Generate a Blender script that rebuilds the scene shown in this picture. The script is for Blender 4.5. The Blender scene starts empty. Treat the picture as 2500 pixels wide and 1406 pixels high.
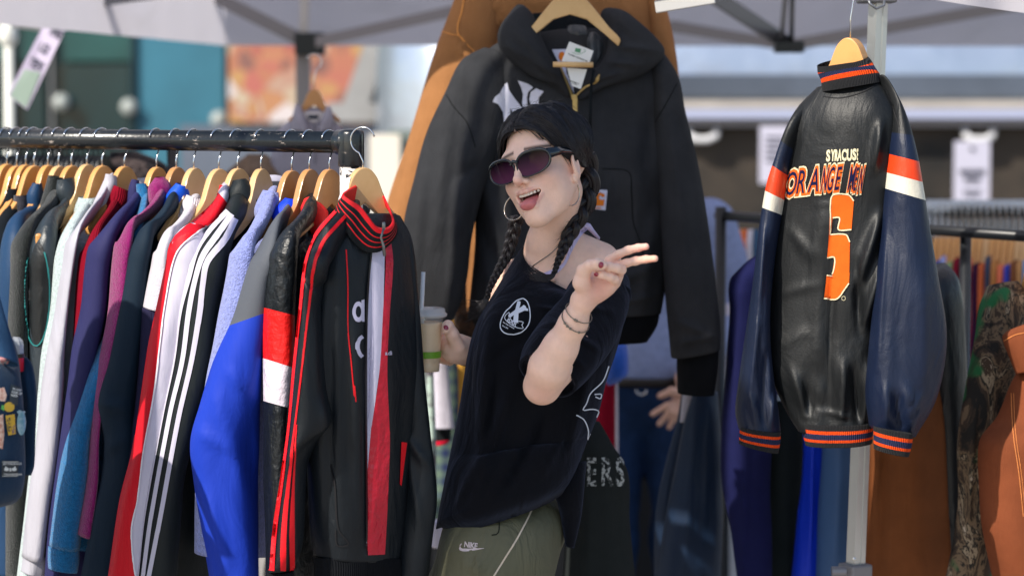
import bpy, bmesh, math, random
import numpy as np
from mathutils import Vector, Matrix, noise
from mathutils.bvhtree import BVHTree
from mathutils.geometry import tessellate_polygon
R = math.radians
random.seed(4)
C = bpy.context.scene.collection
scene = bpy.context.scene
# ------------------------------------------------------------------ camera, sky, sun, exposure
CAM = np.array([0.0, 0.0, 1.70]); PITCH = R(4.5); F = 5903.0
cam = bpy.data.cameras.new('camera'); cam.lens = 85; cam.sensor_width = 36
cam.clip_start = 0.1; cam.clip_end = 200
cam.dof.use_dof = True; cam.dof.focus_distance = 4.56; cam.dof.aperture_fstop = 2.5
camo = bpy.data.objects.new('camera', cam); C.objects.link(camo)
camo.location = CAM; camo.rotation_euler = (R(90) - PITCH, 0, 0)
scene.camera = camo
SUN_EL = 40; SUN_AZ = 45          # degrees above the horizon, degrees to the left of straight behind the camera
sunv = Vector((-math.sin(R(SUN_AZ))*math.cos(R(SUN_EL)), -math.cos(R(SUN_AZ))*math.cos(R(SUN_EL)), math.sin(R(SUN_EL))))
w = bpy.data.worlds.new('World'); scene.world = w; w.use_nodes = True
nt = w.node_tree; nt.nodes.clear()
sky = nt.nodes.new('ShaderNodeTexSky'); sky.sky_type = 'NISHITA'; sky.sun_disc = False
sky.sun_elevation = R(SUN_EL); sky.sun_rotation = math.atan2(sunv.x, sunv.y)
bg = nt.nodes.new('ShaderNodeBackground'); bg.inputs[1].default_value = 0.14
wo = nt.nodes.new('ShaderNodeOutputWorld')
nt.links.new(sky.outputs[0], bg.inputs[0]); nt.links.new(bg.outputs[0], wo.inputs[0])
sl = bpy.data.lights.new('sun', 'SUN'); sl.energy = 4.6; sl.angle = R(0.55); sl.color = (1, 0.93, 0.82)
so = bpy.data.objects.new('sun', sl); C.objects.link(so); so.rotation_euler = sunv.to_track_quat('Z', 'Y').to_euler()
scene.view_settings.view_transform = 'Standard'; scene.view_settings.look = 'None'
scene.view_settings.exposure = 0.35; scene.view_settings.gamma = 1
scene.cycles.max_bounces = 6
# ------------------------------------------------------------------ pixel <-> world helpers
FW = np.array([0, math.cos(PITCH), -math.sin(PITCH)]); UP = np.array([0, math.sin(PITCH), math.cos(PITCH)]); RT = np.array([1., 0, 0])
def P(px, py, Y):
    d = FW + RT*((px-1250)/F) + UP*((703-py)/F)
    return CAM + d*(Y/d[1])
def proj(V):
    D = np.asarray(V) - CAM; z = D@FW
    return np.stack([1250 + F*(D@RT)/z, 703 - F*(D@UP)/z], -1)
# ------------------------------------------------------------------ materials
MATS = {}
def mat(name, col, rough=0.8, metal=0.0, bump=None, var=0.0, vscale=6, sheen=0.0, coat=0.0, kind='noise', spec=0.5, trans=0.0, alpha=1.0, emit=None, attr=None, col2=None, sss=0.0, weave=0, ior=1.45, wrinkle=0, sheencol=None):
    if name in MATS: return MATS[name]
    m = bpy.data.materials.new(name); MATS[name] = m; m.use_nodes = True
    N = m.node_tree.nodes; Lk = m.node_tree.links; b = N['Principled BSDF']
    b.inputs['Base Color'].default_value = (*col, 1); b.inputs['Roughness'].default_value = rough
    b.inputs['Metallic'].default_value = metal; b.inputs['Specular IOR Level'].default_value = spec
    b.inputs['Sheen Weight'].default_value = sheen; b.inputs['Coat Weight'].default_value = coat
    b.inputs['Coat Roughness'].default_value = 0.15
    if sheencol: b.inputs['Sheen Tint'].default_value = (*sheencol, 1)
    b.inputs['Transmission Weight'].default_value = trans; b.inputs['IOR'].default_value = ior
    b.inputs['Alpha'].default_value = alpha
    if sss: b.inputs['Subsurface Weight'].default_value = sss; b.inputs['Subsurface Radius'].default_value = (0.012, 0.005, 0.003); b.inputs['Subsurface Scale'].default_value = 0.6
    tc = N.new('ShaderNodeTexCoord')
    src = None
    if attr:
        a = N.new('ShaderNodeAttribute'); a.attribute_name = attr; src = a.outputs['Color']
    if var or col2:
        n = N.new('ShaderNodeTexNoise'); n.inputs['Scale'].default_value = vscale; n.inputs['Detail'].default_value = 5; n.inputs['Roughness'].default_value = 0.6
        Lk.new(tc.outputs['Object'], n.inputs['Vector'])
        r = N.new('ShaderNodeValToRGB')
        if col2:
            r.color_ramp.elements[0].position = .42; r.color_ramp.elements[1].position = .58
            r.color_ramp.elements[0].color = (*col, 1); r.color_ramp.elements[1].color = (*col2, 1)
            src = r.outputs[0]
        else:
            r.color_ramp.elements[0].position = .3; r.color_ramp.elements[1].position = .7
            r.color_ramp.elements[0].color = (1-var,)*3+(1,); r.color_ramp.elements[1].color = (1+var*.6,)*3+(1,)
            mx = N.new('ShaderNodeMix'); mx.data_type = 'RGBA'; mx.blend_type = 'MULTIPLY'; mx.inputs[0].default_value = 1
            mx.inputs[6].default_value = (*col, 1)
            if src: Lk.new(src, mx.inputs[6])
            Lk.new(r.outputs[0], mx.inputs[7]); src = mx.outputs[2]
        Lk.new(n.outputs['Fac'], r.inputs[0])
    if src: Lk.new(src, b.inputs['Base Color'])
    last = None
    def addb(h, dist, strength=1.0):
        nonlocal last
        bp = N.new('ShaderNodeBump'); bp.inputs['Distance'].default_value = dist; bp.inputs['Strength'].default_value = strength
        Lk.new(h, bp.inputs['Height'])
        if last: Lk.new(last, bp.inputs['Normal'])
        last = bp.outputs[0]
    if wrinkle:            # soft cloth wrinkles, broader than the mesh folds, sharpened by a ridge
        n = N.new('ShaderNodeTexNoise'); n.inputs['Scale'].default_value = 9; n.inputs['Detail'].default_value = 4; n.inputs['Distortion'].default_value = .8
        mp = N.new('ShaderNodeMapping'); mp.inputs['Scale'].default_value = (1.6, 1.6, .6)
        Lk.new(tc.outputs['Object'], mp.inputs[0]); Lk.new(mp.outputs[0], n.inputs['Vector'])
        addb(n.outputs['Fac'], 0.009*wrinkle)
        n = N.new('ShaderNodeTexNoise'); n.inputs['Scale'].default_value = 26; n.inputs['Detail'].default_value = 3; n.inputs['Distortion'].default_value = 1.2
        n.noise_type = 'RIDGED_MULTIFRACTAL' if hasattr(n, 'noise_type') else n.noise_type
        Lk.new(mp.outputs[0], n.inputs['Vector']); addb(n.outputs['Fac'], 0.0004*wrinkle)
    if weave:
        wv = N.new('ShaderNodeTexWave'); wv.inputs['Scale'].default_value = weave; wv.inputs['Distortion'].default_value = .6
        wv.bands_direction = 'X'; Lk.new(tc.outputs['UV'], wv.inputs['Vector']); addb(wv.outputs['Fac'], 0.0020)
    if bump:
        sc, dist = bump
        n = N.new('ShaderNodeTexNoise' if kind == 'noise' else 'ShaderNodeTexVoronoi'); n.inputs['Scale'].default_value = sc
        if kind == 'noise': n.inputs['Detail'].default_value = 4
        Lk.new(tc.outputs['Object'], n.inputs['Vector']); addb(n.outputs[0], dist)
    if last: Lk.new(last, b.inputs['Normal'])
    if emit: b.inputs['Emission Color'].default_value = (*col, 1); b.inputs['Emission Strength'].default_value = emit
    return m
def srgb(r, g, b): return tuple(((c/255+.055)/1.055)**2.4 if c > 10 else c/255/12.92 for c in (r, g, b))
def cloth(name, rgb, kind='cotton', **k):
    c = srgb(*rgb); d = dict(
        cotton=dict(spec=.15, rough=.9, bump=(900, .0006), var=.10, vscale=30, wrinkle=.5),
        fleece=dict(spec=.1, rough=1, bump=(420, .004), var=.30, vscale=170, sheen=.35, wrinkle=.25),
        knit=dict(spec=.15, rough=.95, weave=85, bump=(500, .001), var=.12, vscale=60, wrinkle=.2),
        nylon=dict(rough=.42, var=.04, bump=(1200, .0002), wrinkle=1.0),
        crinkle=dict(rough=.36, var=.06, bump=(60, .004), wrinkle=1.6),
        poly=dict(spec=.3, rough=.5, bump=(1100, .0004), var=.05, wrinkle=.6),
        duck=dict(spec=.15, rough=.9, bump=(700, .0012), var=.16, vscale=14, wrinkle=.6),
        leather=dict(rough=.48, bump=(300, .0004), var=.12, vscale=12, wrinkle=.8, spec=.42))[kind]
    d = dict(d); d.update(k); return mat(name, c, **d)
# ------------------------------------------------------------------ object helpers
def tag(o, label=None, cat=None, group=None, kind=None):
    if label: o['label'] = label
    if cat: o['category'] = cat
    if group: o['group'] = group
    if kind: o['kind'] = kind
    return o
def thing(name, loc, label, cat, group=None, kind=None):
    o = bpy.data.objects.new(name, None); C.objects.link(o); o.location = tuple(loc); o.empty_display_size = .05
    o['_l'] = 0; del o['_l']
    return tag(o, label, cat, group, kind)
def wloc(o):
    v = Vector(o.location)
    while o.parent: o = o.parent; v += o.location
    return v
def mk(name, V, Fs, mats, parent=None, mi=None, uv=None, smooth=True, cols=None, label=None):
    V = np.asarray(V, float)
    base = np.array(wloc(parent)) if parent else V.mean(0)
    me = bpy.data.meshes.new(name); me.from_pydata((V-base).tolist(), [], [tuple(int(i) for i in f) for f in Fs]); 
    for m in (mats if isinstance(mats, (list, tuple)) else [mats]): me.materials.append(m)
    if mi is not None: me.polygons.foreach_set('material_index', np.asarray(mi, dtype=np.int32))
    if smooth: me.polygons.foreach_set('use_smooth', [True]*len(me.polygons))
    if uv is not None:
        l = me.uv_layers.new(name='UVMap'); vi = np.zeros(len(me.loops), dtype=np.int32); me.loops.foreach_get('vertex_index', vi)
        l.data.foreach_set('uv', np.asarray(uv, float)[vi].ravel())
    if cols is not None:
        a = me.color_attributes.new('Col', 'FLOAT_COLOR', 'POINT'); a.data.foreach_set('color', np.concatenate([cols, np.ones((len(cols), 1))], 1).ravel())
    me.validate(); me.update()
    o = bpy.data.objects.new(name, me); C.objects.link(o)
    if parent: o.parent = parent
    else: o.location = tuple(base)
    if label: o['label'] = label
    return o
class MB:
    def __init__(s): s.V = []; s.F = []; s.M = []
    def add(s, V, Fs, m=0):
        n = len(s.V); s.V += [tuple(v) for v in V]; s.F += [tuple(int(i)+n for i in f) for f in Fs]; s.M += [m]*len(Fs); return s
    def box(s, c, size, rot=None, m=0, bev=0.0):
        bm = bmesh.new(); bmesh.ops.create_cube(bm, size=1)
        bmesh.ops.scale(bm, vec=size, verts=bm.verts)
        if bev: bmesh.ops.bevel(bm, geom=bm.edges[:], offset=bev, segments=2, affect='EDGES', profile=.5)
        M = Matrix.Translation(Vector(c)) @ (rot.to_4x4() if rot else Matrix())
        V = [M@v.co for v in bm.verts]; Fs = [[v.index for v in f.verts] for f in bm.faces]; bm.free(); return s.add(V, Fs, m)
    def tube(s, pts, r, n=10, m=0, cap=True):
        pts = [Vector(p) for p in pts]; k = len(pts); rr = r if hasattr(r, '__len__') else [r]*k
        V = []; t0 = None; nrm = None
        for i, p in enumerate(pts):
            t = (pts[min(i+1, k-1)]-pts[max(i-1, 0)]).normalized()
            if nrm is None:
                a = Vector((0, 0, 1)) if abs(t.z) < .9 else Vector((1, 0, 0)); nrm = (a-t*a.dot(t)).normalized()
            else: nrm = (nrm-t*nrm.dot(t)).normalized()
            bn = t.cross(nrm)
            for j in range(n):
                a = 2*math.pi*j/n; V.append(p+(nrm*math.cos(a)+bn*math.sin(a))*rr[i])
        Fs = [[i*n+j, i*n+(j+1) % n, (i+1)*n+(j+1) % n, (i+1)*n+j] for i in range(k-1) for j in range(n)]
        if cap: Fs += [list(range(n))[::-1], [(k-1)*n+j for j in range(n)]]
        return s.add(V, Fs, m)
    def lathe(s, c, prof, n=32, m=0, axis=None):
        c = Vector(c); V = []; Q = axis.to_track_quat('Z', 'Y').to_matrix() if axis else Matrix.Identity(3)
        for r, z in prof:
            for j in range(n): a = 2*math.pi*j/n; V.append(c+Q@Vector((r*math.cos(a), r*math.sin(a), z)))
        k = len(prof)
        Fs = [[i*n+j, i*n+(j+1) % n, (i+1)*n+(j+1) % n, (i+1)*n+j] for i in range(k-1) for j in range(n)]
        return s.add(V, Fs, m)
    def build(s, name, mats, parent=None, smooth=False, label=None):
        return mk(name, s.V, s.F, mats, parent, mi=s.M, smooth=smooth, label=label)
def spl(A, n):                       # Catmull-Rom through rows of A
    A = np.asarray(A, float)
    if len(A) == 2: return A[0]+(A[1]-A[0])*np.linspace(0, 1, n)[:, None]
    d = np.r_[0, np.cumsum(np.maximum(np.linalg.norm(np.diff(A[:, :2], axis=0), axis=1), 1e-6))]; d /= d[-1]
    t = np.linspace(0, 1, n); i = np.clip(np.searchsorted(d, t, side='right')-1, 0, len(A)-2)
    Mg = np.zeros_like(A); Mg[1:-1] = (A[2:]-A[:-2])/(d[2:]-d[:-2])[:, None]; Mg[0] = (A[1]-A[0])/(d[1]-d[0]); Mg[-1] = (A[-1]-A[-2])/(d[-1]-d[-2])
    h = (d[i+1]-d[i])[:, None]; u = ((t-d[i])[:, None])/h
    return (2*u**3-3*u**2+1)*A[i]+(u**3-2*u**2+u)*h*Mg[i]+(-2*u**3+3*u**2)*A[i+1]+(u**3-u**2)*h*Mg[i+1]
def loft(name, rows, mats, parent, n=56, m=40, sup=2.3, amp=.007, fx=14, fz=2.2, seed=0, creases=(), matfn=None, open_top=False, open_bot=True, ramp=.25, hem=0, label=None, wob=0.0, cross=0.0, mind=None):
    """cloth shape: rows (xL,yL,YL, xR,yR,YR, thickness) in photo pixels + metres, cross-sections are superellipses"""
    S = spl(rows, n)
    A = np.array([P(r[0], r[1], r[2]) for r in S]); B = np.array([P(r[3], r[4], r[5]) for r in S]); T = np.maximum(S[:, 6], .002)
    c = (A+B)/2; h = (B-A)/2; tan = np.gradient(c, axis=0)
    nr = np.cross(h, tan); nr /= np.maximum(np.linalg.norm(nr, axis=1), 1e-9)[:, None]
    nr[nr[:, 1] > 0] *= -1
    vd = c-CAM; sr = np.stack([vd[:, 1], -vd[:, 0], 0*vd[:, 0]], 1); sr /= np.linalg.norm(sr, axis=1)[:, None]
    hx = np.abs((h*sr).sum(1)); tx = np.abs((nr*sr).sum(1))*T/2; kk = hx/np.maximum(np.sqrt(hx**2+tx**2), 1e-6); h = h*kk[:, None]; T = T*kk
    V = []; UV = []
    L = np.r_[0, np.cumsum(np.linalg.norm(np.diff(c, axis=0), axis=1))]
    th = np.linspace(0, 2*math.pi, m, endpoint=False)
    for i in range(n):
        hl = np.linalg.norm(h[i]); s = i/(n-1); rp = min(1, s/ramp) if ramp else 1
        for a in th:
            ca, sa = math.cos(a), math.sin(a)
            cx = math.copysign(abs(ca)**(2/sup), ca); sx = math.copysign(abs(sa)**(2/sup), sa)
            p = c[i]+h[i]*cx+nr[i]*(T[i]/2)*sx
            side = 1 if sa >= 0 else -1
            v = hl*cx
            q = Vector((v*fx+seed*7.3+cross*L[i]*fx, L[i]*fz, seed+side*3))
            d = noise.noise(q)+.45*noise.noise(q*2.1)
            d2 = noise.noise(Vector((v*9, L[i]*9, seed+11+side)))*.4
            edge = 1-.6*abs(cx)**6
            p = p+nr[i]*side*amp*(.35+.65*rp)*(d+d2)*edge
            if wob: p = p+h[i]/max(hl, 1e-6)*wob*noise.noise(Vector((L[i]*5, seed, side)))*abs(cx)
            V.append(p); UV.append((v*1.0, L[i]))
    V = np.array(V)
    if creases:
        px = proj(V); fr = np.tile(np.sin(th) > -.05, n)
        for (x0, y0, x1, y1, wd, dp) in creases:
            a0 = np.array([x0, y0]); e = np.array([x1-x0, y1-y0], float); l2 = e@e
            t = np.clip(((px-a0)@e)/l2, 0, 1); dist = np.linalg.norm(px-(a0+t[:, None]*e), axis=1)
            k = np.exp(-(dist/wd)**2)*(np.sin(np.clip(t, 0.02, .98)*math.pi)**.5)*fr
            V[:, 1] -= k*dp
    Fs = []; mi = []
    for i in range(n-1):
        for j in range(m):
            Fs.append((i*m+j, (i+1)*m+j, (i+1)*m+(j+1) % m, i*m+(j+1) % m))
            mi.append(matfn(i/(n-1), math.cos(th[j]), math.sin(th[j]+math.pi/m) > 0) if matfn else 0)
    if not open_top: Fs.append(tuple(range(m))); mi.append(0)
    if not open_bot: Fs.append(tuple(range((n-1)*m, n*m))[::-1]); mi.append(0)
    else:                # turn the hem inwards so that the opening shows cloth thickness
        base = len(V); last = V[(n-1)*m:n*m]; cc = last.mean(0); inn = cc+(last-cc)*.9; inn2 = inn+(V[(n-2)*m:(n-1)*m]-last)*2
        V = np.vstack([V, inn, inn2]); UV += UV[-m:]*2 if False else [UV[(n-1)*m+j] for j in range(m)]*2
        for j in range(m):
            k = (j+1) % m
            Fs.append(((n-1)*m+j, base+j, base+k, (n-1)*m+k)); Fs.append((base+j, base+m+j, base+m+k, base+k)); mi += [mi[-m] if matfn else 0]*2
        Fs.append(tuple(base+m+j for j in range(m))[::-1]); mi.append(0)
    return mk(name, V, Fs, mats, parent, mi=mi, uv=UV, label=label)
def cut_bands(o, lines, order=None):
    """cut a mesh along straight seams (photo-pixel lines) and give each band its own material slot"""
    b = wloc(o); bm = bmesh.new(); bm.from_mesh(o.data); pl = []
    for (x0, y0, x1, y1) in lines:
        p0 = Vector(P(x0, y0, 4.7)); p1 = Vector(P(x1, y1, 4.7)); c = Vector(CAM); n = (p0-c).cross(p1-c).normalized()
        if n.z > 0: n = -n
        pl.append((c, n)); bmesh.ops.bisect_plane(bm, geom=bm.verts[:]+bm.edges[:]+bm.faces[:], plane_co=c-b, plane_no=n)
    for f in bm.faces:
        q = f.calc_center_median()+b; f.material_index = (order or list(range(len(lines)+1)))[sum((q-c).dot(n) > 0 for c, n in pl)]
    bm.to_mesh(o.data); bm.free()
def bvh(objs):
    V = []; Fs = []
    for o in (objs if isinstance(objs, (list, tuple)) else [objs]):
        b = wloc(o); n = len(V); V += [v.co+b for v in o.data.vertices]; Fs += [[i+n for i in p.vertices] for p in o.data.polygons]
    return BVHTree.FromPolygons(V, Fs)
def cast(tree, px, py, off=.0012):
    d = Vector(P(px, py, 4)-CAM).normalized(); h = tree.ray_cast(Vector(CAM), d)
    if h[0] is None:
        best = None
        for k in range(1, 9):
            for a in range(8):
                q = Vector(P(px+3*k*math.cos(a*.785), py+3*k*math.sin(a*.785), 4)-CAM).normalized(); g = tree.ray_cast(Vector(CAM), q)
                if g[0] is not None: return np.array(Vector(CAM)+d*((g[0]-Vector(CAM)).length-off))
        return None
    nn = h[1] if h[1].dot(d) < 0 else -h[1]
    return np.array(h[0]+nn*off)
def decal(name, polys, tree, m, parent, off=.0012, step=7, label=None, holes=None):
    """flat outlines in photo pixels, laid on the cloth they are printed or sewn on"""
    bm = bmesh.new()
    for poly in polys:
        loops = poly if isinstance(poly[0][0], (list, tuple)) else [poly]
        vecs = [[Vector((x, y, 0)) for x, y in l] for l in loops]
        tr = tessellate_polygon(vecs); flat = [bm.verts.new(v) for l in vecs for v in l]
        for t in tr:
            try: bm.faces.new([flat[i] for i in t])
            except Exception: pass
    for _ in range(7):
        es = [e for e in bm.edges if e.calc_length() > step]
        if not es: break
        bmesh.ops.subdivide_edges(bm, edges=es, cuts=1); bmesh.ops.triangulate(bm, faces=bm.faces[:])
    bm.verts.ensure_lookup_table(); V = []; ok = []
    for v in bm.verts:
        p = cast(tree, v.co.x, v.co.y, off); ok.append(p is not None); V.append(p if p is not None else (0, 0, 0))
    idx = {v: i for i, v in enumerate(bm.verts)}
    Fs = []
    for f in bm.faces:
        ii = [idx[v] for v in f.verts]
        if not all(ok[i] for i in ii): continue
        q = np.array([V[i] for i in ii])
        if max(np.linalg.norm(q[a]-q[a-1]) for a in range(3)) > .035: continue
        Fs.append(ii[::-1])
    bm.free()
    if not Fs: return None
    used = sorted({i for f in Fs for i in f}); mp = {a: b for b, a in enumerate(used)}
    return mk(name, [V[i] for i in used], [[mp[i] for i in f] for f in Fs], m, parent, label=label)
def rib(pts, w, n=None):             # pixel polyline -> ribbon outline; w scalar or per point
    pts = np.asarray(pts, float); ws = np.asarray(w if hasattr(w, '__len__') else [w]*len(pts), float)
    n = n or max(4, int(np.linalg.norm(np.diff(pts, axis=0), axis=1).sum()/9))
    S = spl(np.c_[pts, ws], n); t = np.gradient(S[:, :2], axis=0); t /= np.linalg.norm(t, axis=1)[:, None]; nn = np.c_[-t[:, 1], t[:, 0]]
    out = []
    for i in range(n-1):
        a, b = S[i], S[i+1]; na, nb = nn[i]*a[2]/2, nn[i+1]*b[2]/2
        out.append([(a[0]-na[0], a[1]-na[1]), (b[0]-nb[0], b[1]-nb[1]), (b[0]+nb[0], b[1]+nb[1]), (a[0]+na[0], a[1]+na[1])])
    return out
def edges(La, Lb, n=40):             # strip between two pixel polylines
    a = spl(np.c_[np.asarray(La, float)], n); b = spl(np.c_[np.asarray(Lb, float)], n)
    return [[tuple(a[i]), tuple(a[i+1]), tuple(b[i+1]), tuple(b[i])] for i in range(n-1)]
def text_polys(s, org, xa, ya, bold=.0, spacing=1.0):
    """words as outlines in photo pixels: org = lower left, xa = pixel vector of one em right, ya = one em up"""
    cu = bpy.data.curves.new('t', 'FONT'); cu.body = s; cu.offset = bold; cu.resolution_u = 3; cu.space_character = spacing
    o = bpy.data.objects.new('t', cu); C.objects.link(o); dg = bpy.context.evaluated_depsgraph_get()
    me = bpy.data.meshes.new_from_object(o.evaluated_get(dg)); out = []
    for p in me.polygons:
        q = [me.vertices[i].co for i in p.vertices]
        out.append([(org[0]+v.x*xa[0]+v.y*ya[0], org[1]+v.x*xa[1]+v.y*ya[1]) for v in q])
    bpy.data.objects.remove(o); bpy.data.curves.remove(cu); bpy.data.meshes.remove(me); return out
# ------------------------------------------------------------------ implicit surfaces (bodies)
def smin(a, b, k):
    if k <= 0: return np.minimum(a, b)
    h = np.maximum(k-np.abs(a-b), 0)/k; return np.minimum(a, b)-h*h*k*.25
class Op:
    def __init__(s, f, c, r, k, mode): s.f = f; s.c = np.asarray(c, float); s.r = r; s.k = k; s.mode = mode
def cone(a, b, ra, rb, k=.01, mode='u'):
    a = np.asarray(a, float); b = np.asarray(b, float); ba = b-a; l2 = max(ba@ba, 1e-12)
    def f(p):
        pa = p-a; t = np.clip(pa@ba/l2, 0, 1); return np.linalg.norm(pa-t[:, None]*ba, axis=1)-(ra+(rb-ra)*t)
    return Op(f, (a+b)/2, math.sqrt(l2)/2+max(ra, rb), k, mode)
def ell(c, r, k=.01, mode='u', rot=None):
    c = np.asarray(c, float); r = np.asarray(r, float); M = None if rot is None else np.array(rot)
    def f(p):
        q = p-c
        if M is not None: q = q@M
        k0 = np.linalg.norm(q/r, axis=1); k1 = np.linalg.norm(q/(r*r), axis=1); return k0*(k0-1)/np.maximum(k1, 1e-9)
    return Op(f, c, max(r), k, mode)
def chain(pts, rs, k=.01, mode='u'): return [cone(pts[i], pts[i+1], rs[i], rs[i+1], k, mode) for i in range(len(pts)-1)]
def sdf_mesh(ops, h, pad=.02):
    lo = np.min([o.c-o.r for o in ops if o.mode == 'u'], axis=0)-pad; hi = np.max([o.c+o.r for o in ops if o.mode == 'u'], axis=0)+pad
    B = 16; nb = np.ceil((hi-lo)/h/B).astype(int)+1; N = nb*B
    D = np.full(N, 1.0, np.float32); diag = B*h*math.sqrt(3)/2
    g = np.stack(np.meshgrid(*[np.arange(B)]*3, indexing='ij'), -1).reshape(-1, 3)
    def ev(p, act):
        d = np.full(len(p), 1.0)
        for o in act:
            if o.mode == 'u': d = smin(d, o.f(p), o.k)
            elif o.mode == 's': d = -smin(-d, o.f(p), o.k)
            else: d = -smin(-d, -o.f(p), o.k)      # 'i' intersect
        return d
    for i in range(nb[0]):
        for j in range(nb[1]):
            for l in range(nb[2]):
                b0 = np.array([i, j, l])*B; cc = lo+(b0+B/2)*h
                act = [o for o in ops if o.mode == 'i' or np.linalg.norm(cc-o.c) < o.r+diag+o.k+.004]
                if not any(o.mode == 'u' for o in act): continue
                d0 = ev(cc[None], act)[0]
                if abs(d0) > diag*1.6+.004:
                    D[b0[0]:b0[0]+B, b0[1]:b0[1]+B, b0[2]:b0[2]+B] = d0; continue
                D[b0[0]:b0[0]+B, b0[1]:b0[1]+B, b0[2]:b0[2]+B] = ev(lo+(b0+g)*h, act).reshape(B, B, B)
    # surface nets
    ins = D < 0; cnt = np.zeros(np.array(D.shape)-1, np.int8)
    offs = [(a, b, c) for a in (0, 1) for b in (0, 1) for c in (0, 1)]
    sl = lambda o: tuple(slice(o[x], D.shape[x]-1+o[x]) for x in range(3))
    for o in offs: cnt += ins[sl(o)]
    act = np.argwhere((cnt > 0) & (cnt < 8)); idm = np.full(cnt.shape, -1, np.int32); idm[tuple(act.T)] = np.arange(len(act))
    vals = np.stack([D[tuple((act+np.array(o)).T)] for o in offs], 1)
    acc = np.zeros((len(act), 3)); num = np.zeros(len(act))
    for a in range(8):
        for b in range(a+1, 8):
            oa, ob = np.array(offs[a]), np.array(offs[b])
            if np.abs(oa-ob).sum() != 1: continue
            va, vb = vals[:, a], vals[:, b]; m = (va < 0) != (vb < 0)
            t = np.where(m, va/np.where(m, va-vb, 1), 0); acc += m[:, None]*(oa+(ob-oa)*t[:, None]); num += m
    V = lo+(act+acc/num[:, None])*h; Fs = []
    for ax in range(3):
        u, v = (ax+1) % 3, (ax+2) % 3; e = np.zeros(3, int); e[ax] = 1
        s0 = [slice(0, D.shape[x]-1) if x != ax else slice(0, D.shape[x]-1) for x in range(3)]; s1 = list(s0); s1[ax] = slice(1, D.shape[ax])
        A0 = ins[tuple(s0)]; A1 = ins[tuple(s1)]; E = np.argwhere(A0 != A1); E = E[(E[:, u] > 0) & (E[:, v] > 0)]
        du = np.zeros(3, int); du[u] = 1; dv = np.zeros(3, int); dv[v] = 1
        q = np.stack([idm[tuple(E.T)], idm[tuple((E-du).T)], idm[tuple((E-du-dv).T)], idm[tuple((E-dv).T)]], 1)
        flip = A0[tuple(E.T)]; q[~flip] = q[~flip][:, ::-1]; q = q[:, ::-1] if False else q
        Fs.append(q[(q >= 0).all(1)])
    Fs = np.vstack(Fs)
    return V, Fs
def relax(V, Fs, it=2, lam=.5):
    E = np.vstack([Fs[:, [i, (i+1) % 4]] for i in range(4)]); 
    for _ in range(it):
        acc = np.zeros_like(V); c = np.zeros(len(V)); np.add.at(acc, E[:, 0], V[E[:, 1]]); np.add.at(acc, E[:, 1], V[E[:, 0]]); np.add.at(c, E[:, 0], 1); np.add.at(c, E[:, 1], 1)
        V = V+lam*(acc/c[:, None]-V)
    return V
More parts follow.
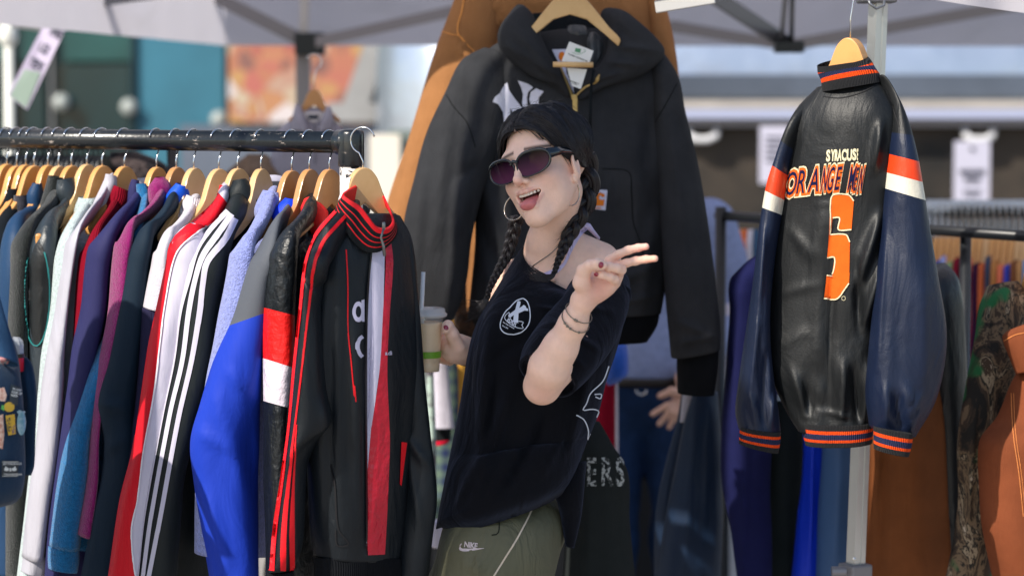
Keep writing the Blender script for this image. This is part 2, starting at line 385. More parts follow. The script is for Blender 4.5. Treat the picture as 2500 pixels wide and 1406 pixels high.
# ------------------------------------------------------------------ the woman in front
def build_woman():
    W0 = P(1300, 900, 4.62); root = thing('person', (W0[0], W0[1], 0.0), 'woman in sunglasses and black t-shirt sticking out her tongue and making a V sign', 'person')
    yw, rl, pt = R(-33), R(-20), R(-12)
    Rp = np.array([[1, 0, 0], [0, math.cos(pt), -math.sin(pt)], [0, math.sin(pt), math.cos(pt)]]); Ry = np.array([[math.cos(yw), -math.sin(yw), 0], [math.sin(yw), math.cos(yw), 0], [0, 0, 1]])
    Rr = np.array([[math.cos(rl), 0, math.sin(rl)], [0, 1, 0], [-math.sin(rl), 0, math.cos(rl)]])
    M = Rr@Ry@Rp@np.diag([1, -1, 1.]); O = P(1334, 411, 4.60)
    H = lambda x, f, z: O+M@np.array([x, f, z])
    HC = lambda pts, rs, k=.006, mode='u': chain([H(*p) for p in pts], rs, k, mode)
    HE = lambda c, r, k=.01, mode='u', rot=None: ell(H(*c), r, k, mode, M if rot is None else M@rot)
    rx = lambda a: np.array([[1, 0, 0], [0, math.cos(a), -math.sin(a)], [0, math.sin(a), math.cos(a)]])
    skin = mat('skin', (.70, .45, .36), rough=.52, attr='Col', sss=.12, bump=(420, .0007), spec=.35, var=.07, vscale=55)
    ops = []
    ops += [HE((0, -.018, .036), (.072, .090, .078), .0)]
    ops += [HE((0, .020, -.016), (.0545, .060, .068), .03)]
    for s in (-1, 1):
        ops += HC([(s*.0415, .006, -.040), (s*.029, .036, -.074), (s*.011, .066, -.096)], [.015, .015, .012], .028)
        ops += [HE((s*.036, .036, -.046), (.022, .026, .026), .02)]
        ops += [HE((s*.036, .055, -.024), (.022, .023, .019), .022)]                        # smiling cheeks
        ops += [HE((s*.028, .060, .030), (.024, .018, .012), .018)]                        # brow
        ops += [HE((s*.031, .090, .012), (.016, .014, .010), .012, 's')]                   # eye socket
        ops += [HE((s*.031, .068, .010), (.0125, .0125, .012), .003)]                      # closed lid over the eye
    ops += [HE((0, .070, -.090), (.017, .015, .014), .022)]
    ops += [HE((0, .071, -.052), (.029, .021, .030), .02)]
    ops += HC([(0, .078, .022), (0, .090, .002), (0, .101, -.018)], [.008, .0075, .0085], .012)
    ops += [HE((0, .1045, -.0225), (.0088, .0085, .0078), .007)]
    for s in (-1, 1):
        ops += [HE((s*.0102, .092, -.0270), (.0060, .0085, .0060), .005)]
        ops += [HE((s*.0058, .1005, -.0335), (.0032, .0050, .0030), .002, 's')]
        ops += HC([(s*.020, .082, -.034), (s*.031, .070, -.052)], [.0035, .004], .008, 's')[:0]
    ops += [HE((0, .093, -.0600), (.0250, .036, .0162), .003, 's')]
    for q in (-1, 1): ops += [HE((q*.0205, .082, -.0500), (.0075, .018, .0065), .003, 's')]
    UPL = [(-.0330, .0655, -.0370), (-.021, .0820, -.0425), (-.005, .0920, -.0445), (.005, .0920, -.0445), (.021, .0820, -.0425), (.0330, .0655, -.0370)]
    LOL = [(-.0330, .0655, -.0380), (-.0265, .0755, -.0570), (-.0130, .0855, -.0752), (.0130, .0855, -.0752), (.0265, .0755, -.0570), (.0330, .0655, -.0380)]
    ops += HC(UPL, [.0022, .0034, .0038, .0038, .0034, .0022], .004)
    ops += HC(LOL, [.0022, .0032, .0046, .0046, .0032, .0022], .004)
    for s in (-1, 1):                                                                       # ears
        t = np.array([[math.cos(s*.35), math.sin(s*.35), 0], [-math.sin(s*.35), math.cos(s*.35), 0], [0, 0, 1]])
        ops += [HE((s*.0708, .008, -.014), (.0065, .017, .026), .004, 'u', t), HE((s*.0680, .016, -.038), (.0045, .0075, .009), .006), HE((s*.0778, .011, -.012), (.0055, .0105, .018), .003, 's', t), HE((s*.0738, .015, -.016), (.003, .005, .008), .003, 'u', t)]
    # neck, shoulders, chest
    ops += [cone(H(0, -.030, -.045), P(1340, 600, 4.680), .042, .041, .009), cone(P(1340, 600, 4.665), P(1348, 665, 4.69), .042, .054, .02)]
    ops += [cone(P(1370, 610, 4.69), P(1462, 640, 4.68), .046, .040, .03), cone(P(1330, 650, 4.70), P(1288, 690, 4.70), .044, .036, .03)]
    ops += [ell(P(1372, 735, 4.70), (.110, .085, .105), .03), ell(P(1310, 880, 4.70), (.11, .085, .19), .03)]
    ops += [cone(P(1300, 668, 4.618), P(1350, 682, 4.612), .004, .003, .02)]
    # raised arm
    ops += chain([P(1466, 662, 4.66), P(1462, 715, 4.62), P(1400, 850, 4.50), P(1325, 940, 4.41)], [.042, .042, .038, .033], .02)
    ops += chain([P(1322, 944, 4.405), P(1340, 898, 4.38), P(1368, 848, 4.365), P(1399, 790, 4.345), P(1421, 742, 4.33)], [.0275, .0340, .0292, .0228, .0192], .02)
    # palm towards the camera
    w0 = P(1424, 733, 4.33)
    pc = [(1492, 642, 4.335, .0115), (1502, 655, 4.335, .0115), (1507, 672, 4.338, .0115), (1499, 690, 4.340, .0115)]
    for a in pc: ops += [cone(w0, P(*a[:3]), .0178, a[3], .010)]
    ops += [ell(P(1462, 690, 4.338), (.028, .014, .028), .012)]
    ops += [cone(P(1432, 716, 4.318), P(1420, 690, 4.308), .014, .0155, .012), cone(P(1462, 715, 4.325), P(1486, 702, 4.322), .013, .012, .012)]
    fing = [
        [(1488, 634, 4.333), (1512, 620, 4.325), (1534, 611, 4.318), (1558, 605, 4.308), (1577, 602, 4.300)],
        [(1505, 650, 4.333), (1530, 642, 4.322), (1552, 637, 4.314), (1577, 633, 4.302), (1599, 631.5, 4.292)]]
    for fg in fing: ops += chain([P(*q) for q in fg], [.0086, .0073, .0075, .0067, .0061], .004)
    ops += chain([P(1509, 668, 4.330), P(1517, 658, 4.303), P(1507, 655, 4.292), P(1487, 651, 4.288), P(1477, 649, 4.292)], [.0100, .0088, .0080, .0078, .0066], .0035)
    ops += chain([P(1501, 690, 4.330), P(1501, 682, 4.300), P(1490, 677, 4.290), P(1470, 671, 4.286), P(1458, 668.5, 4.290)], [.0098, .0080, .0074, .0068, .0060], .0035)
    ops += chain([P(1420, 690, 4.308), P(1426, 660, 4.300), P(1440, 648, 4.288), P(1458, 645, 4.276), P(1471, 648, 4.272)], [.0150, .0122, .0095, .0094, .0080], .006)
    # other arm and the hand round the cup
    ops += chain([P(1258, 690, 4.72), P(1215, 860, 4.78), P(1175, 868, 4.72), P(1135, 856, 4.655)], [.044, .036, .032, .0245], .02)
    ops += chain([P(1135, 856, 4.655), P(1112, 850, 4.640), P(1100, 846, 4.650)], [.0245, .0255, .0235], .015)
    ops += chain([P(1118, 846, 4.620), P(1103, 815, 4.605), P(1094, 795, 4.598), P(1088, 805, 4.590)], [.0150, .0122, .0096, .0080], .007)
    for k in range(4):
        y = 818+k*19
        ops += chain([P(1098, y+5, 4.665), P(1072, y, 4.688), P(1040, y, 4.690), P(1010, y+2, 4.668)], [.0105, .0086, .0080, .0070], .004)
    V, Fs = sdf_mesh(ops, .0017); V = relax(V, Fs, 1, .4)
    # skin colour: lips, flushed cheeks and nose, pinker palm and finger tips, varnished nails
    loc = (V-O)@M; col = np.tile(np.array([.90, .60, .47]), (len(V), 1))
    def blend(mask, c): 
        nonlocal col; mm = np.clip(mask, 0, 1)[:, None]; col = col*(1-mm)+np.array(c)*mm
    def dch(pts):
        d = np.full(len(V), 9.)
        for a, b in zip(pts[:-1], pts[1:]):
            a = np.array(a); b = np.array(b); t = np.clip((loc-a)@(b-a)/((b-a)@(b-a)), 0, 1); d = np.minimum(d, np.linalg.norm(loc-a-t[:, None]*(b-a), axis=1))
        return d
    G = lambda c, r: np.exp(-(np.linalg.norm((loc-np.array(c))/np.array(r), axis=1))**2)
    for s in (-1, 1): blend(.32*G((s*.040, .065, -.028), (.022, .03, .02)), (.72, .30, .25))
    blend(.4*G((0, .108, -.027), (.014, .02, .010)), (.74, .30, .24))
    for s in (-1, 1): blend(.9*G((s*.0065, .098, -.035), (.0032, .008, .003)), (.12, .03, .03))
    up = dch(UPL); lo = dch(LOL)
    blend(np.clip((.0052-up)/.0016, 0, 1)*.8, (.58, .23, .21)); blend(np.clip((.0058-lo)/.0016, 0, 1)*.8, (.60, .24, .22))
    ins = ((np.linalg.norm((loc-np.array([0, .085, -.0590]))/np.array([.0300, .05, .0190]), axis=1) < 1) & (loc[:, 1] < .081-24*loc[:, 0]**2) & (loc[:, 1] > .03))
    blend(ins*1.0, (.10, .015, .015))
    for s in (-1, 1): blend(.9*np.exp(-(np.abs(loc[:, 2]-(.034-(np.abs(loc[:, 0])-.012)*.12))/.0035)**2)*((loc[:, 0]*s > .012) & (loc[:, 0]*s < .055) & (loc[:, 1] > .04)), (.04, .02, .015))
    Gw = lambda p, r: np.exp(-(np.linalg.norm(V-p, axis=1)/r)**2)
    blend(.55*Gw(P(1462, 712, 4.315), .028), (.74, .30, .23)); blend(.4*Gw(P(1495, 645, 4.32), .015), (.78, .30, .22))
    blend(.6*Gw(P(1590, 632, 4.295), .018), (.80, .30, .20)); blend(.6*Gw(P(1568, 603, 4.30), .018), (.74, .28, .25)); blend(.35*Gw(P(1325, 960, 4.38), .03), (.62, .25, .20))
    body = mk('body', V, Fs, skin, root, cols=col)
    tb = bvh(body); W = bpy.data.objects
    # nails
    nm = mat('nail_varnish', srgb(140, 10, 45), rough=.12, coat=1)
    for (x, y, a, b, an) in ((1467, 647, 6.5, 7.5, .3), (1456.5, 669.5, 5.5, 5, .2), (1089, 800, 5.5, 6.5, -.5)):
        pl = [(x+a*math.cos(t)*math.cos(an)-b*math.sin(t)*math.sin(an), y+a*math.cos(t)*math.sin(an)+b*math.sin(t)*math.cos(an)) for t in np.linspace(0, 2*math.pi, 14, endpoint=False)]
        decal('fingernail', [pl], tb, nm, root, off=.0009, step=4)
    # teeth and tongue
    mb = MB(); 
    for i in range(8):
        u = (i-3.5)/4.3; c = H(u*.0255, .0865-.016*u*u, -.0490+.0021*u*u*2); 
        mb.box((0, 0, 0), (.0068, .0045, .0086), bev=.0012)
        n = 0
        L = len(mb.V)-(len(mb.V)-getattr(mb, 'k', 0)); 
        for q in range(L, len(mb.V)):
            v = np.array(mb.V[q]); a = -u*.75; v2 = np.array([v[0]*math.cos(a)-v[1]*math.sin(a), v[0]*math.sin(a)+v[1]*math.cos(a), v[2]]); mb.V[q] = tuple(c+M@np.array([v2[0], -v2[1], v2[2]]))
        mb.k = len(mb.V)
    mb.build('teeth', mat('tooth', (.86, .80, .70), rough=.2, spec=.6), root, smooth=True)
    o2 = [ell(H(0, .076, -.0620), (.0190, .026, .0075), 0, 'u', M@rx(-.38)), ell(H(.001, .0900, -.0715), (.0162, .0085, .0095), .008, 'u', M@rx(-.9))]
    v, f = sdf_mesh(o2, .0012); mk('tongue', v, f, mat('tongue', (.58, .17, .17), rough=.38, bump=(900, .0004), spec=.5, var=.1, vscale=120), root)
    # sunglasses
    fm = mat('glossy_black_plastic', (.006, .010, .014), rough=.12, coat=.5)
    sg = MB(); nS = 44
    lensm = bpy.data.materials.new('smoked_lens'); lensm.use_nodes = True; nn = lensm.node_tree; bb = nn.nodes['Principled BSDF']; bb.inputs['Roughness'].default_value = .04; bb.inputs['Specular IOR Level'].default_value = .12
    tc = nn.nodes.new('ShaderNodeTexCoord'); sx = nn.nodes.new('ShaderNodeSeparateXYZ'); rmp = nn.nodes.new('ShaderNodeValToRGB'); nn.links.new(tc.outputs['UV'], sx.inputs[0]); nn.links.new(sx.outputs[1], rmp.inputs[0]); nn.links.new(rmp.outputs[0], bb.inputs['Base Color'])
    rmp.color_ramp.elements[0].position = 0; rmp.color_ramp.elements[0].color = (.080, .024, .058, 1); rmp.color_ramp.elements[1].position = .75; rmp.color_ramp.elements[1].color = (.004, .002, .006, 1)
    def gf(x, z): return .1015-2.6*x*x-6*abs(x)**3+.10*(z-.008)
    frs = thing('sunglasses', H(0, .1, .01), None, None); frs.parent = root; frs.location = Vector(H(0, .1, .01))-root.location
    for s in (-1, 1):
        def op(t, a, b):
            ca, sa = math.cos(t), math.sin(t); e = 2/2.45
            x = math.copysign(abs(ca)**e, ca)*a; z = math.copysign(abs(sa)**e, sa)*b*(1-.10*ca)
            return s*(.0365+x), .002+z+.003*ca
        for t in np.linspace(0, 2*math.pi, nS, endpoint=False):
            pass
        ring = []
        for t in np.linspace(0, 2*math.pi, nS, endpoint=False):
            x, z = op(t, .0335, .0222); thick = .0015+.0017*max(0, math.sin(t))+.0014*max(0, math.cos(t))
            c = np.array([x, gf(x, z), z]); out = np.array([s*math.cos(t), 0, math.sin(t)]); fr = np.array([0, 1, 0])
            for q in range(8):
                a = q*math.pi/4; ring.append(H(*(c+out*math.cos(a)*thick+fr*math.sin(a)*.0026)))
        sg.add(ring, [[i*8+q, i*8+(q+1) % 8, ((i+1) % nS)*8+(q+1) % 8, ((i+1) % nS)*8+q] for i in range(nS) for q in range(8)])
        LV = [H(s*.0375, gf(s*.0375, .008)+.0008, .008)]; LU = [(.5, .5)]; LF = []
        for ri, rr in enumerate((.35, .7, 1.0)):
            for t in np.linspace(0, 2*math.pi, nS, endpoint=False):
                x, z = op(t, .0335*rr, .0222*rr); LV.append(H(x, gf(x, z)+.0006, z)); LU.append((.5, (z-.008)/.041+.5))
        for j in range(nS):
            LF.append((0, 1+j, 1+(j+1) % nS))
            for ri in range(2): LF.append((1+ri*nS+j, 1+(ri+1)*nS+j, 1+(ri+1)*nS+(j+1) % nS, 1+ri*nS+(j+1) % nS))
        mk('lens', LV, LF, lensm, frs, uv=LU)
        tp = [(s*.067, gf(.067, .010)-.002, .011), (s*.0750, .058, .013), (s*.0765, .030, .012), (s*.076, -.002, .006)]
        S = spl(np.array([p+(h,) for p, h in zip(tp, (.0100, .0075, .0052, .004))]), 12); TV = []
        for r in S:
            for (dx, dz) in ((-.0018, -1), (.0018, -1), (.0018, 1), (-.0018, 1)): TV.append(H(r[0]+dx, r[1], r[2]+dz*r[3]))
        sg.add(TV, [[i*4+q, i*4+(q+1) % 4, (i+1)*4+(q+1) % 4, (i+1)*4+q] for i in range(11) for q in range(4)])
    sg.tube([H(-.008, gf(.008, .012)+.001, .010), H(0, gf(0, .012)+.003, .014), H(.008, gf(.008, .012)+.001, .010)], .0036, 8)
    sg.build('frame', fm, frs, smooth=True)
    # hoop earrings
    hm = mat('hoop_silver', (.55, .47, .38), rough=.22, metal=1)
    for (cx, cy, Y, ax) in ((1393, 470, 4.553, (.72, -.68, .1)), (1256, 508, 4.66, (.60, .75, -.25))):
        c = Vector(P(cx, cy, Y)); q = Vector(ax).to_track_quat('Z', 'Y').to_matrix(); mb = MB()
        pts = [c+q@Vector((.0245*math.cos(t), .0245*math.sin(t), 0)) for t in np.linspace(0, 2*math.pi, 49)]
        mb.tube(pts, .0013, 8, cap=False); mb.build('earring', hm, root, smooth=True)
    # hair
    hair = mat('black_hair', (.014, .012, .014), rough=.42, spec=.45)
    hb = mat('scalp_hair', (.012, .010, .012), rough=.7)
    EC = np.array([0, -.016, .038]); ER = np.array([.0825, .0995, .0845])
    part = lambda a: np.array([-.004, .0, 0])+(lambda th: np.array([0, EC[1]+ER[1]*math.cos(th), EC[2]+ER[2]*math.sin(th)]))(R(26)+a*R(130))
    def onE(p, k):
        q = (p-EC)/ER; n = np.linalg.norm(q); return EC+ER*q/n*k
    K0 = spl(np.array([(.004, .076, .076), (.034, .071, .068), (.058, .056, .050), (.071, .043, .018), (.076, .030, .000), (.079, .004, -.016), (.079, -.036, -.028)]), 16)
    K1 = spl(np.array([(.0, .020, .120), (.046, .030, .108), (.078, .020, .066), (.084, .006, .022), (.084, -.016, -.006), (.080, -.044, -.028)]), 16)
    K2 = spl(np.array([(.0, -.100, .085), (.035, -.105, .075), (.066, -.085, .045), (.080, -.070, .010), (.078, -.066, -.030)]), 16)
    def strand(s, a, k, j=0):
        A = K0*(1-a/.35)+K1*(a/.35) if a < .35 else K1*(1-(a-.35)/.65)+K2*((a-.35)/.65)
        p0 = part(a); out = []
        for i in range(16):
            t = i/15; b = A[i]*np.array([s, 1, 1]); wt = (1-t)**3; b = b*(1-wt)+p0*wt
            if s < 0: b = b+np.array([0, .004, .006])*math.sin(math.pi*t)
            q = onE(b, k+.055*math.sin(math.pi*min(1, t*1.1))*min(1, .35+a*2))
            wv = .0030*math.sin(t*8+a*9+j*.25)*math.sin(math.pi*t)+.0012*math.sin(t*17+a*30+j)*t
            out.append(q+np.array([wv*.6, wv, wv]))
        return out
    sh = MB()
    for s in (-1, 1):
        nA = 26; V = []
        for i in range(nA): V += [H(*q) for q in strand(s, i/(nA-1), .935)]
        sh.add(V, [[i*16+j, i*16+j+1, (i+1)*16+j+1, (i+1)*16+j] for i in range(nA-1) for j in range(15)])
    rnd = random.Random(3)
    for s in (-1, 1):
        for i in range(1300):
            a = (i+rnd.random())/1300; cl = math.floor(a*46)/46; a2 = a*.8+cl*.2
            pts = strand(s, a2, .990+.018*rnd.random()+(.010*math.sin(cl*300)), rnd.random()*.7+cl*40)
            sh.tube([H(*(q+np.array([rnd.gauss(0, .0007) for _ in range(3)]))) for q in pts], .0008, 3, cap=False)
    pt_ = MB(); pt_.tube([H(*onE(part(a)+np.array([.004, 0, 0]), 1.004)) for a in np.linspace(-.02, .5, 14)], .0022, 6); pt_.build('parting', mat('scalp', (.22, .15, .12), rough=.7), root, smooth=True)
    # baby hairs at the front and flyaways over the crown
    for i in range(230):
        a = rnd.uniform(.02, .95); s = rnd.choice((-1, 1)); pts = strand(s, a, 1.0); k = rnd.randrange(0, 9); d = np.array([rnd.uniform(-.3, .3), rnd.uniform(-.4, .2), 1]); ln = rnd.uniform(.008, .026)
        p = pts[k]; q = [p, p+(p-EC)*.05+(pts[k+3]-p)*.3, p+(p-EC)*.05+(pts[k+3]-p)*.7+d*ln*.35, p+(pts[k+3]-p)*1.0+d*ln*.6]
        sh.tube([H(*z) for z in q], [.00035, .0003, .00025, .0001], 3, cap=False)
    for i in range(70):
        s = rnd.choice((-1, 1)); pts = strand(s, rnd.uniform(0, .04), 1.0); k = rnd.randrange(1, 12); d = np.array([-s*rnd.uniform(.1, .6), rnd.uniform(.0, .5), -rnd.uniform(.3, 1)]); ln = rnd.uniform(.004, .016); p = pts[k]; e = pts[min(15, k+3)]
        sh.tube([H(*z) for z in (p, p+(e-p)*.4+d*ln*.5, p+(e-p)*.8+d*ln)], [.0006, .0005, .0002], 3, cap=False)
    sh.build('hair', hair, root, smooth=True)
    # braids
    def braid(path, name):
        S = spl(path, 150); Cn = np.array([P(r[0], r[1], r[2]) for r in S]); rad = S[:, 3]/F*4.55
        L = np.r_[0, np.cumsum(np.linalg.norm(np.diff(Cn, axis=0), axis=1))]; ph = 0; phs = []
        for i in range(len(S)):
            if i: ph += (L[i]-L[i-1])/max(rad[i]*2.1, .006)*math.pi*.9
            phs.append(ph)
        T = np.gradient(Cn, axis=0); T /= np.linalg.norm(T, axis=1)[:, None]; mb = MB()
        for k in range(3):
            for st in range(7):                              # every strand is a lock of finer locks
                pts = []; rr = []
                for i in range(len(S)):
                    a = phs[i]+k*2*math.pi/3; side = np.cross(T[i], [0, -1, 0]); side /= np.linalg.norm(side); dep = np.cross(side, T[i])
                    c = Cn[i]+side*rad[i]*.52*math.sin(a)+dep*rad[i]*.30*math.sin(2*a)
                    b = st*2*math.pi/6+phs[i]*.25; k2 = 0 if st == 6 else .27
                    c = c+(side*math.cos(b)+dep*math.sin(b))*rad[i]*k2
                    pts.append(c); rr.append(rad[i]*(.24 if st < 6 else .33))
                mb.tube(pts, rr, 6)
        for _ in range(110):                                 # fuzz escaping from the plait
            i = rnd.randrange(4, len(S)-6); c = Vector(Cn[i]); d = Vector((rnd.gauss(0, 1), rnd.gauss(0, 1)-.4, rnd.gauss(0, .6))).normalized(); r_ = rad[i]
            mb.tube([c+d*r_*.7, c+d*(r_*1.1)+Vector(T[i])*.004, c+d*(r_*1.25+rnd.uniform(.001, .006))+Vector(T[i])*rnd.uniform(.004, .016)], [.0004, .0003, .00012], 3, cap=False)
        return mb.build(name, hair, root, smooth=True)
    braid([(1418, 385, 4.665, 40), (1430, 425, 4.66, 37), (1429, 480, 4.645, 33), (1412, 525, 4.63, 28), (1394, 562, 4.615, 22), (1377, 602, 4.60, 15), (1362, 640, 4.59, 9), (1354, 664, 4.585, 7)], 'braid')
    braid([(1262, 530, 4.71, 20), (1250, 580, 4.70, 18), (1236, 625, 4.68, 15), (1213, 668, 4.655, 11), (1195, 706, 4.64, 8), (1190, 728, 4.64, 7)], 'braid')
    tl = MB(); tl2 = MB()
    for i in range(70):
        g = lambda s_: rnd.gauss(0, s_)
        y = g(5); tl.tube([P(1354+g(3), 662, 4.585), P(1348+g(3), 674+y*.4, 4.58), P(1330+g(4), 680+y, 4.58), P(1305+g(8), 672+y*1.6, 4.58), P(1296+g(9), 664+y*2, 4.582)], [.0008, .0008, .0007, .0005, .0002], 4)
        y = g(8); tl2.tube([P(1191+g(3), 724, 4.64), P(1184+g(3), 740+y*.3, 4.64), P(1168+g(4), 752+y*.8, 4.64), P(1148+g(7), 760+y*1.4, 4.645)], [.0008, .0009, .0007, .0002], 4)
    tl.build('braid_end', hair, root, smooth=True); tl2.build('braid_end', hair, root, smooth=True)
    # necklace and halter strap
    ch = MB(); pts = []
    for (x, y) in spl([(1372, 590), (1345, 618), (1315, 640), (1300, 652), (1296, 664)], 26): pts.append(cast(tb, x, y, .0014))
    ch.tube([p for p in pts if p is not None], .0009, 5); ch.build('necklace', mat('dull_silver', (.2, .18, .17), rough=.35, metal=1), root, smooth=True)
    lil = cloth('lilac_jersey', (205, 195, 230), 'cotton')
    decal('halter_strap', rib([(1438, 545), (1412, 572), (1392, 610), (1374, 648), (1340, 672), (1325, 682)], [20, 15, 9, 8, 18, 22]), tb, lil, root, off=.0022, step=6)
    mb = MB(); mb.tube([P(1412, 566, 4.66), P(1424, 549, 4.67), P(1436, 552, 4.68), P(1448, 566, 4.70), P(1462, 582, 4.72)], [.003, .0055, .006, .004, .003], 8); mb.build('halter_strap', lil, root, smooth=True)
    # t-shirt
    blk = cloth('black_jersey', (9, 10, 15), 'cotton', wrinkle=1.2, sheen=.12, sheencol=(.45, .55, .9))
    rows = [((1276, 596), (1526, 706), 4.655, .150), ((1246, 640), (1530, 722), 4.65, .20), ((1207, 705), (1526, 760), 4.64, .225), ((1168, 775), (1516, 810), 4.63, .235), ((1144, 850), (1500, 870), 4.625, .235),
            ((1131, 930), (1480, 930), 4.62, .23), ((1117, 1020), (1462, 1000), 4.62, .225), ((1098, 1110), (1440, 1060), 4.62, .225), ((1080, 1200), (1420, 1115), 4.61, .26), ((1064, 1292), (1398, 1180), 4.61, .275)]
    sag = lambda: None
    sh1 = loft('t_shirt', [(a[0], a[1], Y, b[0], b[1], Y+.02, t) for a, b, Y, t in rows], blk, root, n=90, m=72, sup=2.2, amp=.006, fx=7, fz=1.2, seed=5, open_top=True,
        creases=[(1317, 722, 1420, 735, 8, .012), (1200, 760, 1165, 1180, 16, .020), (1265, 900, 1150, 1270, 12, .020), (1340, 1000, 1230, 1230, 16, -.018), (1395, 990, 1320, 1190, 12, .020), (1440, 900, 1380, 1130, 11, .020), (1200, 1050, 1110, 1280, 8, .016), (1300, 800, 1180, 900, 14, -.010), (1310, 1020, 1190, 1270, 8, .014), (1210, 900, 1190, 1100, 8, -.012)])
    me = sh1.data; b = wloc(sh1); nM = 72               # neckline scooped at the front
    for i in range(90):
        s = i/89
        for j in range(nM):
            a = 2*math.pi*j/nM
            if math.sin(a) > -.2:
                k = (max(0, 1-s/.42))**1.6*(max(0, math.sin(a)+.2)/1.2)**.6; v = me.vertices[i*nM+j]; v.co.z -= .062*k
                v.co.y += .012*k
            if s > .72 and math.sin(a) > 0:
                v.co.z += .040*((s-.72)/.28)**1.4*math.sin(a)**.7*(1-.25*math.cos(a))
    loft('sleeve', [(1392, 700, 4.66, 1538, 702, 4.66, .11), (1362, 735, 4.60, 1532, 772, 4.62, .13), (1315, 782, 4.54, 1500, 852, 4.56, .135), (1280, 828, 4.48, 1452, 920, 4.50, .13), (1268, 868, 4.445, 1405, 968, 4.465, .115)], blk, sh1, n=50, m=44, amp=.007, fx=10, fz=4, seed=9,
        creases=[(1330, 770, 1470, 860, 7, .012), (1300, 800, 1430, 900, 6, .012), (1285, 845, 1390, 960, 5, .009), (1380, 740, 1500, 760, 8, .008)])
    loft('knotted_hem', [(1360, 1150, 4.60, 1432, 1130, 4.62, .06), (1355, 1200, 4.58, 1425, 1195, 4.60, .07), (1368, 1260, 4.59, 1418, 1260, 4.60, .05), (1380, 1330, 4.60, 1402, 1335, 4.60, .02)], blk, sh1, n=30, m=24, amp=.006, seed=3, open_bot=False)
    mb = MB(); mb.tube([P(1505, 712, 4.62), P(1520, 700, 4.61), P(1531, 708, 4.62), P(1531, 724, 4.63), P(1522, 742, 4.63)], [.006, .007, .008, .009, .007], 10); mb.build('sleeve_roll', blk, sh1, smooth=True)
    ts = bvh(sh1); wh = cloth('white_print', (205, 212, 225), 'cotton', wrinkle=0)
    Z = lambda L: [(1180+x*.1138, 690+y*.1138) for x, y in L]
    ov = [(860, 345), (940, 410), (985, 520), (1005, 650), (1003, 790), (960, 920), (860, 1030), (740, 1090), (620, 1110), (500, 1095), (410, 1040), (368, 950), (380, 840), (430, 720), (500, 610), (580, 540), (640, 470), (730, 390), (860, 345)]
    pr = rib(Z(ov), 2.6, 60)
    pr += [Z([(735, 415), (765, 400), (805, 420), (800, 470), (765, 590), (750, 850), (760, 870), (645, 850), (660, 700), (580, 760), (545, 740), (545, 700), (690, 590)])]
    pr += [Z([(750, 570), (830, 520), (870, 485), (910, 510), (925, 550), (965, 570), (965, 615), (890, 605), (770, 660), (740, 640)])]
    for L in ([(560, 640), (490, 700), (465, 760), (500, 820), (600, 900), (740, 970), (860, 975), (830, 910), (865, 855), (760, 830), (650, 830), (590, 780), (560, 640)],): pr += rib(Z(L), 1.7, 44)
    pr += text_polys('BAR', Z([(500, 830)])[0], (14*.88, 14*.5), (14*.45, -14*.80), .02)
    pr += text_polys('Siem Reap Cambodia', Z([(425, 860)])[0], (3.6*.88, 3.6*.5), (4.6*.45, -4.6*.85), .03); pr += text_polys('Since 2003', Z([(410, 930)])[0], (3.6*.88, 3.6*.5), (4.6*.45, -4.6*.85), .03)
    decal('chest_print', pr, ts, wh, sh1, off=.0016, step=8)
    pr = []
    for L in ([(1485, 893), (1470, 930), (1440, 960), (1430, 985), (1422, 1000), (1445, 998), (1460, 1003), (1455, 1018)], [(1450, 962), (1466, 962), (1464, 972), (1452, 968)], [(1408, 1013), (1425, 1025), (1435, 1050), (1434, 1072), (1441, 1058)]): pr += rib(L, 3, 30)
    decal('back_print', pr, ts, wh, sh1, off=.0016, step=8)
    # bracelets
    for (x, y, Y_, r_, tilt, beads) in ((1413, 764, 4.334, .0262, .18, (4.4, 4.75)), (1405, 783, 4.337, .0275, .34, (3.9, 4.15, 4.4, 5.2))):
        mb = MB(); c = Vector(P(x, y, Y_)); ax = Vector(P(1421, 742, 4.33)-P(1368, 848, 4.365)).normalized(); ax = (ax+Vector((0, -tilt, 0))+Vector((tilt*.5, 0, 0))).normalized(); q = ax.to_track_quat('Z', 'Y').to_matrix()
        ring = [c+q@Vector((r_*math.cos(t), r_*math.sin(t), 0)) for t in np.linspace(0, 2*math.pi, 49)]; mb.tube(ring, .0010, 6, cap=False)
        k0 = min(range(48), key=lambda k: ring[k].y)
        for o_ in ((0, 1) if len(beads) == 2 else (-4, -2, 0, 5)): mb.box(ring[(k0+o_) % 48], (.0046, .0042, .0046), bev=.0014)
        mb.build('bracelet', mat('bead_metal', (.22, .20, .16), rough=.3, metal=.8), root, smooth=True)
    mb = MB()
    mb = MB(); c0 = Vector(P(1138, 857, 4.66)); q = Vector(P(1150, 860, 4.675)-P(1125, 853, 4.645)).normalized().to_track_quat('Z', 'Y').to_matrix()
    for z in np.linspace(-.004, .004, 3):
        mb.tube([c0+q@Vector(((.0265+.001*math.sin(9*t+z*900))*math.cos(t), .0265*math.sin(t), z)) for t in np.linspace(0, 2*math.pi, 41)], .0026, 6, cap=False)
    mb.build('woven_bracelet', mat('green_weave', (.01, .10, .03), rough=.7, col2=(.16, .13, .01), vscale=160), root, smooth=True)
    # trousers
    olv = cloth('olive_nylon', (94, 93, 74), 'nylon', rough=.6, spec=.25, wrinkle=1.8)
